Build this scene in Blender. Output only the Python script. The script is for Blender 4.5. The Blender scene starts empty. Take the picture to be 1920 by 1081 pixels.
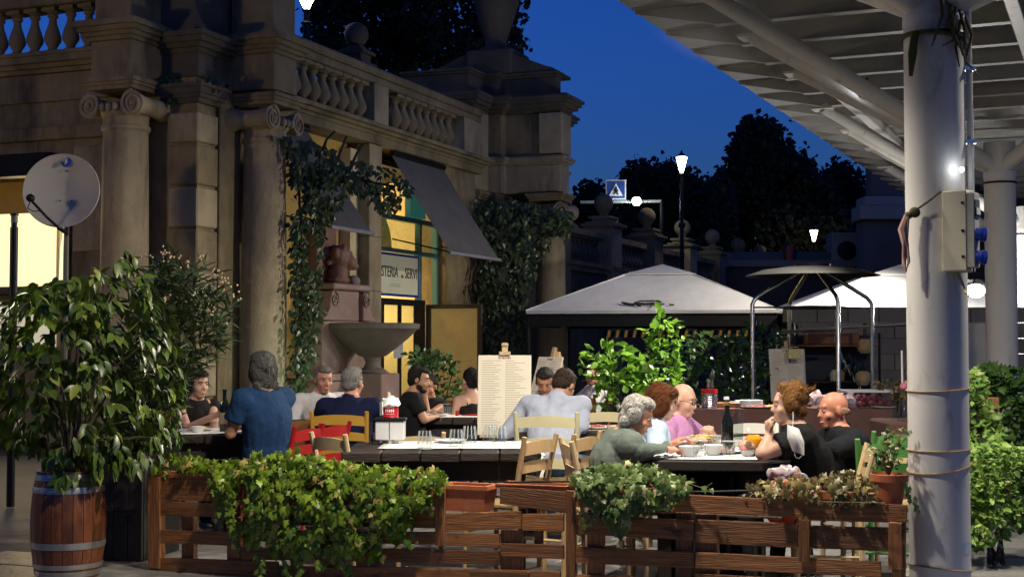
import bpy, bmesh, math, random
import numpy as np
from mathutils import Vector, Matrix, Quaternion, noise as mnoise
R = math.radians
rnd = random.Random(7)
scene = bpy.context.scene
COL = scene.collection

# ---------------------------------------------------------------- camera, sky, exposure
EYE, FPX, PITCH = 1.42, 2600.0, math.atan(99.5/2600.0)
cam_data = bpy.data.cameras.new('camera')
cam_data.sensor_width = 36.0
cam_data.lens = FPX/1920*36.0
cam_data.clip_start = 0.05
cam_data.clip_end = 2000
cam = bpy.data.objects.new('camera', cam_data)
cam.location = (0, 0, EYE)
cam.rotation_euler = (R(90)+PITCH, 0, 0)
COL.objects.link(cam)
scene.camera = cam

world = bpy.data.worlds.new('World'); scene.world = world; world.use_nodes = True
wn, wl = world.node_tree.nodes, world.node_tree.links
sky = wn.new('ShaderNodeTexSky'); sky.sky_type = 'NISHITA'; sky.sun_disc = False
sky.sun_elevation = R(1.0); sky.sun_rotation = R(150); sky.ozone_density = 4.0; sky.air_density = 1.0; sky.dust_density = 0.3
tint = wn.new('ShaderNodeMix'); tint.data_type = 'RGBA'; tint.blend_type = 'MULTIPLY'; tint.inputs[0].default_value = 1.0
tint.inputs[7].default_value = (0.95, 1.75, 3.95, 1)
wl.new(sky.outputs[0], tint.inputs[6]); wl.new(tint.outputs[2], wn['Background'].inputs[0])
wn['Background'].inputs[1].default_value = 0.085

vs = scene.view_settings
vs.view_transform = 'Standard'; vs.look = 'None'; vs.exposure = 0.0; vs.gamma = 1.0; vs.use_curve_mapping = False
scene.cycles.use_denoising = True
try: scene.cycles.denoiser = 'OPENIMAGEDENOISE'
except Exception: pass
scene.cycles.max_bounces = 7; scene.cycles.diffuse_bounces = 3; scene.cycles.glossy_bounces = 3
scene.cycles.transmission_bounces = 6; scene.cycles.transparent_max_bounces = 8
scene.cycles.sample_clamp_indirect = 4.0
scene.cycles.volume_step_rate = 2.0
# shared light strengths (each lamp's light is made in that lamp's builder)
FLOOD_W = 1300.0

# ---------------------------------------------------------------- photo pixel -> place
CP, SP = math.cos(PITCH), math.sin(PITCH)
def ray(px, py):
    x, y = (px-960)/FPX, (540.5-py)/FPX
    return Vector((x, CP-y*SP, SP+y*CP))
def P(px, py, D):                    # point seen at a pixel, D metres ahead of the camera
    d = ray(px, py); return Vector((0, 0, EYE)) + d*(D/d.y)
def PX(px, D): return (px-960)/FPX*D/ (CP)  # x of a pixel column at depth D (near the horizon)
def ZY(py, D): return P(960, py, D).z
def GZ(px, py, z=0.0):
    d = ray(px, py); return Vector((0, 0, EYE)) + d*((z-EYE)/d.z)

# ---------------------------------------------------------------- materials
MATS = {}
def mat(name, c1, c2=None, scale=6.0, rough=0.6, metal=0.0, bump=0.0, bscale=None, stretch=(1,1,1), detail=5.0,
        spec=0.5, c3=None, c3_scale=1.5, c3_lo=0.5, c3_hi=0.65, trans=0.0, alpha=1.0, emit=None, emit_s=0.0, rand=0.0, ior=1.45,
        sheen=0.0, sss=0.0, coat=0.0, perobj=False, c3_stretch=(1,1,1)):
    if name in MATS: return MATS[name]
    m = bpy.data.materials.new(name); m.use_nodes = True
    n, l = m.node_tree.nodes, m.node_tree.links
    b = n['Principled BSDF']
    b.inputs['Roughness'].default_value = rough; b.inputs['Metallic'].default_value = metal
    b.inputs['Specular IOR Level'].default_value = spec; b.inputs['IOR'].default_value = ior
    b.inputs['Base Color'].default_value = (*c1, 1)
    if trans: b.inputs['Transmission Weight'].default_value = trans
    if alpha < 1: b.inputs['Alpha'].default_value = alpha
    if sheen: b.inputs['Sheen Weight'].default_value = sheen
    if sss:
        b.inputs['Subsurface Weight'].default_value = sss; b.inputs['Subsurface Radius'].default_value = (.02, .008, .005)
    if coat: b.inputs['Coat Weight'].default_value = coat
    if emit:
        b.inputs['Emission Color'].default_value = (*emit, 1); b.inputs['Emission Strength'].default_value = emit_s
    need = c2 or bump or c3
    if need:
        tc = n.new('ShaderNodeTexCoord'); mp = n.new('ShaderNodeMapping'); mp.inputs['Scale'].default_value = stretch
        if perobj:
            oi = n.new('ShaderNodeObjectInfo'); mul = n.new('ShaderNodeVectorMath'); mul.operation = 'SCALE'
            cmb = n.new('ShaderNodeCombineXYZ')
            for k in range(3): l.new(oi.outputs['Random'], cmb.inputs[k])
            l.new(cmb.outputs[0], mul.inputs[0]); mul.inputs['Scale'].default_value = 37.0
            add = n.new('ShaderNodeVectorMath'); l.new(tc.outputs['Object'], add.inputs[0]); l.new(mul.outputs[0], add.inputs[1])
            l.new(add.outputs[0], mp.inputs[0]); src0 = add.outputs[0]
        else:
            l.new(tc.outputs['Object'], mp.inputs[0]); src0 = tc.outputs['Object']
        last = None
        if c2:
            t = n.new('ShaderNodeTexNoise'); t.inputs['Scale'].default_value = scale; t.inputs['Detail'].default_value = detail
            t.inputs['Roughness'].default_value = 0.65
            l.new(mp.outputs[0], t.inputs[0])
            r = n.new('ShaderNodeMapRange'); r.inputs[1].default_value = .32; r.inputs[2].default_value = .68
            l.new(t.outputs[0], r.inputs[0])
            mx = n.new('ShaderNodeMix'); mx.data_type = 'RGBA'
            l.new(r.outputs[0], mx.inputs[0]); mx.inputs[6].default_value = (*c1, 1); mx.inputs[7].default_value = (*c2, 1)
            last = mx.outputs[2]
        if c3:
            mp3 = n.new('ShaderNodeMapping'); mp3.inputs['Scale'].default_value = c3_stretch; l.new(src0, mp3.inputs[0])
            t3 = n.new('ShaderNodeTexNoise'); t3.inputs['Scale'].default_value = c3_scale; t3.inputs['Detail'].default_value = 8; t3.inputs['Roughness'].default_value = .7
            l.new(mp3.outputs[0], t3.inputs[0])
            r3 = n.new('ShaderNodeMapRange'); r3.inputs[1].default_value = c3_lo; r3.inputs[2].default_value = c3_hi
            l.new(t3.outputs[0], r3.inputs[0])
            mx3 = n.new('ShaderNodeMix'); mx3.data_type = 'RGBA'
            l.new(r3.outputs[0], mx3.inputs[0])
            if last: l.new(last, mx3.inputs[6])
            else: mx3.inputs[6].default_value = (*c1, 1)
            mx3.inputs[7].default_value = (*c3, 1); last = mx3.outputs[2]
        if rand:
            g = n.new('ShaderNodeNewGeometry'); oi2 = n.new('ShaderNodeObjectInfo'); ad = n.new('ShaderNodeMath'); ad.operation = 'ADD'
            l.new(g.outputs['Random Per Island'], ad.inputs[0]); l.new(oi2.outputs['Random'], ad.inputs[1])
            fr = n.new('ShaderNodeMath'); fr.operation = 'FRACT'; l.new(ad.outputs[0], fr.inputs[0])
            mr = n.new('ShaderNodeMapRange'); mr.inputs[3].default_value = 1-rand; mr.inputs[4].default_value = 1+rand
            l.new(fr.outputs[0], mr.inputs[0])
            hs = n.new('ShaderNodeHueSaturation'); l.new(mr.outputs[0], hs.inputs['Value'])
            if last: l.new(last, hs.inputs['Color'])
            else: hs.inputs['Color'].default_value = (*c1, 1)
            last = hs.outputs[0]
        if last: l.new(last, b.inputs['Base Color'])
        if bump:
            tb = n.new('ShaderNodeTexNoise'); tb.inputs['Scale'].default_value = bscale or scale*4; tb.inputs['Detail'].default_value = 6
            l.new(mp.outputs[0], tb.inputs[0])
            bp = n.new('ShaderNodeBump'); bp.inputs['Strength'].default_value = bump; bp.inputs['Distance'].default_value = 0.02
            l.new(tb.outputs[0], bp.inputs['Height']); l.new(bp.outputs[0], b.inputs['Normal'])
    MATS[name] = m
    return m

def leaf_mat(name, c1, c2, rand=0.35, rough=0.42, trans=0.25, yellow=None):
    """leaf: every leaf takes a tint between two greens; some light passes through"""
    if name in MATS: return MATS[name]
    m = bpy.data.materials.new(name); m.use_nodes = True
    n, l = m.node_tree.nodes, m.node_tree.links
    b = n['Principled BSDF']; out = n['Material Output']
    g = n.new('ShaderNodeNewGeometry'); oi = n.new('ShaderNodeObjectInfo'); ad = n.new('ShaderNodeMath'); ad.operation = 'ADD'
    l.new(g.outputs['Random Per Island'], ad.inputs[0]); l.new(oi.outputs['Random'], ad.inputs[1])
    fr = n.new('ShaderNodeMath'); fr.operation = 'FRACT'; l.new(ad.outputs[0], fr.inputs[0])
    rp = n.new('ShaderNodeValToRGB'); rp.color_ramp.elements[0].color = (*c1, 1); rp.color_ramp.elements[1].color = (*c2, 1)
    if yellow:
        rp.color_ramp.elements[1].position = 0.93
        e = rp.color_ramp.elements.new(0.965); e.color = (*yellow, 1)
    l.new(fr.outputs[0], rp.inputs[0]); l.new(rp.outputs[0], b.inputs['Base Color'])
    b.inputs['Roughness'].default_value = rough; b.inputs['Specular IOR Level'].default_value = 0.5
    if trans:
        tr = n.new('ShaderNodeBsdfTranslucent'); l.new(rp.outputs[0], tr.inputs[0])
        mx = n.new('ShaderNodeMixShader'); mx.inputs[0].default_value = trans
        l.new(b.outputs[0], mx.inputs[1]); l.new(tr.outputs[0], mx.inputs[2]); l.new(mx.outputs[0], out.inputs[0])
    MATS[name] = m
    return m

def emis(name, c, s):
    if name in MATS: return MATS[name]
    m = bpy.data.materials.new(name); m.use_nodes = True
    n, l = m.node_tree.nodes, m.node_tree.links
    e = n.new('ShaderNodeEmission'); e.inputs[0].default_value = (*c, 1); e.inputs[1].default_value = s
    l.new(e.outputs[0], n['Material Output'].inputs[0]); MATS[name] = m
    return m

def glass(name, c=(1,1,1), rough=0.0, ior=1.45, thin=True):
    """thin clear glass: mostly lets light through, keeps a mirror sheen"""
    if name in MATS: return MATS[name]
    m = bpy.data.materials.new(name); m.use_nodes = True
    n, l = m.node_tree.nodes, m.node_tree.links
    t = n.new('ShaderNodeBsdfTransparent'); t.inputs[0].default_value = (*c, 1)
    g = n.new('ShaderNodeBsdfGlossy'); g.inputs['Roughness'].default_value = max(rough, .03)
    fr = n.new('ShaderNodeLayerWeight'); fr.inputs[0].default_value = 0.5
    pw = n.new('ShaderNodeMath'); pw.operation = 'POWER'; pw.inputs[1].default_value = 4.0; l.new(fr.outputs['Facing'], pw.inputs[0])
    mr = n.new('ShaderNodeMath'); mr.operation = 'MULTIPLY_ADD'; mr.inputs[1].default_value = .55; mr.inputs[2].default_value = .045; l.new(pw.outputs[0], mr.inputs[0])
    mx = n.new('ShaderNodeMixShader'); l.new(mr.outputs[0], mx.inputs[0]); l.new(t.outputs[0], mx.inputs[1]); l.new(g.outputs[0], mx.inputs[2])
    l.new(mx.outputs[0], n['Material Output'].inputs[0]); MATS[name] = m
    return m

# ---------------------------------------------------------------- mesh building
class MB:
    def __init__(s): s.v = []; s.f = []
    def add(s, vs_, fs_):
        k = len(s.v); s.v += [tuple(q) for q in vs_]; s.f += [tuple(i+k for i in f) for f in fs_]; return s
    def box(s, x0, x1, y0, y1, z0, z1):
        return s.add([(x0,y0,z0),(x1,y0,z0),(x1,y1,z0),(x0,y1,z0),(x0,y0,z1),(x1,y0,z1),(x1,y1,z1),(x0,y1,z1)],
                     [(0,3,2,1),(4,5,6,7),(0,1,5,4),(1,2,6,5),(2,3,7,6),(3,0,4,7)])
    def hexa(s, q):     # 8 corners, order as box
        return s.add(q, [(0,3,2,1),(4,5,6,7),(0,1,5,4),(1,2,6,5),(2,3,7,6),(3,0,4,7)])
    def cbox(s, c, d, rz=0.0, m=None):
        x, y, z = d[0]/2, d[1]/2, d[2]/2
        M = (Matrix.Translation(c) @ Matrix.Rotation(rz, 4, 'Z')) if m is None else m
        q = [M @ Vector(p) for p in ((-x,-y,-z),(x,-y,-z),(x,y,-z),(-x,y,-z),(-x,-y,z),(x,-y,z),(x,y,z),(-x,y,z))]
        return s.hexa(q)
    def bar(s, p0, p1, w, h, up=(0,0,1)):     # rectangular bar between two points
        p0, p1 = Vector(p0), Vector(p1); d = (p1-p0).normalized(); u = Vector(up)
        if abs(d.dot(u)) > .99: u = Vector((1,0,0))
        a = d.cross(u).normalized(); b = a.cross(d).normalized()
        a *= w/2; b *= h/2
        return s.hexa([p0-a-b, p0+a-b, p1+a-b, p1-a-b, p0-a+b, p0+a+b, p1+a+b, p1-a+b])
    def tube(s, pts, rad, n=8, caps=True):
        pts = [Vector(p) for p in pts]; m = len(pts)
        rs = rad if isinstance(rad, (list, tuple)) else [rad]*m
        k = len(s.v); prev = None
        for i, p in enumerate(pts):
            d = (pts[min(i+1, m-1)]-pts[max(i-1, 0)])
            d = d.normalized() if d.length > 1e-9 else Vector((0,0,1))
            if prev is None:
                u = Vector((0,0,1)) if abs(d.z) < .9 else Vector((1,0,0))
                a = d.cross(u).normalized()
            else:
                a = (prev - d*prev.dot(d))
                a = a.normalized() if a.length > 1e-6 else d.orthogonal().normalized()
            b = d.cross(a); prev = a
            for j in range(n):
                t = 2*math.pi*j/n
                s.v.append(tuple(p + (a*math.cos(t)+b*math.sin(t))*rs[i]))
        for i in range(m-1):
            for j in range(n):
                s.f.append((k+i*n+j, k+i*n+(j+1)%n, k+(i+1)*n+(j+1)%n, k+(i+1)*n+j))
        if caps:
            s.f.append(tuple(k+j for j in range(n))[::-1]); s.f.append(tuple(k+(m-1)*n+j for j in range(n)))
        return s
    def lathe(s, prof, c=(0,0,0), n=24, axis=None, caps=True):   # prof: (r, z)
        k = len(s.v); c = Vector(c)
        M = Matrix.Identity(3) if axis is None else Vector((0,0,1)).rotation_difference(Vector(axis)).to_matrix()
        for r, z in prof:
            for j in range(n):
                t = 2*math.pi*j/n
                s.v.append(tuple(c + M @ Vector((r*math.cos(t), r*math.sin(t), z))))
        for i in range(len(prof)-1):
            for j in range(n):
                s.f.append((k+i*n+j, k+i*n+(j+1)%n, k+(i+1)*n+(j+1)%n, k+(i+1)*n+j))
        if caps:
            s.f.append(tuple(k+j for j in range(n))[::-1]); s.f.append(tuple(k+(len(prof)-1)*n+j for j in range(n)))
        return s
    def prism(s, poly, z0, z1):            # polygon in xy, counter-clockwise
        n = len(poly)
        return s.add([(x,y,z0) for x,y in poly]+[(x,y,z1) for x,y in poly],
                     [tuple(range(n))[::-1], tuple(range(n,2*n))]+[(i,(i+1)%n,n+(i+1)%n,n+i) for i in range(n)])
    def poly3(s, pts, off):                # flat polygon in space with a thickness vector
        n = len(pts); off = Vector(off); pts = [Vector(p) for p in pts]
        return s.add(pts+[p+off for p in pts], [tuple(range(n))[::-1], tuple(range(n,2*n))]+[(i,(i+1)%n,n+(i+1)%n,n+i) for i in range(n)])
    def ell(s, c, r, m=None, n=12, k=8):
        c = Vector(c); M = m or Matrix.Identity(3); r = (r,r,r) if not isinstance(r,(tuple,list)) else r
        k0 = len(s.v)
        s.v.append(tuple(c+M@Vector((0,0,-r[2]))))
        for i in range(1, k):
            ph = -math.pi/2+math.pi*i/k
            for j in range(n):
                t = 2*math.pi*j/n
                s.v.append(tuple(c+M@Vector((r[0]*math.cos(ph)*math.cos(t), r[1]*math.cos(ph)*math.sin(t), r[2]*math.sin(ph)))))
        s.v.append(tuple(c+M@Vector((0,0,r[2])))); top = len(s.v)-1
        for j in range(n):
            s.f.append((k0, k0+1+(j+1)%n, k0+1+j))
            s.f.append((top, top-n+j, top-n+(j+1)%n))
        for i in range(k-2):
            for j in range(n):
                a = k0+1+i*n
                s.f.append((a+j, a+(j+1)%n, a+n+(j+1)%n, a+n+j))
        return s
    def cone(s, p0, r0, p1, r1, n=12):      # tapered capsule with round ends
        p0, p1 = Vector(p0), Vector(p1); d = p1-p0; L = d.length
        if L < 1e-6: return s.ell(p0, r0)
        d /= L; pts, rs = [], []
        for t in (1.0, .8, .45, 0): pts.append(p0-d*r0*t); rs.append(r0*math.sqrt(max(0, 1-t*t))+1e-4)
        for t in (0, .45, .8, 1.0): pts.append(p1+d*r1*t); rs.append(r1*math.sqrt(max(0, 1-t*t))+1e-4)
        return s.tube(pts, rs, n)
    def mesh(s, name, bevel=0.0, smooth=False):
        me = bpy.data.meshes.new(name); me.from_pydata(s.v, [], s.f); me.validate()
        if bevel:
            bm = bmesh.new(); bm.from_mesh(me)
            bmesh.ops.bevel(bm, geom=bm.edges[:], offset=bevel, segments=1, affect='EDGES', clamp_overlap=True)
            bm.to_mesh(me); bm.free()
        if smooth:
            me.polygons.foreach_set('use_smooth', [True]*len(me.polygons))
        me.update()
        return me

def crumple(mb, amp, freq=30):
    mb.v = [tuple(Vector(q)+mnoise.noise_vector(Vector(q)*freq)*amp) for q in mb.v]; return mb

def autosmooth(me, ang=40):
    me.polygons.foreach_set('use_smooth', [True]*len(me.polygons))
    try: me.set_sharp_from_angle(angle=R(ang))
    except Exception: pass

WM = {}      # world matrix of roots, by name
def setp(o, label=None, cat=None, group=None, kind=None):
    if label: o['label'] = label
    if cat: o['category'] = cat
    if group: o['group'] = group
    if kind: o['kind'] = kind
    return o
def thing(name, label, cat, loc=(0,0,0), rz=0.0, group=None, kind=None):
    o = bpy.data.objects.new(name, None); COL.objects.link(o)
    o.location = loc; o.rotation_euler = (0, 0, rz); o.empty_display_size = .1
    WM[o.name] = Matrix.Translation(loc) @ Matrix.Rotation(rz, 4, 'Z')
    return setp(o, label, cat, group, kind)
def root_of(o):
    while o.parent is not None: o = o.parent
    return o
def part(name, mb, m, parent=None, world=False, bevel=0.0, smooth=False, loc=None, label=None, kind=None):
    """links one mesh object; verts are local to the parent, or world when world=True"""
    if isinstance(mb, MB):
        if world and parent is not None:
            inv = WM[root_of(parent).name].inverted()
            mb.v = [tuple(inv @ Vector(q)) for q in mb.v]
        me = mb.mesh(name, bevel, False)
        if smooth is True: autosmooth(me)
        elif smooth: autosmooth(me, smooth)
    else: me = mb
    if m is not None and not me.materials: me.materials.append(m)
    o = bpy.data.objects.new(name, me); COL.objects.link(o)
    if parent is not None: o.parent = parent
    if loc is not None: o.location = loc
    if label: o['label'] = label
    if kind: o['kind'] = kind
    return o
def solo(name, mb, m, label, cat, group=None, loc=(0,0,0), rz=0.0, kind=None, **kw):
    """a thing that is a single mesh; verts relative to loc"""
    o = part(name, mb, m, **kw); o.location = loc; o.rotation_euler = (0,0,rz)
    WM[o.name] = Matrix.Translation(loc) @ Matrix.Rotation(rz, 4, 'Z')
    return setp(o, label, cat, group, kind)
def inst(name, me, parent, M, label=None):
    o = bpy.data.objects.new(name, me); COL.objects.link(o); o.parent = parent; o.matrix_basis = M
    return o
def copy_tree(o, parent=None):
    c = o.copy(); COL.objects.link(c); c.parent = parent
    for ch in list(o.children): copy_tree(ch, c)
    return c
def lamp(name, kind, loc, energy, color, parent=None, size=.1, target=None, spot=120, blend=.6):
    d = bpy.data.lights.new(name, kind); d.energy = energy; d.color = color
    if kind == 'POINT': d.shadow_soft_size = size
    if kind == 'SPOT': d.shadow_soft_size = size; d.spot_size = R(spot); d.spot_blend = blend
    if kind == 'AREA': d.size = size
    o = bpy.data.objects.new(name, d); COL.objects.link(o)
    loc = Vector(loc)
    q = Quaternion() if target is None else (Vector(target)-loc).to_track_quat('-Z', 'Y')
    M = Matrix.Translation(loc) @ q.to_matrix().to_4x4()
    if parent is not None:
        o.parent = parent; M = WM[root_of(parent).name].inverted() @ M
    o.matrix_basis = M
    return o

# palette
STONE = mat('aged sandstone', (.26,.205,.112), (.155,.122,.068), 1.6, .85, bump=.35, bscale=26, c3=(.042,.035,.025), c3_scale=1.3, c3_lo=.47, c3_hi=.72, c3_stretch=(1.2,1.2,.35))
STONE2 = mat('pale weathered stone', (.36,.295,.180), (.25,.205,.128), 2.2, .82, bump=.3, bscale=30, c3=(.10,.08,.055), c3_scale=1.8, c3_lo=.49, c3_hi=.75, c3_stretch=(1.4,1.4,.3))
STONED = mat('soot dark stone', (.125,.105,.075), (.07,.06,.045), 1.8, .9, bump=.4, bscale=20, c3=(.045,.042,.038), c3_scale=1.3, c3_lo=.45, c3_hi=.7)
OCHRE = mat('ochre plaster', (.55,.36,.10), (.46,.29,.08), 1.8, .9, bump=.15, bscale=40, c3=(.36,.25,.10), c3_scale=2.4, c3_lo=.55, c3_hi=.8)
CREAM = mat('cream plaster', (.62,.52,.30), (.52,.43,.24), 1.5, .9, bump=.12, bscale=40)
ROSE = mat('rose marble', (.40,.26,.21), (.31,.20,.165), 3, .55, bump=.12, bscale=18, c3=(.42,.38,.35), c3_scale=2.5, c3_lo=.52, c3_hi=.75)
GREYSTONE = mat('grey basin stone', (.27,.215,.175), (.19,.15,.12), 3, .75, bump=.25, bscale=25)
BLACKM = mat('black metal', (.015,.015,.017), rough=.45, metal=.6)
DARK = mat('dark void', (.006,.006,.007), rough=.9)
GREYP = mat('light grey paint', (.60,.59,.57), (.52,.51,.49), 1.2, .45, bump=.05, bscale=60, c3=(.25,.21,.16), c3_scale=4.5, c3_lo=.57, c3_hi=.78, c3_stretch=(1.5,1.5,.6))
GREYC = mat('grey roof steel', (.33,.34,.35), (.27,.28,.29), .8, .5, bump=.04, bscale=30, c3=(.20,.19,.17), c3_scale=1.3, c3_lo=.58, c3_hi=.8)
STEEL = mat('brushed steel', (.56,.55,.53), (.46,.45,.43), 9, .27, metal=1.0)
PALLET = mat('stained pallet wood', (.29,.118,.037), (.10,.037,.012), 7, .5, bump=.5, bscale=16, stretch=(.55,9,9), detail=8, perobj=True, rand=.42,
             c3=(.03,.014,.008), c3_scale=5, c3_lo=.57, c3_hi=.70, c3_stretch=(.9,2.2,2.2), coat=.08)
DKWOOD = mat('dark table wood', (.030,.019,.013), (.014,.009,.006), 8, .6, bump=.4, bscale=30, stretch=(.6,6,6), perobj=True, rand=.3)
TERRA = mat('terracotta', (.47,.14,.055), (.38,.105,.04), 5, .7, bump=.12, bscale=40, c3=(.50,.26,.16), c3_scale=4, c3_lo=.58, c3_hi=.75)
CLOTH = mat('white linen', (.80,.79,.77), (.74,.73,.71), 6, .85, bump=.3, bscale=14)
PORC = mat('white porcelain', (.80,.80,.78), rough=.18)
GLASS = glass('clear glass', (.93,.95,.95))
WINDOWG = glass('window glass', (.85,.9,.9), .02)
CANVASW = mat('white canvas', (.72,.72,.72), (.62,.62,.61), 1.6, .75, bump=.55, bscale=4)
CANVASD = mat('dark awning canvas', (.105,.102,.098), (.075,.073,.07), 3, .8, bump=.2, bscale=8)
PAPER = mat('cream paper', (.78,.72,.58), (.74,.68,.54), 2, .8)
BLUEP = mat('blue plastic', (.01,.035,.30), rough=.35)
BEIGEP = mat('beige plastic', (.55,.51,.38), (.50,.46,.34), 3, .45)
ROPE = mat('hemp rope', (.36,.25,.12), (.22,.15,.07), 60, .9)
ROPED = mat('old dark rope', (.06,.05,.03), (.10,.085,.03), 40, .9)
# ================================================================ THE SETTING
ASPH = mat('worn stone ground', (.085,.083,.08), (.06,.058,.056), 1.3, .6, bump=.3, bscale=14, c3=(.035,.034,.033), c3_scale=.8, c3_lo=.5, c3_hi=.75)
SLABM = mat('grey stone slab', (.20,.195,.185), (.14,.137,.13), 3.0, .42, bump=.35, bscale=22, perobj=True, rand=.28, c3=(.06,.058,.055), c3_scale=2.2, c3_lo=.52, c3_hi=.75)
ground = part('ground', MB().box(-300, 300, -60, 500, -.3, -.012), ASPH); setp(ground, kind='structure')
pavement = thing('pavement', None, None, (2.2, 7.2, 0), R(67.5), kind='structure')
for i in range(-3, 11):
    w = .46
    jx = .37*(i % 2)
    for j in range(-4, 7):
        x0, y0 = i*w, j*.82+jx
        t = rnd.uniform(-.003, .003)
        part('slab', MB().box(x0+.004, x0+w-.004, y0+.004, y0+.816, -.06, -.004+t), SLABM, pavement, bevel=.004)

QX, QY, AL = -3.93, 17.3, R(68.67)
bld = thing('arcade_building', 'old sandstone building with ionic columns, balustrade and awnings', 'building', (QX, QY, 0), AL)
def AB(a, b, z=0.0):
    return Matrix.Translation((QX, QY, 0)) @ Matrix.Rotation(AL, 4, 'Z') @ Vector((a, b, z))

def moulding(mb, poly, z0, prof):
    """stack of slabs growing outwards: prof is [(height, outset), ...]; poly is an outline seen from above"""
    z = z0
    c = Vector((sum(p[0] for p in poly)/len(poly), sum(p[1] for p in poly)/len(poly)))
    for h, o in prof:
        mb.prism(offset_poly(poly, o), z, z+h); z += h
    return z
def offset_poly(poly, o):
    n = len(poly); out = []
    for i in range(n):
        p0, p1, p2 = Vector(poly[i-1]), Vector(poly[i]), Vector(poly[(i+1) % n])
        d1, d2 = (p1-p0).normalized(), (p2-p1).normalized()
        n1, n2 = Vector((d1.y, -d1.x)), Vector((d2.y, -d2.x))
        k = n1+n2; k = k/max(.2, (1+n1.dot(n2)))
        out.append((p1.x+k.x*o, p1.y+k.y*o))
    return out
def rect(a0, a1, b0, b1): return [(a0,b0),(a1,b0),(a1,b1),(a0,b1)]

def spiral(c, ax1, ax2, r, turns=2.2, n=34, sgn=1):
    c, ax1, ax2 = Vector(c), Vector(ax1), Vector(ax2); pts = []
    for i in range(n+1):
        t = i/n; ang = sgn*t*turns*2*math.pi + math.pi/2; rr = r*(1-t)*.92+.012
        pts.append(c+ax1*math.cos(ang)*rr+ax2*math.sin(ang)*rr)
    return pts
def column(a, b, z0, z1, r, faces, cap=.46, m=STONE2):
    """ionic column; faces = direction (axis name) its volutes look to"""
    sh = MB(); H = z1-cap
    prof = [(r*1.28, z0), (r*1.28, z0+.12), (r*1.18, z0+.13), (r*1.22, z0+.2), (r*1.1, z0+.24), (r*1.05, z0+.30)]
    for i in range(9):
        t = i/8; prof.append((r*(1-.10*t*t), z0+.31+(H-.18-z0-.31)*t))
    prof += [(r*.96, H-.16), (r*.99, H-.15), (r*.99, H-.11), (r*.92, H-.10), (r*.92, H)]
    sh.lathe(prof, (a, b, 0), 40)
    o = part('column', sh, m, bld, smooth=35)
    cm = MB(); cm.lathe([(r*.9, H-.01), (r*1.06, H+.05), (r*1.12, H+.1), (r*1.05, H+.16)], (a, b, 0), 32)
    part('echinus', cm, m, o, smooth=True)
    ab = MB(); q = rect(a-r*1.18, a+r*1.18, b-r*1.18, b+r*1.18)
    moulding(ab, q, z1-.14, [(.05, -.03), (.04, .0), (.05, .03)])
    part('abacus', ab, STONE, o)
    vr = .155
    for sgn in (-1, 1):                       # two bolsters, each ending in a spiral at both ends
        v = MB()
        if faces == 'a': ctr = Vector((a, b+sgn*r*1.06, H+.13)); ax, lat = Vector((1,0,0)), Vector((0,1,0))
        else: ctr = Vector((a+sgn*r*1.06, b, H+.13)); ax, lat = Vector((0,1,0)), Vector((1,0,0))
        L = r*1.02
        v.tube([ctr-ax*L, ctr-ax*L*.5, ctr, ctr+ax*L*.5, ctr+ax*L], [vr, vr*.78, vr*.7, vr*.78, vr], 20)
        o2 = part('volute', v, STONE2, o, smooth=35)
        for e in (-1, 1):
            s2 = MB(); s2.tube(spiral(ctr+ax*e*(L+.012), lat*sgn, (0,0,1), vr, sgn=1), [.026*(1-.5*i/34) for i in range(35)], 6)
            s2.ell(ctr+ax*e*(L+.012), .034)
            part('spiral', s2, STONE2, o2 if False else o, smooth=True)
    eg = MB()
    for e in (-1, 1):                         # eggs between the volutes
        for k in (-1, 0, 1):
            if faces == 'a': eg.ell((a+e*r*1.1, b+k*.1, H+.10), (.05,.042,.06))
            else: eg.ell((a+k*.1, b+e*r*1.1, H+.10), (.042,.05,.06))
    part('egg_moulding', eg, STONE2, o, smooth=True)
    return o

# --- left pavilion
W1 = MB()
W1.box(.25, .9, .42, 2.25, 0, 5.0)                   # front wall between corner and window
W1.box(.25, .9, 2.25, 5.6, 3.72, 5.0); W1.box(.25, .9, 2.25, 5.6, 0, 2.16); W1.box(.25, .9, 4.3, 5.6, 2.16, 3.72)
part('front_wall', W1, STONE, bld)
part('corner_core', MB().box(.02, 2.2, .06, 1.2, 0, 5.1), STONE, bld)
pl = part('corner_pilaster', MB().box(-.06, .34, -.02, .42, 0, 4.62), STONE, bld)
zz = .2
while zz < 4.2:
    part('rusticated_block', MB().box(-.12, .34, -.07, .36, zz, min(zz+.49, 4.28)), STONE2 if int(zz*2) % 2 else STONE, pl, bevel=.018); zz += .53
cap = MB(); moulding(cap, rect(-.13, .36, -.09, .42), 4.4, [(.06,0),(.05,.04),(.08,.07),(.04,.1)]); part('pilaster_cap', cap, STONED, pl)
part('wall_strip', MB().box(.42, .9, -.04, .1, 0, 4.6), STONE, bld, bevel=.01)
part('drain_pipe', MB().tube([(.55, .42+1.75, .2), (.2, .42+1.75, .3), (.2, .42+1.75, 3.3)], .045, 10), mat('dull pipe', (.22,.19,.13), rough=.5, metal=.4), bld, smooth=True)
column(-.33, .85, 0, 4.67, .305, 'a'); column(1.0, -.35, 0, 4.62, .30, 'b')
def block(a0, a1, b0, b1, z0=4.67, z1=5.14, nm='entablature_block'):
    m1 = MB(); m1.box(a0, a1, b0, b1, z0, z1); e = part(nm, m1, STONE, bld, bevel=.012)
    m2 = MB(); moulding(m2, rect(a0, a1, b0, b1), z1, [(.05,.02),(.05,.07),(.06,.12),(.05,.17),(.03,.15)]); part('cornice', m2, STONED if nm == 'dark' else STONE, e)
    m3 = MB(); m3.box(a0+.03, a1, b0+.03, b1-.03, z1+.24, 6.6); part('pedestal_block', m3, STONE, e, bevel=.012)
    return e
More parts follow.
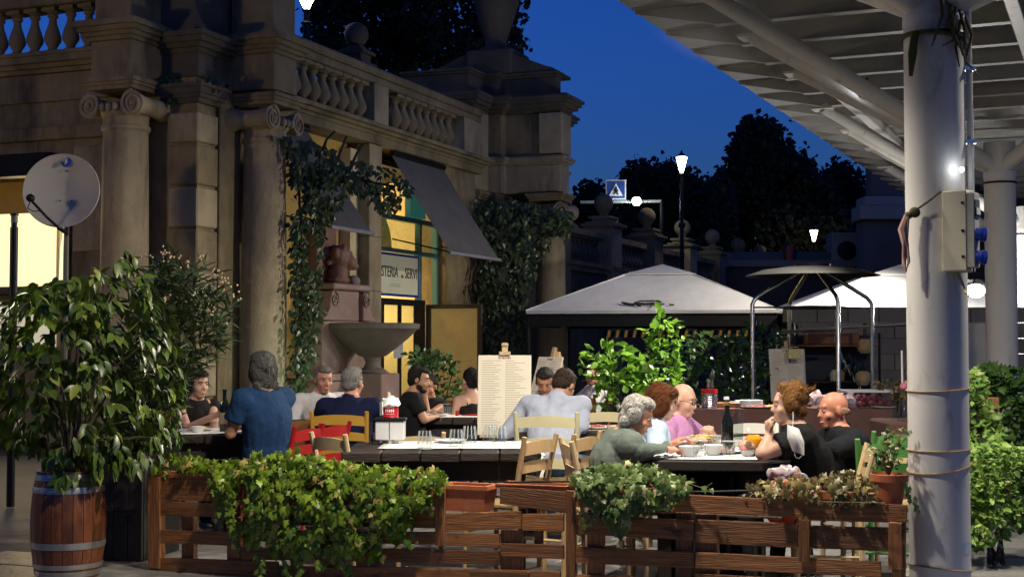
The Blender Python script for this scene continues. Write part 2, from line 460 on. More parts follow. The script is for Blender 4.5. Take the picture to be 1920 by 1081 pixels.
block(-.65, .24, .55, 1.15); block(.7, 1.3, -.65, .04)
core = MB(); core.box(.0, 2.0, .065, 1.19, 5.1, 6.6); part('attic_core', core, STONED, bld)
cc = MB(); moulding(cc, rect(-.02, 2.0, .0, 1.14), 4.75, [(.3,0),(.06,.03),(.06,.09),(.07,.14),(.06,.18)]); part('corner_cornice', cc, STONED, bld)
# front entablature over the window wall
en = MB(); en.box(.2, .9, 1.16, 5.6, 4.62, 4.98)
z = moulding(en, rect(.2, .9, 1.16, 5.6), 5.0, [(.06,.02),(.06,.08),(.09,.15),(.05,.18)])
part('front_entablature', en, STONE, bld)
part('lintel_band', MB().box(.17, .9, 1.3, 5.6, 4.1, 4.28), STONE, bld, bevel=.01)
part('wall_panel', MB().box(.215, .26, 1.35, 2.1, 2.6, 4.0), STONE2, bld, bevel=.015)
# balusters
def baluster_mesh(h, r=.115):
    mb = MB(); mb.box(-r*.95, r*.95, -r*.95, r*.95, 0, h*.07)
    mb.lathe([(r*.8,h*.07),(r*.85,h*.11),(r*.5,h*.16),(r*.55,h*.2),(r*.98,h*.32),(r*1.0,h*.40),(r*.8,h*.52),(r*.48,h*.68),(r*.42,h*.78),(r*.62,h*.82),(r*.62,h*.86),(r*.5,h*.88),(r*.85,h*.92)], n=16)
    mb.box(-r*.95, r*.95, -r*.95, r*.95, h*.92, h)
    me = mb.mesh('baluster'); autosmooth(me, 35); return me
bal = baluster_mesh(.66); bal.materials.append(STONE)
bf = part('balustrade', MB().box(.25, .75, 1.2, 5.6, 5.94, 6.2), STONE, bld, bevel=.02)
for k in range(12): inst('baluster', bal, bf, Matrix.Translation((.45, 1.75+k*.30, 5.275)))
part('end_post', MB().box(.22, .8, 1.16, 1.62, 5.27, 5.935), STONE, bf, bevel=.01)
# lit window on the left
WARMW = emis('lit shop window', (1.0, .78, .36), 1.7)
wn1 = part('shop_window', MB().box(.78, .8, 2.26, 4.29, 2.17, 3.2), WARMW, bld)
part('warm_wall', MB().box(.775, .8, 2.26, 4.29, 3.205, 3.71), OCHRE, wn1)
part('window_frame', MB().box(.6, .66, 2.62, 2.67, 2.17, 3.2), mat('pale frame', (.5,.47,.35), rough=.5), wn1)
part('curtain', MB().tube([(.64, 2.45, 2.2), (.64, 2.44, 2.7), (.64, 2.40, 3.15)], [.16,.15,.10], 10), emis('lit curtain', (1,.84,.48), 1.5), wn1, smooth=True)
part('window_sill', MB().box(.05, .6, 2.2, 4.4, 2.06, 2.15), STONED, wn1, bevel=.01)
part('shutter_box', MB().box(.05, .3, 2.36, 4.4, 3.62, 3.92), DARK, wn1, bevel=.01)
lamp('window_light', 'AREA', AB(.5, 3.0, 3.15), 34, (1,.74,.36), bld, size=.8, target=AB(-1.2, 2.6, 2.6))
part('low_window', MB().box(.21, .235, 2.35, 3.6, 1.35, 1.95), emis('lit low pane', (1,.9,.65), .55), bld)
for k in range(4): part('window_bar', MB().box(.17, .21, 2.35+k*.4, 2.41+k*.4, 1.35, 1.95), DARK, bld)

# --- street front: piers, entablature, balustrade
part('pier', MB().box(4.48, 4.9, -.1, .45, 0, 4.5), STONE2, bld, bevel=.012)
part('pier', MB().box(7.5, 8.9, -.05, .5, 0, 4.5), STONE, bld, bevel=.012)
part('pier', MB().box(1.3, 1.72, .02, .5, 0, 4.5), STONE, bld, bevel=.012)
for k in range(5): part('joint_shadow_groove', MB().box(4.476, 4.904, -.1035, .2, .5+k*.85, .512+k*.85), STONED, bld)  # thin dark stone strips laid along the joints of the pier
bw = MB(); bw.box(1.72, 4.48, .28, .6, 0, 4.5); part('bay_wall', bw, OCHRE, bld)
part('bay_reveal', MB().box(4.22, 4.48, .1, .3, 0, 4.4), CREAM, bld)
part('bay_reveal', MB().box(1.72, 2.0, .1, .3, 0, 4.4), CREAM, bld)
ent = MB(); ent.box(1.3, 8.9, -.16, .55, 4.5, 4.62)
moulding(ent, rect(1.3, 8.9, -.16, .55), 4.62, [(.05,.03),(.05,.1),(.06,.18)]); part('street_entablature', ent, STONE, bld)
rail = part('street_balustrade', MB().box(1.3, 8.85, -.16, .16, 5.44, 5.56), STONE, bld, bevel=.02)
part('coping', MB().box(1.3, 8.85, -.2, .2, 5.563, 5.69), STONE, rail, bevel=.03)
bal2 = baluster_mesh(.64, .140); bal2.materials.append(STONE)
for k in range(9): inst('baluster', bal2, rail, Matrix.Translation((1.98+k*.285, 0, 4.785)))
for k in range(8): inst('baluster', bal2, rail, Matrix.Translation((5.52+k*.30, 0, 4.785)))
for a0 in (1.32, 4.46, 8.0): part('balustrade_pier', MB().box(a0, a0+.5 if a0 < 8 else 8.84, -.19, .18, 4.785, 5.435), STONE2, rail, bevel=.012)
part('plinth', MB().box(1.3, 8.85, -.18, .2, 4.782, 4.80), STONE, rail)
fin = MB(); fin.box(4.62, 5.12, .1, .6, 5.69, 5.84); moulding(fin, rect(4.7, 5.04, .18, .52), 5.84, [(.14,0),(.05,.06),(.04,.0),(.05,-.06)])
fo = part('finial_base', fin, STONED, bld); part('stone_ball', MB().ell((4.87, .35, 6.31), .195, n=24, k=16), STONED, fo, smooth=True)
part('roof_slab', MB().box(.95, 8.9, .6, 6, 4.6, 4.9), STONED, bld)
# bay two: restaurant room seen through the glass front
room = MB(); room.box(4.9, 8.9, 2.6, 2.75, 0, 4.45); part('room_back_wall', room, CREAM, bld)
part('room_side_wall', MB().box(8.0, 8.2, .5, 2.6, 0, 4.45), CREAM, bld)
part('room_ceiling', MB().box(5.14, 8.0, .2, 2.6, 4.3, 4.4), DARK, bld)
part('room_side_wall', MB().box(4.78, 4.9, .46, 2.6, 0, 4.45), CREAM, bld)
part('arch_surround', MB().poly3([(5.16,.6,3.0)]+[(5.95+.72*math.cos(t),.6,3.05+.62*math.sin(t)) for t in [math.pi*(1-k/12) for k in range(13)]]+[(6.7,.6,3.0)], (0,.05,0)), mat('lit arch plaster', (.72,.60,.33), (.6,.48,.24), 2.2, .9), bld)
lamp('room_light', 'POINT', AB(6.2, 1.5, 3.7), 150, (1,.70,.30), bld, size=.25)
lamp('room_light', 'POINT', AB(6.9, 1.6, 1.7), 110, (1,.74,.36), bld, size=.2)
gl = part('glass_front', MB().box(4.92, 7.5, .18, .19, 2.9, 3.45), WINDOWG, bld)
TEAL = mat('teal frame', (.05,.16,.19), rough=.4); 
for (a0,a1,z0,z1) in ((4.92,7.5,2.88,2.95),(4.92,7.5,3.42,3.5),(6.75,6.82,2.0,3.45),(7.43,7.5,0,3.5)): part('teal_bar', MB().box(a0, a1, .1, .2, z0, z1), TEAL, gl)
lb = part('teal_light_box', MB().box(6.15, 6.75, .0, .1, 3.5, 4.05), mat('teal box', (.05,.20,.18), rough=.4, emit=(.03,.25,.22), emit_s=.22), bld)
# door
door = part('entrance_frame', MB().box(5.15, 5.3, .05, .2, 0, 2.12).box(6.7, 6.85, .05, .2, 0, 2.12).box(5.3, 6.7, .05, .2, 2.02, 2.12), BLACKM, bld)
part('door_glass', MB().box(5.3, 6.7, .12, .13, .1, 2.02), WINDOWG, door)
part('door_stile', MB().box(5.98, 6.04, .1, .15, .1, 2.02), BLACKM, door)
part('notice_sheet', MB().box(5.75, 6.1, .10, .105, 1.15, 1.5), mat('grey paper', (.42,.44,.45), rough=.7), door)
dl = part('open_door_leaf', MB().box(6.86, 6.92, -.05, .04, .05, 2.05).box(6.86, 6.92, -.98, -.91, .05, 2.05).box(6.86,6.92,-.91,-.05,1.98,2.05).box(6.86,6.92,-.91,-.05,.05,.2), mat('bronze frame', (.10,.085,.06), rough=.4, metal=.5), bld)
part('door_glass', MB().box(6.885, 6.892, -.91, -.05, .2, 1.98), mat('amber lit glass', (.55,.40,.16), (.42,.29,.10), 2.5, .12, emit=(.9,.6,.2), emit_s=.12, alpha=.75), dl)  # amber colour and faint emission stand in for a yellowish reflection in the pane
# awnings
def awning(a0, a1, zt, zb, out, nm='awning'):
    mb = MB(); n = 10; vs_ = []
    for i in range(n+1):
        for j in range(7):
            t = j/6; sag = -.03*math.sin(math.pi*t)*(1+.4*math.sin(i*1.7)); 
            vs_.append((a0+(a1-a0)*i/n, -.06-out*t, zt+(zb-zt)*t+sag))
    fs_ = [(i*7+j, (i+1)*7+j, (i+1)*7+j+1, i*7+j+1) for i in range(n) for j in range(6)]
    mb.add(vs_, fs_); k = len(vs_)
    mb.add([(x,y-.004,z-.008) for x,y,z in vs_], [f[::-1] for f in fs_])
    o = part(nm, mb, CANVASD, bld, smooth=True)
    part('front_bar', MB().tube([(a0-.05,-.06-out,zb),(a1+.05,-.06-out,zb)], .028, 8), mat('grey tube', (.35,.35,.37), rough=.4, metal=.5), o, smooth=True)
    for a in (a0+.06, a1-.06): part('arm', MB().tube([(a,-.06,zb+.25),(a,-.06-out+.02,zb+.01)], .014, 6), BLACKM, o)
    part('roller', MB().tube([(a0,-.07,zt+.02),(a1,-.07,zt+.02)], .05, 8), BLACKM, o, smooth=True)
awning(5.3, 7.35, 4.43, 2.82, 1.05); awning(1.45, 2.6, 4.43, 2.93, 1.05)

# --- tower with the urn
core2 = [(8.8,1.6),(8.8,0),(9.5,0),(9.5,-.3),(9.7,-.3),(9.7,-1.4),(10.2,-1.4),(10.2,-.7),(12,-.7),(12,1.6)][::-1]
core2 = core2[::-1]
def ccw(p):
    s = sum(p[i][0]*p[(i+1) % len(p)][1]-p[(i+1) % len(p)][0]*p[i][1] for i in range(len(p)))
    return p if s > 0 else p[::-1]
core2 = ccw(core2)
tw = part('tower_wall', MB().prism(core2, 4.22, 4.74), STONE2, bld, bevel=.012)
mb = MB(); z = moulding(mb, core2, 4.74, [(.04,.02),(.05,.07),(.05,.1),(.03,.06)]); part('string_course', mb, STONE2, tw)
part('upper_wall', MB().prism(offset_poly(core2, -.02), z, 5.72), STONE, tw, bevel=.012)
mb = MB(); z = moulding(mb, core2, 5.72, [(.04,.02),(.05,.06),(.07,.14),(.07,.20),(.05,.24),(.04,.18)]); part('tower_cornice', mb, STONED, tw)
mb = MB(); mb.prism(offset_poly(core2, -.12), z, z+.38); moulding(mb, offset_poly(core2,-.12), z+.38, [(.05,.03),(.05,.06)]); part('attic_course', mb, STONED, tw, bevel=.01)
zt = z+.49
sc = MB()                                       # sloping scroll shoulders that climb to the urn
for (p0, p1) in (((9.75,-1.2,.0),(9.85,-.35,.34)), ((8.95,1.3,.1),(9.05,.5,.4))):
    n = 8; prev = None
    for i in range(n):
        t0, t1 = i/n, (i+1)/n
        f = lambda t: .06+(p1[2]-p0[2])*(t**1.6)+.05*math.sin(t*math.pi)+p0[2]
        b0, b1 = p0[1]+(p1[1]-p0[1])*t0, p0[1]+(p1[1]-p0[1])*t1
        lo, hi = min(b0,b1), max(b0,b1)
        z0_, z1_ = (f(t0), f(t1)) if b0 < b1 else (f(t1), f(t0))
        sc.hexa([(9.8,lo,zt),(10.9,lo,zt),(10.9,hi,zt),(9.8,hi,zt),(9.8,lo,zt+z0_),(10.9,lo,zt+z0_),(10.9,hi,zt+z1_),(9.8,hi,zt+z1_)])
part('scroll_shoulder', sc, STONED, tw)
part('urn_plinth', MB().box(9.75, 10.75, -.4, .55, zt, zt+.5), STONED, tw, bevel=.04)
part('pilaster', MB().box(8.74, 9.46, -.05, .35, 4.24, 5.70), STONE2, tw, bevel=.012)
part('pilaster', MB().box(9.62, 10.15, -1.46, -1.0, 4.84+.1, 5.70), STONE2, tw, bevel=.012)
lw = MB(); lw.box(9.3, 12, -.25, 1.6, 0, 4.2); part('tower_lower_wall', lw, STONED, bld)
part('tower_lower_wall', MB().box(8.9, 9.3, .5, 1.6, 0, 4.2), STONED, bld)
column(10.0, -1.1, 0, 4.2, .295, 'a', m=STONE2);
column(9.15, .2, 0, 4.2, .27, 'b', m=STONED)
urn = solo('stone_urn', MB().lathe([(.30,0),(.30,.06),(.22,.12),(.20,.2),(.23,.3),(.34,.62),(.44,.95),(.45,1.1),(.40,1.25),(.30,1.36),(.26,1.5),(.33,1.62),(.34,1.7),(.1,1.85)], n=28), STONED,
           'tall weathered stone urn on top of the corner tower', 'urn', loc=AB(10.2, .1, zt+.5), smooth=True)

# --- garden wall going on behind the tower
gw = thing('garden_wall', 'long stone wall with balustrade and ball topped piers beyond the tower', 'wall', AB(12.1, 0), AL)
DW = STONED
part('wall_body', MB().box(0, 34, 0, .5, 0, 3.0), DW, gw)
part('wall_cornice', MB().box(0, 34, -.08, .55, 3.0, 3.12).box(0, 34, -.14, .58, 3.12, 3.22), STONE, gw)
part('wall_rail', MB().box(0, 34, .05, .4, 3.86, 4.0), STONE, gw)
balf = baluster_mesh(.63, .12); balf.materials.append(DW)
for k in range(9):
    a0 = 1.55+k*3.85
    p_ = part('wall_pier', MB().box(a0-.42, a0+.42, -.12, .56, 0, 4.15), STONE2 if k % 2 else STONE, gw, bevel=.012)
    mb = MB(); moulding(mb, rect(a0-.42,a0+.42,-.12,.56), 4.15, [(.05,.04),(.06,.1),(.05,.0),(.08,-.12),(.06,-.06)]); part('pier_cap', mb, STONE, p_)
    part('ball', MB().lathe([(.12,4.44),(.1,4.52),(.15,4.6)],(a0,.22,0),16).ell((a0,.22,4.78),.24,n=18,k=12), STONE, p_, smooth=True)
    if k < 5:
        for j in range(9): inst('baluster', balf, gw, Matrix.Translation((a0+.62+j*.325, .22, 3.225)))

# --- low dark service building far behind the pavilions
sb = thing('service_building', 'low dark flat roofed building with rooftop units behind the white pavilions', 'building', P(1430, 640, 46)*1.0, 0)
sbx, sby = sb.location.x, 46
sb.location = (sbx, sby, 0); WM[sb.name] = Matrix.Translation((sbx, sby, 0))
BRK = mat('dark brick', (.06,.052,.048), (.045,.04,.036), 3, .9, bump=.2)
part('wall', MB().box(-2.6, 9, 0, 6, 0, 4.05), BRK, sb)
part('parapet', MB().box(-2.7, 9, -.1, 0, 3.9, 4.12), mat('dull band', (.16,.15,.13), rough=.8), sb)
for x0, w_ in ((-2.1,2.9),(1.2,1.4)): part('roof_unit', MB().box(x0, x0+w_, .3, 1.2, 4.06, 4.42), mat('blue grey cladding', (.05,.065,.085), rough=.6), sb, bevel=.02)
u1 = part('cooling_unit', MB().box(2.35, 3.3, .1, 1.0, 4.06, 5.05), mat('grey casing', (.20,.20,.19), rough=.6), sb, bevel=.02)
part('fan_grille', MB().lathe([(.3,0),(.32,.03),(.05,.05)],(2.83,.08,4.45),18,axis=(0,-1,0)), BLACKM, u1)
part('slatted_screen', MB().box(3.6, 4.9, .1, .2, 4.06, 4.75), mat('pale screen', (.24,.24,.23), rough=.6), sb)
for k in range(7): part('screen_slat', MB().box(3.62+k*.18, 3.72+k*.18, .04, .1, 4.08, 4.73), mat('pale screen', (.24,.24,.23)), sb)
part('red_canister', MB().lathe([(.13,0),(.14,.5),(.06,.6)],(.95,.2,4.06),12), mat('red drum', (.30,.03,.03), rough=.5), sb, smooth=True)
cb = thing('concrete_building', 'pale concrete building corner with ledge under the canopy edge', 'building', (P(1740, 640, 44).x, 44, 0), 0)
CONC = mat('pale concrete', (.30,.285,.26), (.25,.24,.22), 1.5, .85, bump=.15)
part('wall', MB().box(-1.9, 14, .4, 1.4, 0, 5.3), mat('dim plaster', (.14,.13,.125), (.11,.10,.10), 1, .9), cb)
part('ledge', MB().box(-2.1, 14, 0, 1.2, 5.3, 5.75).box(-1.95, 14, .1, 1.2, 5.75, 6.05), CONC, cb, bevel=.03)
part('upper_wall', MB().box(-1.6, 14, .6, 1.3, 6.05, 9.5), mat('dim plaster 2', (.10,.095,.10), rough=.9), cb)
# pale block wall at the back of the terrace
bwall = thing('block_wall', 'pale concrete block wall behind the serving shelves', 'wall', (P(1600, 640, 18.5).x, 18.5, 0), R(4))
for r_ in range(9):
    for c_ in range(11):
        x0 = -.9+c_*.42+(.21 if r_ % 2 else 0)
        part('concrete_block', MB().box(x0, x0+.405, 0, .2, r_*.21, r_*.21+.2), mat('block concrete', (.30,.27,.22), (.24,.215,.175), 5, .9, bump=.3, perobj=True, rand=.15), bwall)
# ================================================================ MARKET CANOPY
CX, CY, CA = 2.207, 7.2, R(66.3)
can = thing('market_canopy', 'grey steel market canopy on round pillars with splayed tube braces', 'canopy', (CX, CY, 0), CA)
def CW(u, v, z): return Matrix.Translation((CX, CY, 0)) @ Matrix.Rotation(CA, 4, 'Z') @ Vector((u, v, z))
ZC = 4.85
part('roof_sheet', MB().box(-9.5, 41, -4.2, 4.03, ZC+.235, ZC+.27), GREYC, can)
pm = MB(); q = []
for v in (-4.2, 2.7, 3.55):
    pass
pm.hexa([(-.035,-4.2,0),(.035,-4.2,0),(.035,3.1,0),(-.035,3.1,0),(-.035,-4.2,.23),(.035,-4.2,.23),(.035,3.1,.23),(-.035,3.1,.23)])
pm.hexa([(-.035,3.1,0),(.035,3.1,0),(.035,4.0,.19),(-.035,4.0,.19),(-.035,3.1,.23),(.035,3.1,.23),(.035,4.0,.23),(-.035,4.0,.23)])
pm.box(-.07, .07, -4.2, 3.1, -.012, .0)
pme = pm.mesh('purlin'); pme.materials.append(mat('purlin grey', (.36,.36,.355), (.29,.29,.285), 1.5, .5, c3=(.20,.18,.14), c3_scale=1.5, c3_lo=.55, c3_hi=.75))
bt = MB().box(-.06, .06, -.32, .32, -.03, .0).mesh('batten_light'); bt.materials.append(mat('pale batten', (.72,.70,.64), rough=.4))
for k in range(44):
    u = -8.9+k*1.14
    inst('purlin', pme, can, Matrix.Translation((u, 0, ZC)))
    if k % 2 == 0:
        for v in (-2.0, 1.3): inst('ceiling_batten', bt, can, Matrix.Translation((u+.42, v, ZC+.20)) @ Matrix.Rotation(R(90), 4, 'Z'))
for v in (2.55, -2.55, 0.05):
    part('long_beam', MB().box(-9.4, 41, v-.07, v+.07, ZC-.15, ZC-.013), GREYP, can, bevel=.01)
RUST = mat('rust stained paint', (.46,.36,.17), (.40,.30,.14), 4, .6)
for i, u in enumerate((0, 7.22, 14.44, 21.66, 28.9)):
    r = .1535; v0 = .0305*u
    pil = MB(); pil.lathe([(r*1.35,0),(r*1.35,.02),(r,.03),(r,3.05),(r*1.03,3.06),(r*1.03,3.11),(r,3.12),(r,3.42)], (u,v0,0), 36)
    o = part('pillar', pil, GREYP, can, smooth=35)
    for (du, dv, rr) in ((0,2.5,.098),(0,-2.5,.098),(2.25,2.5,.082),(-2.25,2.5,.082),(2.25,-2.5,.082),(-2.25,-2.5,.082)):
        p0, p1 = Vector((u,v0,3.14)), Vector((u+du,v0+dv,ZC-.12))
        b_ = part('brace', MB().tube([p0, p0.lerp(p1,.5), p1], rr, 18), GREYP, o, smooth=True)
        part('end_plate', MB().cbox(p1+Vector((0,0,-.02)), (.3,.3,.03)), GREYP, b_)
    if i < 3: part('band', MB().lathe([(r+.008,3.0),(r+.012,3.01),(r+.008,3.02)], (u,v0,0), 36, caps=False), BLACKM, o)
# conduit on the first pillar
p1w = Vector((CX, CY, 0))
cond = part('conduit', MB().tube([p1w+Vector((.165,-.06,2.15)), p1w+Vector((.165,-.06,2.5)), p1w+Vector((.158,-.06,3.3)), p1w+Vector((.158,-.06,4.7))], .017, 8), GREYP, can, world=True, smooth=True)
for z in (2.45, 2.83, 3.2): part('conduit_clip', MB().cbox(p1w+Vector((.16,-.066,z)), (.06,.045,.02)), STEEL, cond, world=True)
# worn paper scrap stuck low on the pillar
mb = MB()
for i in range(6):
    pass
ang = [R(-62+ k*5) for k in range(7)]
for k in range(6):
    a0, a1 = ang[k], ang[k+1]; rr = .1545
    mb.add([p1w+Vector((math.cos(a0)*rr,math.sin(a0)*rr,.34)), p1w+Vector((math.cos(a1)*rr,math.sin(a1)*rr,.345)), p1w+Vector((math.cos(a1)*rr,math.sin(a1)*rr,.405)), p1w+Vector((math.cos(a0)*rr,math.sin(a0)*rr,.40))], [(0,1,2,3)])
solo('torn_sticker', MB().add([tuple(Vector(q)-p1w-Vector((0,0,.34))) for q in mb.v], mb.f), mat('torn blue sticker', (.55,.62,.66), (.18,.30,.42), 18, .7, c3=(.5,.5,.49), c3_scale=30, c3_lo=.5, c3_hi=.56),
     'torn pale blue sticker low on the nearest grey pillar', 'sticker', loc=p1w+Vector((0,0,.34)))

# ropes round the pillar
def ring(c, z, r, tilt, rad, m, n=40):
    pts = [(c[0]+math.cos(t)*r, c[1]+math.sin(t)*r, z+tilt*math.sin(t*1.0+1)) for t in [2*math.pi*k/n for k in range(n+1)]]
    return MB().tube([tuple(Vector(p)-Vector((c[0],c[1],z))) for p in pts], rad, 6)
pc = (CX, CY)
for z, tl, lb in ((1.176,.012,'thin tan cord tied round the grey pillar at table plant height'),(.867,.006,'thin tan cord round the grey pillar beside the green chair'),(.775,.03,'slanting tan cord round the grey pillar below another cord'),(.26,-.02,'thin tan wire round the foot of the grey pillar')):
    solo('cord', ring(pc, z, .158, tl, .0045, ROPE), ROPE, lb, 'cord', 'cords tied round the pillar', loc=(CX,CY,z), smooth=True)
rt = thing('rope_tangle', 'dark ropes and dry moss tangled round the pillar top', 'rope', (CX,CY,2.98))
part('rope_ring', ring(pc, 2.98, .165, -.03, .013, ROPED), ROPED, rt, smooth=True)
for k in range(7):
    t = R(-95+k*9); p0 = Vector((math.cos(t)*.17, math.sin(t)*.17, .20-.015*k))
    pts = [p0, p0+Vector((rnd.uniform(-.03,.03),-.02,-.10)), p0+Vector((rnd.uniform(-.05,.04),-.03,-.16-rnd.random()*.08)), p0+Vector((rnd.uniform(-.06,.06),-.03,-.20-rnd.random()*.12))]
    part('rope_strand', MB().tube(pts, [.007,.009,.007,.003], 6), ROPED, rt, smooth=True)
part('rope_strand', MB().tube([(-.13,-.11,.03),(-.15,-.13,-.08),(-.16,-.13,-.2)], [.02,.024,.01], 6), mat('dry moss', (.10,.105,.02), (.06,.06,.015), 50, .95), rt, smooth=True)
# hanging cloth strip and cord left of the meter box
hc = thing('cord_bundle', 'tan cord with a faded pink rag hanging from the pillar side', 'cord', (CX-.15, CY-.04, 2.06))
lp = p1w+Vector((-.15,-.04,2.06))
part('cord_line', MB().tube([P(1700,405,7.08)-lp, P(1740,378,7.03)-lp, P(1762,360,7.03)-lp, P(1795,360,7.0)-lp], .006, 6), ROPED, hc)
part('knot', MB().ell(P(1715,398,7.06)-lp, (.03,.02,.028)).ell(P(1703,404,7.06)-lp, (.022,.02,.02)), ROPED, hc, smooth=True)
RAG = mat('faded pink rag', (.36,.22,.19), (.26,.15,.13), 12, .9)
part('rag', MB().tube([P(1700,404,7.06)-lp, P(1692,430,7.06)-lp, P(1698,460,7.06)-lp, P(1694,500,7.06)-lp], [.014,.024,.018,.008], 8), RAG, hc, smooth=True)
part('rag', MB().tube([P(1702,406,7.05)-lp, P(1700,450,7.05)-lp, P(1704,490,7.05)-lp, P(1699,510,7.05)-lp, P(1694,480,7.05)-lp, P(1695,440,7.05)-lp], [.010,.008,.008,.007,.008,.009], 8), RAG, hc, smooth=True)

# meter box with sockets
eb = thing('socket_box', 'beige electrical box with blue sockets strapped to the nearest pillar', 'electrical box', (2.275, 7.03, 1.77), R(-38)); eb.scale = (.68,.68,1)
part('back_case', MB().box(-.09, .09, -.03, .075, 0, .415), mat('grey case', (.30,.295,.27), rough=.5), eb, bevel=.006)
part('cover', MB().box(-.092, .092, -.115, -.032, .004, .411), BEIGEP, eb, bevel=.006)
part('socket_panel', MB().box(.093, .15, -.11, .0, .02, .395), mat('grey panel', (.36,.35,.31), rough=.5), eb, bevel=.004)
part('breaker_window', MB().box(.151, .156, -.10, -.01, .27, .36), mat('smoked window', (.10,.10,.10), rough=.15), eb)
for k in range(4): part('breaker_switch', MB().box(.157, .163, -.09+k*.021, -.075+k*.021, .285, .32), mat('white switch', (.6,.6,.58)), eb)
for k, (y, z) in enumerate(((-.085,.19),(-.03,.19),(-.085,.075),(-.03,.075))):
    s_ = part('socket', MB().lathe([(.027,0),(.03,.004),(.03,.03),(.034,.032),(.034,.045),(.012,.047)], (.151,y,z), 16, axis=(1,0,-.15)), BLUEP, eb, smooth=35)
    part('socket_lid', MB().lathe([(.036,0),(.036,.008),(.02,.014)], (.197,y,z-.004), 16, axis=(1,0,-.15)), BLUEP, s_, smooth=35)
for z in (.07, .20, .34): part('catch', MB().box(.055, .075, -.122, -.116, z, z+.012), BLACKM, eb)
part('power_cable', MB().tube([(.12,-.06,.03),(.13,-.07,-.04),(.10,-.05,-.1),(.07,-.03,-.12)], .006, 6), BLACKM, eb, smooth=True)
part('bracket', MB().bar((-.02,0,0),(.05,-.02,-.11),.03,.01), mat('yellowed bracket', (.42,.36,.22)), eb)

# flood lights on the braces
FL = emis('led face', (.92,.96,1.0), 60.0)
def flood(u, v, z, tgt, label, watts, spot=150, vis=True):
    p = CW(u, v, z)
    f = thing('flood_light', label, 'flood light', p, 0, 'flood lights on the canopy braces')
    d = (Vector(tgt)-p).normalized(); q = d.to_track_quat('-Z', 'Y').to_matrix().to_4x4()
    h = MB(); h.cbox((0,0,0), (.2,.15,.05), m=q); part('housing', h, BLACKM, f, bevel=.006)
    l_ = MB(); l_.ell(d*.03, .032, n=12, k=8); part('lens', l_, FL, f, smooth=True)
    part('bracket', MB().tube([(0,0,0),tuple(-d*.09+Vector((0,0,.06)))], .012, 6), BLACKM, f)
    lamp('flood_beam', 'SPOT', p+d*.075, watts, (1.0,.90,.74), f, size=.09, target=p+d, spot=spot, blend=.7)
flood(7.02, 1.55, 4.03, P(800, 800, 13.5), 'small lit flood light on the brace of the second pillar', FLOOD_W*1.4, 114)
flood(-.2, 1.35, 3.92, P(1250, 860, 8.7), 'lit flood light on the brace of the pillar beside the pallet fence', FLOOD_W*.42, 116)
flood(-1.5, 1.75, 4.05, P(880, 950, 8.4), 'lit flood light on the canopy brace in front of the pallet fence', FLOOD_W*.46, 124)
flood(.9, -1.2, 3.88, P(1880, 900, 9.2), 'lit flood light on the canopy brace above the hedge', FLOOD_W*.62, 150)
flood(14.24, 1.75, 4.10, P(1500, 600, 21), 'lit flood light on the brace of the third pillar', FLOOD_W*.72, 132)
wlp = P(1829, 545, 19.5)
wl_ = thing('work_lamp', 'bright white work lamp under the canopy between the two grey pillars', 'lamp', wlp)
part('lamp_globe', MB().ell((0,0,0), (.13,.13,.10), n=16, k=10), emis('work lamp glow', (.95,.98,1), 30), wl_, smooth=True)
part('lamp_hood', MB().lathe([(.05,.10),(.16,.09),(.17,.11),(.06,.16)], n=18), BLACKM, wl_)
part('lamp_cord', MB().tube([(0,0,.15),(0,0,4.9-wlp.z)], .008, 5), BLACKM, wl_)
lamp('work_light', 'POINT', wlp+Vector((0,0,-.16)), 420, (1,.96,.90), wl_, size=.12)
solo('pilot_lamp', MB().ell((0,0,0),.012), FL, 'tiny bright lamp on the conduit above the socket box', 'lamp', loc=P(1803,318,7.0))

# ================================================================ STREET LAMPS, CROSSING SIGN
LAMPG = emis('lantern glow', (1.0, .88, .62), 26.0)
def lantern(px, py, D, label, watts, h=.75, post=True, base=0, k=.68):
    c = P(px, py, D)
    t = thing('street_lamp', label, 'street lamp', (c.x, c.y, base), 0, 'lit street lamps')
    z = c.z-base
    if post:
        part('post', MB().lathe([(.13,0),(.12,.5),(.07,.7),(.055,z*.6),(.045,z-h*.62*k),(.07,z-h*.6*k),(.05,z-h*.55*k)], n=14), BLACKM, t, smooth=35)
        part('collar', MB().lathe([(.09,z*.72),(.1,z*.73),(.09,z*.74)], n=14), BLACKM, t)
    part('glass', MB().lathe([(.07*k,z-h*.5*k),(.20*k,z+.12*k),(.21*k,z+.22*k)], n=8), LAMPG, t)
    part('cap', MB().lathe([(.24*k,z+.22*k),(.20*k,z+.28*k),(.08*k,z+.36*k),(.03*k,z+.45*k),(.01*k,z+.5*k)], n=8), BLACKM, t)
    for j in range(8):
        a = 2*math.pi*j/8
        part('frame_bar', MB().tube([(.075*k*math.cos(a),.075*k*math.sin(a),z-h*.5*k),(.215*k*math.cos(a),.215*k*math.sin(a),z+.2*k)], .005, 4), BLACKM, t)
    lamp('lamp_light', 'POINT', (c.x, c.y, c.z+.05), watts, (1,.82,.52), t, size=.25)
lantern(1278, 305, 37.0, 'tall lit lantern street lamp in front of dark trees', 110)
lantern(1526, 439, 52.0, 'low lit lantern street lamp above the service building roof', 40)
lantern(575, 5, 22.5, 'small lit lantern standing behind the balustrade rail of the building', 4, h=.3, base=5.7)
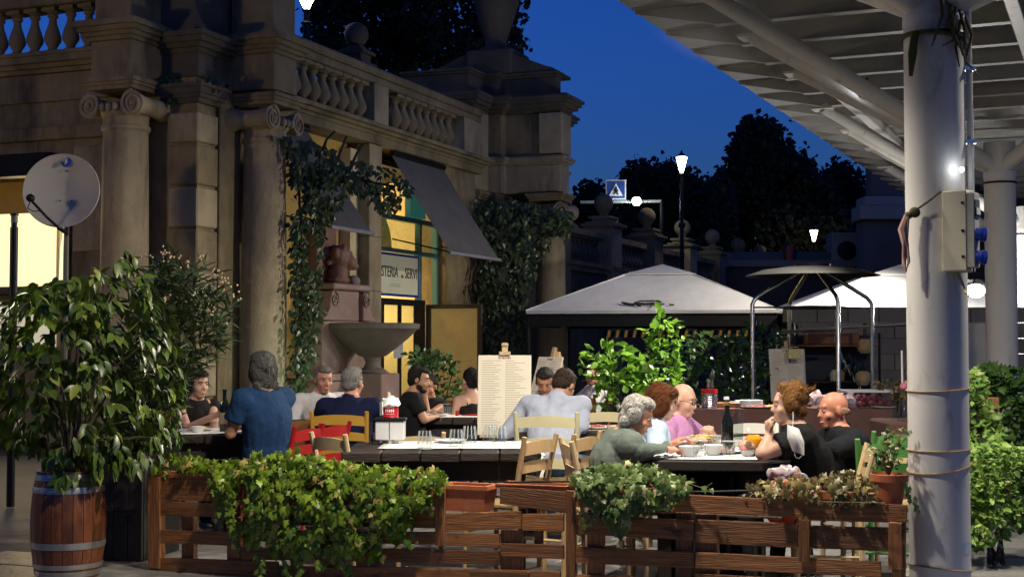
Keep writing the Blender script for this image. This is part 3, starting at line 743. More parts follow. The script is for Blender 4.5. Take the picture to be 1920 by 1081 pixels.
def added_lantern(x, y, z, label, watts):
    c = Vector((x, y, z)); f = lambda: None
    px = 960+FPX*c.x/c.y if c.y > 0.1 else 0
    t = thing('street_lamp', label, 'street lamp', (x, y, 0), 0, 'lit street lamps'); k = .68; h = .75
    part('post', MB().lathe([(.13,0),(.12,.5),(.07,.7),(.055,z*.6),(.045,z-h*.62*k),(.07,z-h*.6*k),(.05,z-h*.55*k)], n=14), BLACKM, t, smooth=35)
    part('glass', MB().lathe([(.07*k,z-h*.5*k),(.20*k,z+.12*k),(.21*k,z+.22*k)], n=8), LAMPG, t)
    part('cap', MB().lathe([(.24*k,z+.22*k),(.20*k,z+.28*k),(.08*k,z+.36*k),(.01*k,z+.5*k)], n=8), BLACKM, t)
    lamp('lamp_light', 'POINT', c, watts, (1,.72,.38), t, size=.2)
added_lantern(-9.0, 11.0, 3.3, 'street lamp added out of view left of the barrel bush', 780)  # unseen lamp, added to warm the left facade against the blue sky light
cs = thing('crossing_sign', 'blue pedestrian crossing sign on a horizontal mast', 'sign', (P(1200,378,40).x, 40, 0))
c0 = Vector(cs.location)
mp = lambda px, py, off=0: P(px, py, 40-off)-c0
GREYT = mat('mast grey', (.40,.40,.36), rough=.5)
part('mast_arm', MB().tube([mp(1088,379), mp(1240,377)], .045, 8), GREYT, cs)
part('mast_post', MB().tube([mp(1240,377), (mp(1240,377).x, 0, 0)], .05, 8), BLACKM, cs)
def flat(name, pts, off, m, th=.02):
    part(name, MB().poly3([mp(x, y, off) for x, y in pts][::-1], (0,.02,0)), m, cs)
WH = mat('sign white', (.72,.72,.72), rough=.4, emit=(1,1,1), emit_s=.05); BL = mat('sign blue', (.01,.045,.22), rough=.4, emit=(.02,.08,.4), emit_s=.08)
flat('sign_rim', [(1136,337),(1174,337),(1174,374),(1136,374)], 0, WH)
flat('sign_panel', [(1138.5,339.5),(1171.5,339.5),(1171.5,371.5),(1138.5,371.5)], .03, BL)
flat('sign_triangle', [(1155,343),(1168,367),(1142,367)], .06, WH)
flat('sign_figure', [(1154,350),(1156.5,350),(1157,354),(1160,358),(1158,359),(1160,365),(1158,365),(1155.5,360),(1152,365),(1150,364.5),(1153.5,358),(1151,358),(1151,356.5)], .09, BLACKM)
ml = thing('mast_lamp', 'cold white lamp on the mast beside the crossing sign', 'lamp', P(1193,378,39.8))
part('lamp_head', MB().cbox((0,0,.05),(.3,.2,.1)), BLACKM, ml); part('lens', MB().ell((0,-.1,0), (.13,.05,.13)), emis('cold led', (.75,.95,1.0), 45), ml)
lamp('mast_light', 'POINT', P(1193,380,39.5), 30, (.8,.95,1), ml, size=.15)

# ================================================================ PAVILION TENTS
def gazebo(label, apx, apy, D, half, zE, rz, emblem=False):
    c = P(apx, apy, D); zA = c.z
    t = thing('pavilion_tent', label, 'tent', (c.x, c.y, 0), rz, 'white pavilion tents')
    H = half; E = [(-H,-H),(H,-H),(H,H),(-H,H)]
    cs_ = .30                        # share of the half width covered by the vent cap
    for k in range(4):               # four roof panels with a slight sag
        (x0,y0),(x1,y1) = E[k], E[(k+1) % 4]
        mb = MB(); n = 10; m_ = 8; vs_ = []
        for j in range(m_+1):
            t_ = j/m_; f = 1-(1-.24)*t_; z = zE+(zA-.18-zE)*(t_**.93)
            for i in range(n+1):
                s_ = i/n
                sag = -.05*math.sin(math.pi*s_)*math.sin(math.pi*min(1,t_*1.05))*(1+.3*math.sin(5*s_+k))+.006*mnoise.noise(Vector((s_*6,t_*9,k)))
                vs_.append((f*(x0+(x1-x0)*s_), f*(y0+(y1-y0)*s_), z+sag))
        fs_ = [(j*(n+1)+i, j*(n+1)+i+1, (j+1)*(n+1)+i+1, (j+1)*(n+1)+i) for j in range(m_) for i in range(n)]
        mb.add(vs_, fs_); mb.add([(x,y,z-.012) for x,y,z in vs_], [q[::-1] for q in fs_])
        part('roof_panel', mb, CANVASW, t, smooth=True)
        g = .30
        part('vent_panel', MB().poly3([(g*x0,g*y0,zA-.20),(g*x1,g*y1,zA-.20),(0,0,zA)], (0,0,-.012)), CANVASW, t)
        part('valance', MB().poly3([(x0,y0,zE),(x1,y1,zE),(x1,y1,zE-.05),(x0,y0,zE-.05)], (-.004*(y1-y0)/H, .004*(x1-x0)/H, 0)), CANVASW, t)
        part('eave_rail', MB().box(-H+.03, H-.03, -.02, .02, zE-.27, zE-.055) if False else MB().bar((x0*.985,y0*.985,zE-.16),(x1*.985,y1*.985,zE-.16),.03,.2), DARK, t)
        part('pole', MB().tube([(x0*.98,y0*.98,0),(x0*.98,y0*.98,zE-.04)], .028, 8), BLACKM, t)
        part('hip_seam', MB().tube([(x0,y0,zE+.006),(x0*.62,y0*.62,zE+(zA-.18-zE)*.5+.012),(x0*.24,y0*.24,zA-.165)], .012, 5), CANVASW, t)
        if emblem and k == 0:
            def on(s_, t_):
                f = 1-.76*t_; z = zE+(zA-.18-zE)*(t_**.93)-.05*math.sin(math.pi*s_)*math.sin(math.pi*min(1,t_*1.05))
                return Vector((f*(x0+(x1-x0)*s_), f*(y0+(y1-y0)*s_)-.012, z+.02))
            EM = mat('emblem ink', (.03,.03,.035), rough=.7)
            for pts in ([(.42,.13),(.425,.20),(.44,.235),(.53,.235),(.545,.20),(.53,.13)], [(.36,.19),(.40,.15),(.44,.12),(.52,.12),(.56,.14)], [(.36,.19),(.385,.135),(.43,.11)], [(.44,.10),(.46,.07)], [(.51,.11),(.50,.08)], [(.58,.12),(.60,.11)], [(.42,.17),(.47,.15),(.52,.17)]):
                part('emblem_stroke', MB().tube([on(*q) for q in pts], .013, 5), EM, t)
    return t
gazebo('white square pavilion tent with a dark emblem on its roof', 1242, 495, 24.6, 2.06, 1.93, R(-12), True)
gazebo('white pavilion tent behind the steel hood frame without an emblem', 1690, 495, 23.2, 2.1, 1.93, R(-4))
gazebo('white pavilion tent farther off between the two grey pillars', 1990, 500, 26.5, 2.1, 1.93, R(-4))

# ================================================================ STEEL HOOD FRAME
hf_c = P(1524, 640, 15.2); HF = thing('hood_frame', 'stainless tube frame carrying a round dark metal hood', 'patio heater', (hf_c.x, hf_c.y, 0), R(8))
hr, zb, zh = .69, 1.42+(640-562)/171, 1.42+(640-508)/171
for k in range(4):
    a = R(180+90*k+2); dx, dy = math.cos(a), math.sin(a)
    part('leg_tube', MB().tube([(dx*hr,dy*hr,0),(dx*hr,dy*hr,zb-.05),(dx*(hr-.02),dy*(hr-.02),zb-.01),(dx*(hr-.06),dy*(hr-.06),zb+.03),(dx*.14,dy*.14,zh)], .023, 10), STEEL, HF, smooth=True)
part('hood', MB().lathe([(.05,zh+.06),(.30,zh+.045),(.55,zh+.01),(.725,zh-.05),(.73,zh-.055),(.55,zh-.005),(.25,zh+.02),(.04,zh+.03)], n=40, caps=False), mat('sooty hood', (.010,.010,.010), rough=.7), HF, smooth=True)
part('hood_cap', MB().lathe([(.2,zh+.05),(.2,zh+.075),(.05,zh+.085)], n=24), BLACKM, HF)
part('hub', MB().lathe([(.15,zh-.015),(.15,zh+.01)], n=20), STEEL, HF)
part('inner_disc', MB().lathe([(.3,zb-.10),(.42,zb-.085),(.30,zb-.07),(.05,zb-.06)], n=30), mat('sooty hood', (.03,.03,.03)), HF, smooth=True)
for k in range(2):
    a = R(2+90*k); dx, dy = math.cos(a), math.sin(a)
    part('cross_rod', MB().tube([(-dx*hr,-dy*hr,zb-.085),(dx*hr,dy*hr,zb-.085)], .011, 6), STEEL, HF)
# ================================================================ PALLET FENCE
FR, FLp = Vector((PX(1700,6.98), 6.98, 0)), Vector((PX(275,8.75), 8.75, 0))
fdir = (FR-FLp).normalized(); fn = Vector((fdir.y, -fdir.x, 0))      # fn looks towards the street side (camera)
def FP(px, py, off=0.0):
    d = ray(px, py); o = Vector((0,0,EYE)); p0 = FLp+fn*off
    t = (p0-o).dot(fn)/d.dot(fn); return o+d*t
FANG = math.atan2(fdir.y, fdir.x)
def plank(parent, px0, t0, b0, px1, t1, b1, off=0.0, th=.022, nm='plank', m=None):
    """board seen at these pixels, standing on the fence plane; its own local frame so the grain runs along it"""
    A, B, C, D_ = FP(px0,b0,off), FP(px1,b1,off), FP(px1,t1,off), FP(px0,t0,off)
    vert = abs(px1-px0) < abs(b0-t0)
    ax = ((D_-A) if vert else (B-A)).normalized()
    nn = fn.copy(); ay = nn.cross(ax).normalized()
    M3 = Matrix((ax, ay, nn)).transposed(); c = (A+B+C+D_)/4
    M = Matrix.Translation(c) @ M3.to_4x4(); inv = M.inverted()
    f = [inv @ p for p in (A,B,C,D_)]
    j = lambda: rnd.uniform(-.0025,.0025)
    f = [Vector((p.x+j(), p.y+j(), j())) for p in f]
    bk = [p-Vector((0,0,th)) for p in f]
    mb = MB(); mb.add(bk+f, [(0,3,2,1),(4,5,6,7),(0,1,5,4),(1,2,6,5),(2,3,7,6),(3,0,4,7)])
    me = mb.mesh(nm, bevel=.003); me.materials.append(m or PALLET)
    o = bpy.data.objects.new(nm, me); COL.objects.link(o); o.parent = parent
    o.matrix_basis = WM[parent.name].inverted() @ M
    for e in (.06, .94):                          # two nail heads at each end
        pass
    return o
def pallet(label, px):
    p = FP(px, 1060); p.z = 0
    return thing('pallet_panel', label, 'pallet fence', p, 0, 'upright pallets of the terrace fence')
PA = pallet('dark stained pallet panel beside the black planter', 350)
for q in ((300,893,936,452,899,941),(300,939,966,447,944,969),(280,992,1017,447,997,1022),(280,1043,1070,520,1052,1086)): plank(PA,*q)
for q in ((277,893,1064,301,894,1066),(425,968,1060,446,969,1062),(340,968,1060,362,969,1062)): plank(PA,*q, off=-.03, th=.05, nm='post')
plank(PA, 277, 893, 1064, 299, 894, 1066, off=.012, nm='post')
PB = pallet('pallet panel half hidden by the hanging ivy', 640)
for q in ((455,902,940,815,912,950),(455,950,982,815,956,990),(455,993,1014,820,996,1020),(452,1026,1048,700,1030,1052),(520,1060,1095,780,1066,1095)): plank(PB,*q)
for q in ((600,900,1090,630,900,1090),(455,900,1085,478,900,1085)): plank(PB,*q, off=-.03, th=.05, nm='post')
PC = pallet('patched pallet panel below the empty terracotta trough', 900)
for q in ((836,962,997,977,957,990),(836,999,1023,935,1001,1026),(690,1027,1052,936,1031,1058),(640,1060,1092,1050,1070,1100),(937,912,943,1066,921,962),(979,963,993,1057,962,995),(938,1018,1042,1056,1020,1047)): plank(PC,*q)
for q in ((815,905,1023,834,906,1024),(1060,918,1092,1078,920,1092)): plank(PC,*q, off=.014, nm='post')
for q in ((938,993,1068,976,994,1069),(1001,993,1020,1014,993,1020)): plank(PC,*q, off=-.03, th=.05, nm='post')
plank(PC, 880, 1069, 1092, 990, 1072, 1094, off=.025)
PD = pallet('pallet panel under the smaller ivy', 1190)
for q in ((1070,918,950,1262,926,958),(1079,964,1000,1301,976,1012),(1074,1024,1055,1301,1034,1064),(1080,1076,1104,1301,1086,1110)): plank(PD,*q)
for q in ((1100,955,1090,1130,955,1090),(1267,960,1100,1298,960,1100)): plank(PD,*q, off=-.03, th=.05, nm='post')
PE = pallet('wide pallet panel ending at the grey pillar', 1500)
for q in ((1256,925,958,1506,937,969),(1508,936,975,1700,946,979),(1303,973,1016,1496,981,1026),(1519,984,1026,1668,990,1033),(1303,1034,1064,1652,1052,1082),(1303,1075,1108,1700,1092,1120)): plank(PE,*q)
for q in ((1497,973,1053,1518,975,1054),(1665,978,1066,1691,980,1067)): plank(PE,*q, off=.03, nm='post')
for q in ((1303,962,1100,1345,962,1100),(1672,975,1110,1697,976,1110)): plank(PE,*q, off=-.03, th=.05, nm='post')
bp = part('bundle_rod', MB().tube([FP(1165,955,-.06), FP(1465,970,-.06)], .008, 8), STEEL, PE, world=True, smooth=True)
NAIL = mat('nail heads', (.16,.14,.12), rough=.4, metal=.7)
nl = MB()
for x, y in ((1262,935),(1262,950),(1500,945),(1515,948),(1515,965),(1690,956),(1310,985),(1310,1008),(1489,990),(1489,1015),(1526,993),(1526,1018),(1661,1000),(1310,1045),(1507,985),(1507,1040),(1678,990),(1678,1055)):
    nl.lathe([(.004,0),(.004,.002)], FP(x,y,.034 if x in (1507,1678) else .003), 6, axis=fn)
part('nail_heads', nl, NAIL, PE, world=True, kind='stuff')
# cable running along the fence top
cable = MB().tube([FP(905,902,.0),FP(960,903,.0),FP(1065,902,0),FP(1240,920,0),FP(1330,921,0),FP(1400,919,0),FP(1480,914,0)], .006, 6)
o_ = FP(1200,915); solo('power_cable', MB().add([tuple(Vector(v)-o_) for v in cable.v], cable.f), BLACKM, 'black cable lying along the top of the pallet fence', 'cable', loc=o_, smooth=True)

# ---------------------------------------------------------------- pots
def trough(label, px0, px1, yt, yb, off, nm='terracotta_trough', depth=.17):
    c = (FP(px0,yb,off)+FP(px1,yb,off))/2; w = (FP(px1,yt,off)-FP(px0,yt,off)).length; h = FP(px0,yt,off).z-c.z
    t = thing(nm, label, 'planter', c, FANG)
    k = .86; x, d = w/2, depth/2
    mb = MB(); mb.add([(-x*k,-d*k,0),(x*k,-d*k,0),(x*k,d*k,0),(-x*k,d*k,0),(-x,-d,h),(x,-d,h),(x,d,h),(-x,d,h)], [(0,3,2,1),(0,1,5,4),(1,2,6,5),(2,3,7,6),(3,0,4,7)])
    part('body', mb, TERRA, t)
    part('rim', MB().box(-x-.012, x+.012, -d-.012, -d+.014, h-.022, h).box(-x-.012, x+.012, d-.014, d+.012, h-.022, h).box(-x-.012,-x+.014,-d+.014,d-.014,h-.022,h).box(x-.014,x+.012,-d+.014,d-.014,h-.022,h), TERRA, t)
    part('soil', MB().box(-x+.014, x-.014, -d+.014, d-.014, h-.05, h-.03), mat('soil', (.03,.022,.016), (.02,.015,.01), 40, .95, bump=.5), t)
    return t, c, w, h
trough('empty terracotta trough hanging in the patched pallet', 836, 922, 905, 955, -.10)
trough('terracotta trough behind the tilted top plank', 945, 1072, 903, 935, -.11)
trough('terracotta trough holding the smaller green ivy', 1080, 1265, 905, 940, -.11)
trough('long terracotta trough holding the big hanging ivy', 455, 812, 888, 925, -.11)
trough('terracotta trough on the dark stained pallet', 296, 448, 884, 915, -.10)
trough('terracotta trough holding dried yellowing ivy', 1482, 1632, 920, 950, -.08)
pc_ = FP(1668, 945, -.09)
pot = thing('flower_pot', 'round terracotta pot on the fence beside the grey pillar', 'pot', pc_)
part('body', MB().lathe([(.062,0),(.075,.08),(.086,.118),(.094,.12),(.096,.155),(.088,.157),(.084,.14)], n=28), TERRA, pot, smooth=35)
part('soil', MB().lathe([(.08,.135),(.02,.14)], n=20), MATS['soil'], pot)

# ---------------------------------------------------------------- wine barrel and black tub
bc = P(127, 1086, 8.5); bc.z = 0
bar = thing('wine_barrel', 'small oak wine barrel with galvanised hoops used as a planter', 'barrel', bc)
BARREL = mat('varnished oak', (.20,.062,.022), (.10,.030,.011), 7, .42, bump=.3, bscale=22, stretch=(5,5,.6), perobj=True, rand=.22, coat=.25, c3=(.05,.018,.009), c3_scale=4, c3_lo=.55, c3_hi=.75)
HOOP = mat('galvanised hoop', (.52,.50,.47), (.38,.36,.33), 14, .42, metal=.85)
bh, ns = .64, 22
def brad(z): t = (z/bh-.5)*2; return .222-.036*t*t
for k in range(ns):
    mb = MB(); a0, a1 = 2*math.pi*k/ns+.008, 2*math.pi*(k+1)/ns-.008; vs_ = []
    for i in range(9):
        z = bh*i/8
        for a, rr in ((a0,brad(z)),((a0+a1)/2,brad(z)*1.004),(a1,brad(z)),(a1,brad(z)-.02),(a0,brad(z)-.02)): vs_.append((math.cos(a)*rr, math.sin(a)*rr, z))
    fs_ = [(i*5+j, i*5+(j+1)%5, (i+1)*5+(j+1)%5, (i+1)*5+j) for i in range(8) for j in range(5)]+[(0,4,3,2,1),(40,41,42,43,44)]
    part('stave', mb.add(vs_, fs_), BARREL, bar, smooth=30)
for zc, hh in ((.03,.035),(.075,.03),(.20,.04),(.53,.036),(.605,.038)):
    part('hoop', MB().lathe([(brad(zc-hh/2)+.003,zc-hh/2),(brad(zc)+.005,zc),(brad(zc+hh/2)+.003,zc+hh/2)], n=44, caps=False), HOOP, bar, smooth=True)
for k in range(6): part('rivet', MB().ell((math.cos(-1.6+k*.22)*(.216), math.sin(-1.6+k*.22)*(.216), .20 if k%2 else .53), .006), HOOP, bar) if k in (0,3,4) else None
part('soil', MB().lathe([(.17,.60),(.05,.615)], n=20), MATS['soil'], bar)
tb = P(236, 1070, 9.35); tb.z = 0
tub = thing('black_tub', 'tall black wooden tub planter between barrel and pallet fence', 'planter', tb, R(-14))
BLKW = mat('black painted wood', (.020,.018,.017), (.013,.012,.011), 6, .55, bump=.3, bscale=20, stretch=(6,6,.8), perobj=True)
for k in range(5):
    part('plank', MB().box(-.26+k*.104, -.26+k*.104+.1, -.26, -.238, 0, .70), BLKW, tub, bevel=.003)
    part('plank', MB().box(-.26+k*.104, -.26+k*.104+.1, .238, .26, 0, .70), BLKW, tub, bevel=.003)
    part('plank', MB().box(.237, .26, -.234+k*.094, -.234+k*.094+.09, 0, .70), BLKW, tub, bevel=.003)
    part('plank', MB().box(-.26, -.237, -.234+k*.094, -.234+k*.094+.09, 0, .70), BLKW, tub, bevel=.003)
part('soil', MB().box(-.23,.23,-.23,.23,.6,.64), MATS['soil'], tub)
part('iron_handle', MB().tube([(-.2,-.275,.32),(.24,-.275,.325)], .009, 6), BLACKM, tub)

# ================================================================ LEAVES
def leaf_mesh(kind, m, seed=0):
    r_ = random.Random(seed); mb = MB()
    if kind == 'ivy':
        out = [(0,0),(-.13,.20),(-.02,.46),(.22,.30),(.42,.52),(.56,.22),(1.0,.0)]
        pts = out+[(x,-y) for x,y in out[-2:0:-1]]
        cz = .10
        vs_ = [(.30,0,cz*.6)]+[(x, y*r_.uniform(.9,1.1), -cz*abs(y)*.9-.22*max(0,x-.3)**2+r_.uniform(-.03,.03)) for x,y in pts]
        n = len(pts); mb.add(vs_, [(0,1+i,1+(i+1)%n) for i in range(n)])
    else:
        wd = {'oval':.26, 'lance':.085, 'broad':.36, 'tree':.40}[kind]
        N = 5; vs_ = []; bend = r_.uniform(.15,.5)
        for i in range(N+1):
            t = i/N; w = wd*math.sin(math.pi*(t**.8))*(1-.15*t); z = -bend*t*t*.5
            if kind == 'tree': w *= 1+.25*(i%2)
            vs_ += [(t,w,z+.22*w),(t,0,z),(t,-w,z+.22*w)]
        fs_ = [(i*3,i*3+1,(i+1)*3+1,(i+1)*3) for i in range(N)]+[(i*3+1,i*3+2,(i+1)*3+2,(i+1)*3+1) for i in range(N)]
        mb.add(vs_, fs_)
    me = mb.mesh('leaf', smooth=True)
    if m: me.materials.append(m)
    return me
def orient(p, d, nrm, size):
    """matrix with x along d (leaf base to tip) and z near nrm"""
    x = Vector(d).normalized(); z = Vector(nrm); z = z-x*z.dot(x)
    if z.length < 1e-4: z = x.orthogonal()
    z.normalize(); y = z.cross(x)
    return Matrix.Translation(p) @ Matrix((x,y,z)).transposed().to_4x4() @ Matrix.Scale(size, 4)
def joined_leaves(name, mats_, meshes, parent, m, world=True):
    """one mesh of many leaves"""
    V, F, k = [], [], 0
    src = []
    for me in meshes:
        v = np.array([q.co[:] for q in me.vertices]); f = [tuple(p.vertices) for p in me.polygons]; src.append((v, f))
    inv = WM[root_of(parent).name].inverted() if (world and parent is not None) else Matrix.Identity(4)
    for i, M in enumerate(mats_):
        v, f = src[i % len(src)]; A = np.array(inv @ M)
        V.append(v @ A[:3,:3].T + A[:3,3]); F += [tuple(j+k for j in q) for q in f]; k += len(v)
    me = bpy.data.meshes.new(name); me.from_pydata(np.concatenate(V).tolist(), [], F)
    me.polygons.foreach_set('use_smooth', [True]*len(me.polygons)); me.materials.append(m)
    o = bpy.data.objects.new(name, me); COL.objects.link(o); o.parent = parent; o['kind'] = 'stuff'
    return o
def leaves(parent, mats_, kind, m, n_ind=0, seed=0, name='leaf'):
    """nearest leaves become objects of their own, the rest one joined part"""
    ms = [leaf_mesh(kind, m, seed+s) for s in range(4)]
    mats_ = sorted(mats_, key=lambda M: (M.translation-Vector((0,0,EYE))).length)
    inv = WM[root_of(parent).name].inverted()
    for i, M in enumerate(mats_[:n_ind]): inst(name, ms[i % 4], parent, inv @ M)
    if len(mats_) > n_ind: joined_leaves('foliage', mats_[n_ind:], ms, parent, m)
def rv(s=1.0): return Vector((rnd.gauss(0,s), rnd.gauss(0,s), rnd.gauss(0,s)))

IVY = leaf_mat('ivy leaf', (.050,.110,.008), (.225,.320,.020), trans=.18, yellow=(.42,.30,.09))
IVY2 = leaf_mat('variegated ivy leaf', (.05,.10,.02), (.17,.24,.06), trans=.18, yellow=(.50,.42,.22))
DRYIVY = leaf_mat('drying ivy leaf', (.07,.07,.022), (.30,.22,.07), trans=.15, yellow=(.34,.16,.06))
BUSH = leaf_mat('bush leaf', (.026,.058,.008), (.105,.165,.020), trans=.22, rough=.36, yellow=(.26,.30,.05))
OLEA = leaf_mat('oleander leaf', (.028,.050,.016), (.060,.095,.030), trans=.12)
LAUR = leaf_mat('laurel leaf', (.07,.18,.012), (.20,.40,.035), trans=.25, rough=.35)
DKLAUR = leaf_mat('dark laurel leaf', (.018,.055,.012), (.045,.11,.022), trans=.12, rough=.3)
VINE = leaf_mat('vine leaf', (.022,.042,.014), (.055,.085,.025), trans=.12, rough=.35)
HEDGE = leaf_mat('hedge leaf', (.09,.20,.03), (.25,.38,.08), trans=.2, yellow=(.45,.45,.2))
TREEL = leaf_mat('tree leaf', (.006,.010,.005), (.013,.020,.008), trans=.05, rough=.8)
STEM = mat('green brown stem', (.09,.075,.035), rough=.7)
BARK = mat('dark bark', (.045,.035,.026), (.03,.024,.018), 8, .9, bump=.5)

def interp(tab, x):
    for (x0,y0),(x1,y1) in zip(tab, tab[1:]):
        if x0 <= x <= x1: return y0+(y1-y0)*(x-x0)/(x1-x0)
    return tab[0][1] if x < tab[0][0] else tab[-1][1]
def fence_ivy(label, top, bot, n, size, m, off=(.02,.16), n_ind=300, name='ivy_plant', strands=(), topn=0, topw=.18):
    x0, x1 = top[0][0], top[-1][0]
    base = FP((x0+x1)/2, 905, -.1)
    t = thing(name, label, 'ivy', base)
    M = []; k = 0
    while k < n:
        px = rnd.uniform(x0, x1); yt, yb = interp(top, px), interp(bot, px)
        if yb-yt < 3 or rnd.random() > (yb-yt)/max(b[1]-a[1] for a, b in zip(top, bot)) : 
            if rnd.random() > .3: continue
        px += rnd.gauss(0,5); py = yt+(yb-yt)*rnd.random()*(1+.16*mnoise.noise(Vector((px*.05, 7.7, 1))))+rnd.gauss(0,6)
        f = (py-yt)/max(8,(yb-yt)); bulge = math.sin(math.pi*min(1,max(0,f)*.75+.12))
        cl = mnoise.noise(Vector((px*.03, py*.03, 3.1)))
        if cl < (-.20 if f > .25 else -.4) and rnd.random() < .93: continue
        of = off[0]+(off[1]-off[0])*bulge*(rnd.random()**.6)+.05*cl
        p = FP(px, py, of)
        d = Vector((rnd.gauss(0,.55), 0, 0)); dd = fdir*d.x+Vector((0,0,-1+rnd.gauss(0,.35)))+fn*rnd.gauss(.25,.3)
        nn = fn*1.0+Vector((0,0,.55))+rv(.38)
        M.append(orient(p, dd, nn, size*rnd.uniform(.5,1.45))); k += 1
    for k in range(topn):
        px = rnd.uniform(x0, x1); yt = interp(top, px)
        p = FP(px, yt+rnd.uniform(-4,14), -rnd.random()*topw)
        M.append(orient(p, rv(1)+Vector((0,0,.1))+fn*.3, Vector((0,0,1))+fn*.5+rv(.4), size*rnd.uniform(.6,1.2)))
    for pts, cnt in strands:
        q = [FP(x, y, .05+.03*i) for i, (x, y) in enumerate(pts)]
        part('stem', MB().tube(q, .0028, 5), STEM, t, world=True)
        for i in range(cnt):
            s = rnd.random()*(len(q)-1); j = min(int(s), len(q)-2); p = q[j].lerp(q[j+1], s-j)+rv(.012)
            M.append(orient(p, fdir*rnd.gauss(0,.6)+Vector((0,0,-1))+fn*.3, fn+Vector((0,0,.5))+rv(.4), size*rnd.uniform(.55,1.0)))
    leaves(t, M, 'ivy', m, n_ind, 5, 'leaf')
    return t
fence_ivy('thick green ivy hanging over the middle of the pallet fence',
    [(405,885),(440,868),(480,858),(540,852),(600,862),(660,872),(720,880),(790,886),(828,892)],
    [(405,905),(430,985),(470,1008),(520,1032),(560,1048),(610,1030),(660,1052),(700,1030),(745,1000),(790,945),(828,905)],
    3300, .043, IVY, n_ind=300, topn=320,
    strands=(([(480,980),(484,1030),(490,1085)],34),([(525,1000),(530,1050),(545,1085)],26),([(590,1000),(598,1050),(600,1062)],20),([(640,1010),(645,1055),(655,1078)],30),([(700,980),(712,1020),(716,1050)],20),([(560,1000),(566,1050),(560,1085)],26),([(440,950),(446,1000),(450,1035)],16),([(760,950),(772,1000),(770,1020)],12),([(745,960),(760,985)],8),([(605,950),(610,1000)],4),([(415,940),(405,975)],10),([(800,930),(812,960)],8)))
fence_ivy('low green ivy along the trough on the dark stained pallet', [(282,872),(320,850),(370,862),(450,868)], [(282,888),(320,892),(370,888),(450,895)], 330, .036, IVY, off=(-.08,.05), n_ind=60, topn=120,
    strands=(([(412,900),(410,930),(408,955)],6),))
fence_ivy('smaller bushy ivy spilling from a trough over the pallet fence', [(1078,898),(1110,880),(1160,868),(1200,872),(1240,885),(1290,905)], [(1078,912),(1110,945),(1150,985),(1180,985),(1200,960),(1235,948),(1262,930),(1290,915)],
    900, .042, IVY2, n_ind=180, topn=160, strands=(([(1155,970),(1160,1000),(1165,1018)],12),([(1112,950),(1105,975),(1098,985)],8),([(1290,905),(1320,915),(1335,905)],4),([(1240,940),(1255,955)],6)))
fence_ivy('dry yellowing ivy in the trough near the terracotta pot', [(1400,918),(1440,905),(1490,900),(1540,893),(1600,885),(1640,905)], [(1400,928),(1440,928),(1490,932),(1540,938),(1600,945),(1640,940)],
    330, .032, DRYIVY, off=(-.02,.09), n_ind=120, topn=120, strands=(([(1500,925),(1540,940),(1660,942)],16),))
# herbs in the round pot
hp = thing('potted_herb', 'leafy green plant growing in the round terracotta pot', 'plant', pc_+Vector((0,0,.14)))
M = []
for k in range(16):
    a = rnd.uniform(0,6.28); tip = Vector((math.cos(a)*rnd.uniform(.02,.13), math.sin(a)*rnd.uniform(.02,.10), rnd.uniform(.05,.24)))
    q = [Vector((0,0,0)), tip*.5+Vector((0,0,.03)), tip]
    part('stem', MB().tube(q, .002, 4), STEM, hp)
    for j in range(9): M.append(orient(pc_+Vector((0,0,.14))+q[1].lerp(tip, rnd.random())+rv(.012), rv(1)+Vector((0,0,.2)), Vector((0,-.4,1))+rv(.4), rnd.uniform(.02,.034)))
for k in range(14):
    f = k/13; M.append(orient(P(1696+26*f+rnd.uniform(-6,6), 905+50*f, 7.02), Vector((rnd.gauss(0,.5),0,-1)), Vector((0,-1,.4))+rv(.3), .030))
leaves(hp, M, 'ivy', IVY2, 60, 9)

# ---------------------------------------------------------------- big bush in the barrel
bz = Vector((bc.x, bc.y, .61))
bush = thing('barrel_bush', 'large drooping green bush growing out of the wine barrel', 'bush', bz)
M = []; tips = []
outl = [(470,220,235),(505,205,255),(530,60,290),(560,0,300),(600,-60,320),(650,-60,335),(700,-70,340),(760,-70,345),(810,-40,340),(850,40,300),(890,80,200),(910,90,190)]
def bush_span(y):
    return interp([(a,b) for a,b,c in outl], y), interp([(a,c) for a,b,c in outl], y)
while len(tips) < 520:
    y = rnd.uniform(475, 905); l_, r_ = bush_span(y)
    if rnd.random() > (r_-l_)/420: continue
    x = rnd.uniform(l_, r_); D = 8.68+rnd.uniform(-.52,.62)*math.sqrt(max(.08,1-((x-140)/230)**2))
    if y > 840: D = 8.68-abs(rnd.gauss(.28,.07))
    tips.append(P(x, y, D))
tips += [P(235,470,8.5), P(228,476,8.52), P(245,480,8.55), P(236,500,8.5)]
for p in tips:
    out = (p-(bz+Vector((0,0,.5)))); out.z *= .4; out.normalize()
    c = rnd.choice((3,4,5,6))
    for j in range(c):
        side = Vector((-out.y,out.x,0))*((j-(c-1)/2)*.42+rnd.gauss(0,.15))
        d = out*.55+side+Vector((0,0,-.85+rnd.gauss(0,.35)))
        M.append(orient(p+rv(.012), d, out+Vector((0,0,.9))+rv(.25), rnd.uniform(.062,.118)))
leaves(bush, M, 'oval', BUSH, 300, 20)
for k in range(30):
    p = rnd.choice(tips)-bz; q = [Vector((rnd.uniform(-.08,.08), rnd.uniform(-.08,.08), 0)), Vector((p.x*.35, p.y*.35, p.z*.6+.08)), p]
    part('branch', MB().tube(q, [.010,.006,.0025], 6), STEM, bush, smooth=True)
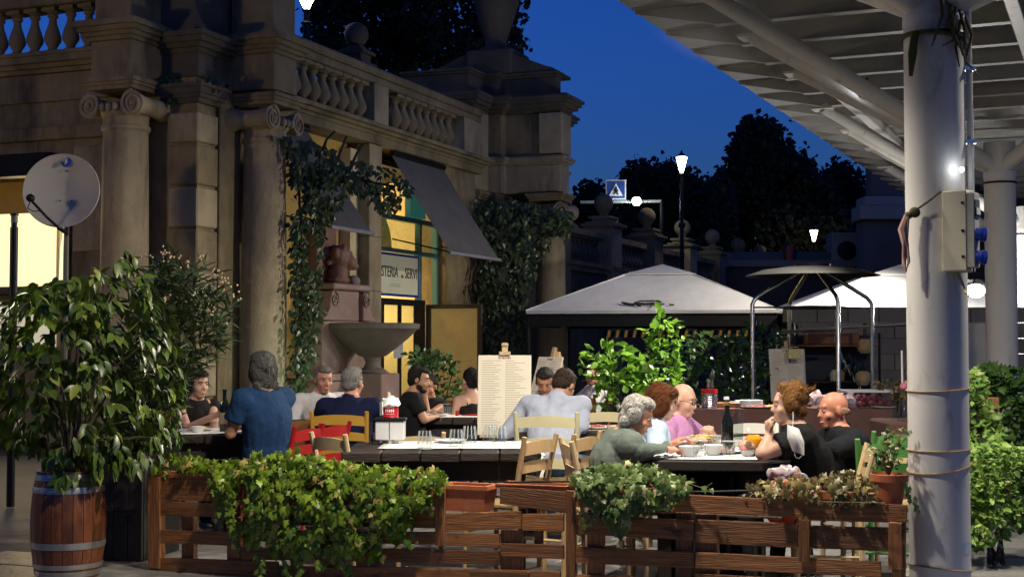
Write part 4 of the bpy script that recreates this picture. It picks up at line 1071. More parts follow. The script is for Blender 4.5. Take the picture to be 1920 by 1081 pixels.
# ---------------------------------------------------------------- oleander in the tub
oz = Vector((tb.x, tb.y, .64))
ole = thing('oleander_bush', 'dark narrow leaved oleander with small pale flowers in the black tub', 'bush', oz)
M = []; FLW = MB()
for k in range(330):
    y = rnd.uniform(480, 850); w = interp([(480,50),(560,105),(640,105),(700,68),(850,58)], y)
    x = interp([(480,335),(560,338),(640,325),(700,285),(850,280)], y)+rnd.uniform(-1,1)*w; p = P(x, y, 9.55+rnd.uniform(-.4,.4))
    root = oz+Vector((rnd.uniform(-.1,.1), rnd.uniform(-.1,.1), 0)); v = (p-root)
    if k < 46: part('branch', MB().tube([root-oz, (root-oz)+v*.5+Vector((0,0,.08)), p-oz], [.008,.005,.002], 5), STEM, ole)
    v.normalize()
    for j in range(11):
        q = p-v*rnd.uniform(0,.26)+rv(.008); a = rnd.uniform(0,6.28); side = Vector((math.cos(a),math.sin(a),0))
        M.append(orient(q, side*.9+v*rnd.uniform(.0,.9)+Vector((0,0,rnd.uniform(-.5,.5))), Vector((0,0,1))+rv(.4), rnd.uniform(.09,.16)))
    if y < 640 and rnd.random() < .28:
        for j in range(6): FLW.ell(p+v*.03+rv(.02), (.007,.007,.009), n=6, k=4)
leaves(ole, M, 'lance', OLEA, 220, 30)
part('blossom', FLW, mat('pale blossom', (.55,.45,.25), (.5,.30,.22), 30, .7), ole, world=True, kind='stuff')
# shrub at the very left behind the barrel
def shrub(name, label, cx, D, spans, n, kind, m, size, seed, depth=.35, n_ind=60, up=.2, stem_n=8, base=None, group=None):
    """bush whose outline is given as (y, left, right) pixel spans at depth D"""
    ys = [s[0] for s in spans]
    b = base if base is not None else P(cx, 640, D); b = Vector((b.x, b.y, 0 if base is None else base.z))
    t = thing(name, label, 'shrub', b, 0, group); M = []
    tot = max(s[2]-s[1] for s in spans); cl = []
    while len(M) < n:
        y = rnd.uniform(ys[0], ys[-1]); l_, r_ = interp([(a,q) for a,q,c in spans], y), interp([(a,c) for a,q,c in spans], y)
        if rnd.random() > (r_-l_)/tot: continue
        x = rnd.uniform(l_, r_); f = max(.15, 1-((x-(l_+r_)/2)/max(1,(r_-l_)/2))**2)
        dd = rnd.uniform(-1,1)*depth*math.sqrt(f)
        if mnoise.noise(Vector((x*.03*D/12, y*.03*D/12, dd*3+seed))) < -.22: continue
        p = P(x, y, D+dd); out = Vector((x-(l_+r_)/2, 0, 0))/max(1,(r_-l_))*1.2+Vector((0, dd/depth*.6-.25, up))
        cl.append(p)
        for j in range(4): M.append(orient(p+rv(size*.3), out+rv(.5), Vector((0,-.5,1))+rv(.35), size*rnd.uniform(.6,1.25)))
    leaves(t, M, kind, m, n_ind, seed)
    for k in range(stem_n):
        p = rnd.choice(cl)-b; part('branch', MB().tube([(rnd.uniform(-.06,.06),0,0), (p.x*.4,p.y*.4,p.z*.6), tuple(p)], [.014,.009,.003], 6), BARK, t)
    return t
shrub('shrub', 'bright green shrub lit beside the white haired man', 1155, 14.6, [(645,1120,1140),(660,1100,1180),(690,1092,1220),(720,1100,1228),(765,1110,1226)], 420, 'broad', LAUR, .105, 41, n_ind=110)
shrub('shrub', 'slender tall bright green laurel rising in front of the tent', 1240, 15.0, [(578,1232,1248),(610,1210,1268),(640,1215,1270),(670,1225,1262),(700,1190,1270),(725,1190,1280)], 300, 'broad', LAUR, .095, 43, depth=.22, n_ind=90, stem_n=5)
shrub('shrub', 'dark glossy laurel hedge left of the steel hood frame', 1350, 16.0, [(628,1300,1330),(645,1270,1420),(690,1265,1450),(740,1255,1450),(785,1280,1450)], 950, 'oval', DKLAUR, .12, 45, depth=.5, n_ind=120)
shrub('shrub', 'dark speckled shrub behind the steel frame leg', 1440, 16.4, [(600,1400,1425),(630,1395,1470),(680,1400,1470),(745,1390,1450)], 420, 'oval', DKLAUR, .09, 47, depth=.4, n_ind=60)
shrub('shrub', 'round dark green bush in front of the glass door', 815, 14.6, [(662,775,835),(685,762,850),(720,795,856),(790,800,850)], 520, 'broad', leaf_mat('round bush leaf',(.03,.07,.016),(.075,.135,.03),trans=.12), .075, 49, depth=.3, n_ind=80)
shrub('shrub', 'small dim shrub at the end of the serving table', 1680, 13.8, [(715,1650,1692),(730,1645,1700),(755,1655,1700)], 120, 'oval', DRYIVY, .07, 51, depth=.2, n_ind=20)
# hedge planters beyond the grey pillar
def hedge_box(label, D, px0, px1, y, h=.28, d=.3):
    c = (P(px0,y,D)+P(px1,y,D))/2; w = P(px1,y,D).x-P(px0,y,D).x
    return solo('wooden_planter', MB().box(-w/2, w/2, -d/2, d/2, -h/2, h/2), mat('orange wood', (.34,.17,.07), (.26,.12,.045), 6, .6, bump=.2, stretch=(.6,6,6)), label, 'planter', loc=c, bevel=.008)
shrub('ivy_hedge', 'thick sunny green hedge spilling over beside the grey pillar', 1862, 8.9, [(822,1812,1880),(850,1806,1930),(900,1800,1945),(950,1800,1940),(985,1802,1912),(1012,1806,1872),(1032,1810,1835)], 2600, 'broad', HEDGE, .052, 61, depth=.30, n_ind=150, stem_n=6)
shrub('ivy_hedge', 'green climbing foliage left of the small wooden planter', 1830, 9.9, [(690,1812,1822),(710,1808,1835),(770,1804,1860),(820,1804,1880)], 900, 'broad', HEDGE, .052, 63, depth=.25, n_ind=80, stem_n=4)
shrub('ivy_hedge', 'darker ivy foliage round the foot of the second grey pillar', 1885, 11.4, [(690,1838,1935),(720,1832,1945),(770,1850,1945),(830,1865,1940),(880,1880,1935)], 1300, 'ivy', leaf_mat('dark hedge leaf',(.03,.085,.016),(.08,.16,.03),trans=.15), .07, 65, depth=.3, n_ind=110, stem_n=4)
hedge_box('small orange wooden planter among the hedge foliage', 10.0, 1838, 1868, 757, h=.10, d=.14)
solo('low_kerb', MB().box(-.07,.07,-1.6,1.6,0,.14), mat('kerb stone', (.22,.20,.17), (.16,.15,.13), 4, .8, bump=.3), 'low stone kerb under the hedge beside the grey pillar', 'kerb', loc=(2.83, 9.2, 0), rz=R(-22.5), bevel=.015)
# ================================================================ CHAIRS
CHC = {'pine': mat('pale pine', (.58,.44,.25), (.50,.36,.19), 9, .5, bump=.1, stretch=(3,3,.6), perobj=True, rand=.1),
       'tan': mat('tan wood', (.52,.36,.19), (.44,.29,.14), 9, .5, bump=.1, stretch=(3,3,.6), perobj=True, rand=.1),
       'red': mat('red lacquer', (.34,.012,.014), (.28,.01,.012), 6, .32),
       'yellow': mat('mustard paint', (.42,.235,.03), (.36,.20,.025), 6, .4),
       'cream': mat('cream paint', (.55,.50,.31), (.48,.43,.26), 5, .45),
       'green': mat('green paint', (.09,.27,.065), (.075,.22,.05), 5, .4),
       'brown': mat('orange brown wood', (.26,.10,.03), (.20,.075,.022), 7, .45, bump=.1),
       'ivory': mat('ivory paint', (.72,.70,.62), rough=.4)}
RUSH = mat('woven rush', (.42,.31,.15), (.30,.21,.09), 40, .85, bump=.6, bscale=60, stretch=(1,5,1))
def chair(label, x, y, ang, color, group='ladder back chairs', W=.42, top=.88, slats=3):
    c = CHC[color]; t = thing('chair', label, 'chair', (x, y, 0), R(ang), group)
    w = W/2
    for s in (-1, 1):
        pts = [(-.17,s*(w-.02),0),(-.175,s*(w-.02),.45),(-.205,s*(w-.015),.66),(-.25,s*(w-.005),top)]
        part('back_post', MB().tube(pts, [.017,.019,.018,.016], 8), c, t, smooth=45)
        part('front_leg', MB().tube([(.18,s*(w-.015),0),(.175,s*(w-.015),.46)], [.015,.019], 8), c, t, smooth=45)
        part('stretcher', MB().tube([(-.172,s*(w-.02),.22),(.177,s*(w-.015),.22)], .009, 6), c, t)
    part('stretcher', MB().tube([(.178,-w+.015,.28),(.178,w-.015,.28)], .009, 6), c, t)
    part('stretcher', MB().tube([(-.172,-w+.02,.18),(-.172,w-.02,.18)], .009, 6), c, t)
    zs = [top-.075-(top-.075-.56)*k/(slats-1) for k in range(slats)]
    for z in zs:
        f = (z-.45)/(top-.45); xb = -.175-.075*f; n = 8; vs_ = []; h = .030 if z < top-.1 else .036
        for i in range(n+1):
            s = -1+2*i/n; yy = s*(w-.02); bow = -.028*(1-s*s); arch = .016*(1-s*s)
            for dx, dz in ((-.006,-h+arch*.6),(.006,-h+arch*.6),(.006,h+arch),(-.006,h+arch)): vs_.append((xb+bow+dx, yy, z+dz))
        fs_ = [(i*4+j, i*4+(j+1)%4, (i+1)*4+(j+1)%4, (i+1)*4+j) for i in range(n) for j in range(4)]+[(3,2,1,0),(n*4,n*4+1,n*4+2,n*4+3)]
        part('back_slat', MB().add(vs_, fs_), c, t, smooth=35)
    part('seat', MB().add([(-.17,-w+.035,.425),(.19,-w-.0,.425),(.19,w,.425),(-.17,w-.035,.425),(-.17,-w+.035,.462),(.19,-w,.462),(.19,w,.462),(-.17,w-.035,.462)],
                          [(0,3,2,1),(4,5,6,7),(0,1,5,4),(1,2,6,5),(2,3,7,6),(3,0,4,7)]), RUSH, t, bevel=.012)
    return t
def chair_at(label, px, D, ang, color, **k): return chair(label, PX(px, D), D, ang, color, **k)
chair_at('pale pine ladder back chair at the left end of the set table', 676, 8.78, 44, 'pine', W=.36, top=.855, slats=2)
chair_at('small pale pine chair behind the set table near the napkin box', 786, 9.75, 95, 'pine', W=.34, top=.80)
chair_at('tan wooden ladder back chair pushed against the white cloth table end', 948, 8.45, 148, 'tan', W=.38, top=.86)
chair_at('tan wooden ladder back chair between the set table and the fence', 1034, 8.62, 150, 'tan', W=.36, top=.865)
chair_at('orange brown chair with carved top behind the red chair', 574, 11.6, 100, 'brown', W=.44, top=.80)
chair_at('second red lacquered chair tucked behind the blue shirted man', 580, 10.3, 150, 'red', W=.36, top=.83)
chair_at('cream chair with curved top beyond the blue check shirt man', 1132, 10.9, -100, 'cream', W=.40, top=.88)
chair_at('ivory chair with rounded back across from the dark bottle', 1418, 10.4, -90, 'ivory', W=.40, top=.82)
chair_at('green ladder back chair behind the bald man in black', 1652, 9.3, 105, 'green', W=.42, top=.84)
chair_at('brighter green ladder back chair beside the grey pillar', 1668, 8.35, 78, 'green', W=.42, top=.85)
chair_at('tan wooden chair far behind near the bright green shrub', 1092, 15.0, 70, 'brown', W=.42, top=.86)

# ================================================================ TABLES
def table(label, cx, cy, rz, L, W, n, h=.75, th=.06, name='wooden_table'):
    t = thing(name, label, 'table', (cx, cy, 0), rz)
    for k in range(n):                                   # boards run across the table
        x0 = -L/2+L*k/n
        mb = MB(); x1 = x0+L/n-.004; j = rnd.uniform(-.006,.006)
        mb.box(x0, x1, -W/2+j, W/2+j, h-th+rnd.uniform(-.008,.004), h)
        part('table_board', mb, DKWOOD, t, bevel=.008)
    part('apron', MB().box(-L/2+.08, L/2-.08, -W/2+.08, -W/2+.11, h-th-.12, h-th-.009), DKWOOD, t)
    part('apron', MB().box(-L/2+.08, L/2-.08, W/2-.11, W/2-.08, h-th-.12, h-th-.009), DKWOOD, t)
    for sx in (-1, 1):
        for sy in (-1, 1):
            part('leg', MB().box(sx*(L/2-.12)-.04, sx*(L/2-.12)+.04, sy*(W/2-.14)-.04, sy*(W/2-.14)+.04, 0, h-th-.006), DKWOOD, t, bevel=.006)
    return t
def cloth(label, cx, cy, rz, x0, x1, y0, y1, h=.753, drop=(0,0), seed=1, name='table_cloth', m=None):
    """linen sheet lying on a table; drop = how far it hangs over at the x0 and x1 ends"""
    mb = MB(); pts = []
    prof = [(x0-.004-.02*(i%2), h-drop[0]*(1-i/5)) for i in range(5)] if drop[0] else []
    nx = 14; prof += [(x0+(x1-x0)*i/nx, h) for i in range(nx+1)]
    if drop[1]: prof += [(x1+.006+.015*((i+1)%2), h-drop[1]*(i+1)/5) for i in range(5)]
    ny = 10
    for i, (x, z) in enumerate(prof):
        for j in range(ny+1):
            y = y0+(y1-y0)*j/ny
            w = mnoise.noise(Vector((x*4+seed, y*5, z*3)))
            pts.append((x+(.018*math.sin(y*26+seed) if z < h-.01 else 0), y+.01*mnoise.noise(Vector((x*5, y*3, seed))), z+.0022*w+.0015))
    fs_ = [(i*(ny+1)+j, (i+1)*(ny+1)+j, (i+1)*(ny+1)+j+1, i*(ny+1)+j+1) for i in range(len(prof)-1) for j in range(ny)]
    mb.add(pts, fs_)
    o = solo(name, mb, m or CLOTH, label, 'tablecloth', loc=(cx, cy, 0), rz=rz, smooth=True)
    md = o.modifiers.new('thickness', 'SOLIDIFY'); md.thickness = .003; md.offset = 1
    return o
# near table on the right
T6 = (PX(1318,8.62)+.03, 8.66, R(83)); table('dark plank table where the five older guests eat', *T6, 1.65, .80, 7, th=.065)
cloth('white linen runner on the table of the five guests', *T6, -.80, .80, -.28, .34, seed=2)
T3 = (PX(832,8.85), 8.86, R(0)); table('dark plank table set with upturned glasses beside the fence', *T3, 1.20, .84, 5)
cloth('white cloth on the set table hanging over its right end', *T3, -.40, .603, -.20, .42, drop=(0,.22), seed=5)
T1 = (PX(408,10.3), 10.35, R(12)); table('dark table between the woman in black and the blue shirted man', *T1, .92, .72, 5)
cloth('white cloth hanging from the table beside the blue shirted man', *T1, -.40, .463, -.30, .362, drop=(0,.26), seed=8)
T2 = (PX(622,11.7), 11.75, R(0)); table('dark table between the white shirted man and the man in navy', *T2, .8, .7, 4)
T5 = (PX(832,12.5), 12.55, R(0)); table('dark table between the man in black and the woman with bare back', *T5, .95, .75, 5)
cloth('white napkin cloth on the table by the round bush', *T5, -.3, .476, -.30, .30, drop=(0,.2), seed=9)
T4 = (PX(1085,10.6), 10.75, R(5)); table('dark table in front of the man in the pale blue shirt', *T4, 1.0, .8, 5)
cloth('pale cloth on the table of the man in the pale blue shirt', *T4, -.2, .503, -.35, .35, drop=(0,.3), seed=11, m=mat('beige linen', (.52,.46,.33), (.46,.40,.28), 6, .85))
T7 = (PX(1465,14.0), 14.1, R(0))
BRC = mat('brown table cloth', (.150,.075,.062), (.115,.056,.046), 5, .85, bump=.25, bscale=9)
st = thing('serving_table', 'long serving table covered by a brown cloth to the ground', 'table', (T7[0], T7[1], 0))
mb = MB(); L, W = 2.06, .8; pr = []
per = [(-L/2,-W/2),(L/2,-W/2),(L/2,W/2),(-L/2,W/2)]; vs_ = []; N = 28
for lev, z in enumerate((.758, .74, .5, .25, .02)):
    for e in range(4):
        (xa,ya),(xb,yb) = per[e], per[(e+1)%4]
        for i in range(N):
            f = i/N; wv = (0 if lev < 2 else .014*lev)*math.sin(i*1.9+e*2)*(1+.4*math.sin(i*.7)); nx, ny = (yb-ya), -(xb-xa); ln = math.hypot(nx,ny)
            vs_.append((xa+(xb-xa)*f+nx/ln*wv, ya+(yb-ya)*f+ny/ln*wv, z))
K = 4*N; fs_ = [tuple(range(K))]+[(l_*K+i, (l_+1)*K+i, (l_+1)*K+(i+1)%K, l_*K+(i+1)%K) for l_ in range(4) for i in range(K)]
part('cloth', MB().add(vs_, fs_), BRC, st, smooth=40)
for sx in (-.9,.9): part('leg', MB().box(sx-.03, sx+.03, -.3, .3, 0, .70), DKWOOD, st)
st2 = thing('serving_table', 'small serving table in brown cloth at the right end near the pillar', 'table', (PX(1712,12.4), 12.45, 0))
part('cloth', MB().box(-.3,.3,-.35,.35,.02,.72), BRC, st2, bevel=.02)

# ================================================================ THINGS ON THE TABLES
def on(t, x, y):                                  # local table point -> world
    return (Matrix.Translation((t[0], t[1], 0)) @ Matrix.Rotation(t[2], 4, 'Z')) @ Vector((x, y, 0))
TB = .757
GLASSR = mat('tumbler glass', (.9,.92,.92), rough=.02, trans=1.0, ior=1.3)
def tumbler(label, p, z=TB, up=True, h=.095, r=.038, group='drinking glasses', water=0):
    pr = [(r*.74,0),(r*.78,.004),(r*.90,h*.45),(r,h),(r-.0025,h),(r*.86,h*.45),(r*.70,.012)]
    if not up: pr = [(q, h-zz) for q, zz in pr][::-1]
    o = thing('tumbler', label, 'glass', (p.x, p.y, z), 0, group)
    part('glass_body', MB().lathe(pr, n=20), GLASS, o, smooth=35)
    fac = MB()
    for k in range(10):
        a = 2*math.pi*k/10; q0, q1 = (pr[1], pr[3]) if up else (pr[-2], pr[-4])
        fac.tube([(math.cos(a)*q0[0], math.sin(a)*q0[0], q0[1]+.006), (math.cos(a)*q1[0], math.sin(a)*q1[0], q0[1]*.3+q1[1]*.7)], .0022, 4)
    part('facets', fac, mat('bright glass edge', (.85,.88,.88), rough=.35, alpha=.32), o, kind='stuff')
    part('rim', MB().tube([(math.cos(2*math.pi*k/20)*r, math.sin(2*math.pi*k/20)*r, h if up else 0.002) for k in range(21)], .002, 4), MATS['bright glass edge'], o)
    if water: part('water', MB().lathe([(r*.72,.012),(r*.86,h*water)], n=20), glass('water', (.85,.9,.9)), o, smooth=35)
    return o
for px, D, tx in ((797,8.62,'upturned glass on the set table nearest the napkin box'),(856,8.75,'upturned glass in the middle of the set table'),(881,9.1,'upturned glass at the back of the set table'),(937,9.15,'upturned glass on the cloth under the menu board'),(917,9.22,'upturned glass half hidden behind the tan chair')):
    tumbler(tx, Vector((PX(px,D), D, 0)), up=False, h=.11, r=.046)
# napkin box with the red tin
nb = thing('napkin_box', 'white metal box with black lid standing on the set table', 'box', (PX(733,9.12), 9.12, TB))
part('case', MB().box(-.095,.095,-.07,.07,.022,.145), mat('white enamel', (.55,.55,.55), rough=.35), nb, bevel=.006)
part('lid', MB().box(-.105,.105,-.08,.08,.147,.165), BLACKM, nb, bevel=.004)
part('seam', MB().box(-.002,.002,-.0725,-.0705,.03,.14), BLACKM, nb)
for x in (-.065,.0,.065): part('foot', MB().lathe([(.012,0),(.018,.02)], (x,-.05,0), 12), STEEL, nb)
rt_ = thing('red_tin', 'red printed tin holding napkins and a wooden stick', 'tin', (PX(733,9.12), 9.12, TB+.167))
part('can', MB().lathe([(.052,0),(.054,.003),(.052,.006),(.052,.10),(.054,.104),(.05,.105)], n=28), mat('red tin print', (.42,.012,.016), rough=.3), rt_, smooth=35)
pt = MB()
for k in range(5):
    for zz, hh in ((.038,.016),(.064,.006),(.022,.004)):
        a0 = R(-125+k*14); a1 = a0+R(9)
        pt.add([(math.cos(a)*.0527, math.sin(a)*.0527, z) for a, z in ((a0,zz),(a1,zz),(a1,zz+hh),(a0,zz+hh))], [(0,1,2,3)])
part('print', pt, mat('white print', (.7,.7,.68)), rt_, kind='stuff')
part('napkin', crumple(MB().lathe([(.055,.075),(.062,.082),(.060,.105),(.048,.122),(.035,.118),(.02,.135)], n=18), .020, 40), CLOTH, rt_, smooth=60)
part('napkin', crumple(MB().poly3([(-.07,-.03,.10),(-.05,-.055,.10),(-.045,-.05,.02),(-.068,-.03,.01)], (.004,.006,0)), .008, 40), CLOTH, rt_)
part('stick', MB().tube([(-.01,0,.12),(-.015,0,.165)], .011, 8), CHC['pine'], rt_, smooth=True)
# near table things
def bowl(label, p, r=.062, h=.06, z=TB, group='white bowls'):
    return solo('bowl', MB().lathe([(r*.45,0),(r*.5,.004),(r*.75,h*.35),(r*.98,h),(r,h+.002),(r*.93,h),(r*.7,h*.4),(r*.3,.012)], n=28), PORC, label, 'bowl', group, loc=(p.x,p.y,z), smooth=35)
W_ = lambda px, D: Vector((PX(px, D), D, 0))
bowl('white bowl beside the white haired man napkin', W_(1292,8.02), .064); bowl('white bowl in the middle of the five guests table', W_(1336,8.12), .060)
bowl('small white dish in front of the woman in black', W_(1400,8.05), .045, .035)
tumbler('tumbler of water beside the middle bowl', W_(1365,8.03), h=.09, r=.038, water=.5); tumbler('clear tumbler beside the white haired man bowl', W_(1311,7.95), h=.10, r=.040)
tumbler('tumbler half hidden behind the middle bowl', W_(1345,8.5), h=.09, r=.036)
sb_ = thing('glass_salad_bowl', 'shallow glass bowl with yellow salad among the five guests', 'bowl', (PX(1318,8.6), 8.6, TB))
part('bowl_glass', MB().lathe([(.06,0),(.095,.05),(.11,.075),(.107,.075),(.09,.05),(.05,.006)], n=26), GLASS, sb_, smooth=35)
part('bowl_rim', MB().tube([(math.cos(2*math.pi*k/24)*.11, math.sin(2*math.pi*k/24)*.11, .075) for k in range(25)], .003, 5), MATS['bright glass edge'], sb_)
sl = MB()
for k in range(26): sl.ell((rnd.gauss(0,.04), rnd.gauss(0,.04), .055+rnd.uniform(0,.03)), (rnd.uniform(.012,.022),.012,.008), Matrix.Rotation(rnd.uniform(0,3),3,'Z'), 7, 4)
part('salad', sl, mat('yellow salad', (.65,.36,.03), (.35,.36,.05), 30, .6), sb_, kind='stuff', smooth=True)
def bottle(label, p, glass_m, h=.30, r=.037, z=TB, neck=.014, name='bottle', liquid=None, lab=None, cap=None, group='bottles'):
    t = thing(name, label, 'bottle', (p.x,p.y,z), 0, group)
    part('glass_body', MB().lathe([(r*.9,0),(r,.006),(r,h*.58),(r*.86,h*.66),(neck*1.15,h*.78),(neck,h*.84),(neck,h*.96),(neck*1.25,h*.965),(neck*1.2,h)], n=22), glass_m, t, smooth=35)
    if liquid: part('liquid', MB().lathe([(r*.88,.006),(r*.93,.012),(r*.93,h*.3)], n=18), liquid, t, smooth=35)
    if lab: part('label_paper', MB().lathe([(r+.0008,h*.18),(r+.0008,h*.45)], n=22, caps=False), lab, t, smooth=True)
    if cap: part('cap', MB().lathe([(neck*1.35,h*.955),(neck*1.35,h*1.01),(neck*.6,h*1.02)], n=14), cap, t, smooth=35)
    return t
DARKG = mat('dark bottle glass', (.006,.008,.006), rough=.06, spec=.7)
CLEARB = glass('clear bottle glass', (.80,.84,.84)); 
bottle('dark wine bottle with gold foil on the five guests table', W_(1362,8.45), DARKG, .29, cap=mat('gold foil', (.45,.30,.08), rough=.35, metal=.8))
bottle('clear water bottle behind the dark wine bottle', W_(1361,9.05), CLEARB, .30, .036, liquid=glass('water', (.85,.9,.9)), cap=mat('clear cap', (.6,.62,.62), rough=.3))
bottle('clear water bottle right of the dark wine bottle', W_(1381,8.75), CLEARB, .29, .036, liquid=MATS['water'], cap=MATS['clear cap'])
oj = thing('oil_cruet', 'orange glass cruet beside the water bottles', 'jar', (PX(1411,8.75), 8.75, TB))
part('jar', MB().lathe([(.05,0),(.056,.01),(.056,.055),(.04,.075),(.03,.08)], n=20), mat('amber oil', (.55,.22,.015), rough=.1, emit=(.5,.18,.01), emit_s=.04), oj, smooth=35)
part('stopper', MB().ell((-.03,0,.105), .017, n=10, k=8), mat('bright glass edge', (.7,.72,.72)), oj, smooth=True)
nap = MB(); n = 10; vs_ = []
for i in range(n+1):
    for j in range(n+1):
        x, y = (i/n-.5)*.17, (j/n-.5)*.10
        vs_.append((x, y, .012+.022*max(0,1-abs(x)*9)*abs(math.sin(i*1.1+j*.6))+.01*mnoise.noise(Vector((x*30,y*30,2)))))
nap.add(vs_, [(i*(n+1)+j,(i+1)*(n+1)+j,(i+1)*(n+1)+j+1,i*(n+1)+j+1) for i in range(n) for j in range(n)])
o = solo('crumpled_napkin', nap, CLOTH, 'crumpled white napkin at the table edge by the white haired man', 'napkin', loc=(PX(1243,7.94), 7.94, TB), rz=R(20), smooth=True); md = o.modifiers.new('t','SOLIDIFY'); md.thickness = .006
o = solo('crumpled_napkin', o.data.copy(), None, 'white napkin rumpled at the corner near the woman in black', 'napkin', loc=(PX(1443,7.97), 7.97, TB), rz=R(80)); md = o.modifiers.new('t','SOLIDIFY'); md.thickness = .006
def plate(label, p, z=TB, r=.11, food=None, group='plates'):
    t = thing('plate', label, 'plate', (p.x,p.y,z), 0, group)
    part('dish', MB().lathe([(r*.55,0),(r*.6,.004),(r,.018),(r,.021),(r*.62,.008),(r*.1,.007)], n=30), PORC, t, smooth=35)
    if food:
        fm = MB()
        for k in range(14): fm.ell((rnd.gauss(0,r*.25), rnd.gauss(0,r*.25), .016+rnd.random()*.012), (rnd.uniform(.012,.024),.013,.010), Matrix.Rotation(rnd.uniform(0,3),3,'Z'), 7, 4)
        part('food', fm, food, t, kind='stuff', smooth=True)
MEAT = mat('cured meat', (.36,.05,.07), (.5,.16,.15), 40, .5); GOLDF = mat('golden food', (.60,.30,.03), (.7,.45,.1), 30, .6)
plate('plate with cured meat between bowl and dark bottle', W_(1352,8.25), food=MEAT); plate('plate with slices in front of the woman in black', W_(1395,8.3), food=MEAT)
plate('plate on the table of the woman in black top', W_(380,10.4), food=GOLDF); bowl('white bowl on the table of the woman in black top', W_(374,10.15), .05, .045)
plate('plate before the man in the pale blue shirt', W_(1120,10.55), food=MEAT)
plate('white plate on the set table behind the glasses', W_(845,9.15)); plate('white plate on the table by the round bush', W_(820,12.4))
tumbler('tumbler on the table by the round bush', W_(838,12.7)); 
bottle('dark wine bottle between the woman in black top and blue shirted man', W_(423,10.3), DARKG, .31, lab=mat('plain label', (.30,.22,.16)))
# serving table things
ct = thing('cutlery_tin', 'silver tin with red band full of upright cutlery', 'tin', (PX(1329,13.85), 13.85, .758))
part('can', MB().lathe([(.078,0),(.08,.004)]+[(.078+.0025*(k%2), .01+k*.011) for k in range(12)]+[(.08,.145)], n=28), STEEL, ct, smooth=25)
part('band', MB().lathe([(.082,.148),(.082,.19),(.074,.192)], n=28, caps=False), mat('red tin print', (.4,.01,.01)), ct, smooth=35)
for k in range(12):
    a = rnd.uniform(0,6.28); p0 = Vector((math.cos(a)*.04, math.sin(a)*.04, .1)); p1 = p0+Vector((rnd.gauss(0,.025), rnd.gauss(0,.02), rnd.uniform(.12,.19)))
    part('knife_handle', MB().tube([p0, p0.lerp(p1,.7), p1], [.006,.009,.012], 6), STEEL, ct, smooth=True)
for i,(px,w,h,tx) in enumerate(((1290,.10,.035,'dark tray stack on the serving table left of the cutlery tin'),(1360,.13,.05,'orange wooden tray stack right of the cutlery tin'))):
    solo('tray', MB().box(-w,w,-.12,.12,0,h), mat('dark tray',(.02,.02,.022),rough=.4) if i == 0 else CHC['brown'], tx, 'tray', loc=(PX(px,14.05),14.05,.759), bevel=.006)
def stackplates(px, D, n, lab):
    t = thing('plate_stack', lab, 'plates', (PX(px,D), D, .759))
    for k in range(n): part('plate', MB().lathe([(.08,0),(.13,.014),(.13,.018),(.05,.008)], (0,0,k*.011), 26), PORC, t, smooth=35)
stackplates(1405, 14.0, 6, 'stack of white plates on the serving table'); 
plate('serving plate with ham slices on the brown cloth', W_(1418,13.82), z=.759, r=.16, food=MEAT); plate('plate with yellow food at the middle of the serving table', W_(1447,13.85), z=.759, r=.10, food=GOLDF)
bowl('white bowl behind the woman in black on the serving table', W_(1466,13.9), .08, .08, .759); bowl('white tureen left of the hood frame on the serving table', W_(1388,14.1), .12, .05, .759)
cr = thing('plastic_crate', 'clear plastic box of plums at the end of the serving table', 'box', (PX(1625,13.9), 13.9, .759))
part('tray_body', MB().box(-.24,.24,-.16,.16,.0,.17), glass('frosted plastic', (.80,.80,.83), .25), cr, bevel=.015)
part('rim', MB().box(-.26,.26,-.18,-.16,.16,.18).box(-.26,.26,.16,.18,.16,.18).box(-.26,-.24,-.16,.16,.16,.18).box(.24,.26,-.16,.16,.16,.18), mat('white plastic', (.66,.64,.66), rough=.4), cr)
fm = MB()
for k in range(60): fm.ell((rnd.uniform(-.2,.2), rnd.uniform(-.13,.13), rnd.uniform(.03,.11)), rnd.uniform(.022,.032), n=8, k=6)
part('fruit', fm, mat('plum skin', (.20,.03,.06), (.32,.08,.10), 12, .4), cr, kind='stuff', smooth=True)
bg = thing('plastic_bag', 'crumpled white and pink plastic bags behind the bald man head', 'bag', (PX(1545,13.8), 13.8, .759))
for k in range(7): part('bag_fold', crumple(MB().ell((-.24+k*.08, rnd.uniform(-.05,.05), .06+rnd.uniform(0,.05)), (.07,.06,.075), Matrix.Rotation(k*1.1,3,'X'), 12, 8), .045, 22), mat('white plastic film', (.62,.58,.60), (.5,.30,.33), 14, .35), bg)
plate('white and red plate at the end of the serving table', W_(1655,13.8), z=.759, r=.13, food=None)
tf = thing('bud_vase', 'thin clear vase with a pink bloom on the small serving table', 'vase', (PX(1692,12.3), 12.3, .722))
part('vase_glass', MB().lathe([(.055,0),(.06,.05),(.025,.11),(.018,.2),(.022,.24)], n=16), GLASS, tf, smooth=True)
part('bloom', MB().ell((0,0,.30),(.035,.035,.03)).ell((.02,-.01,.33),.022), mat('pink petals', (.6,.12,.22), (.7,.3,.38), 30, .6), tf, smooth=True)
part('stalk', MB().tube([(0,0,.1),(0,0,.3)], .004, 5), STEM, tf)
part('white_stick', MB().tube([(-.01,0,.33),(-.012,0,.62)], .009, 6), mat('white stick', (.7,.7,.68)), tf)
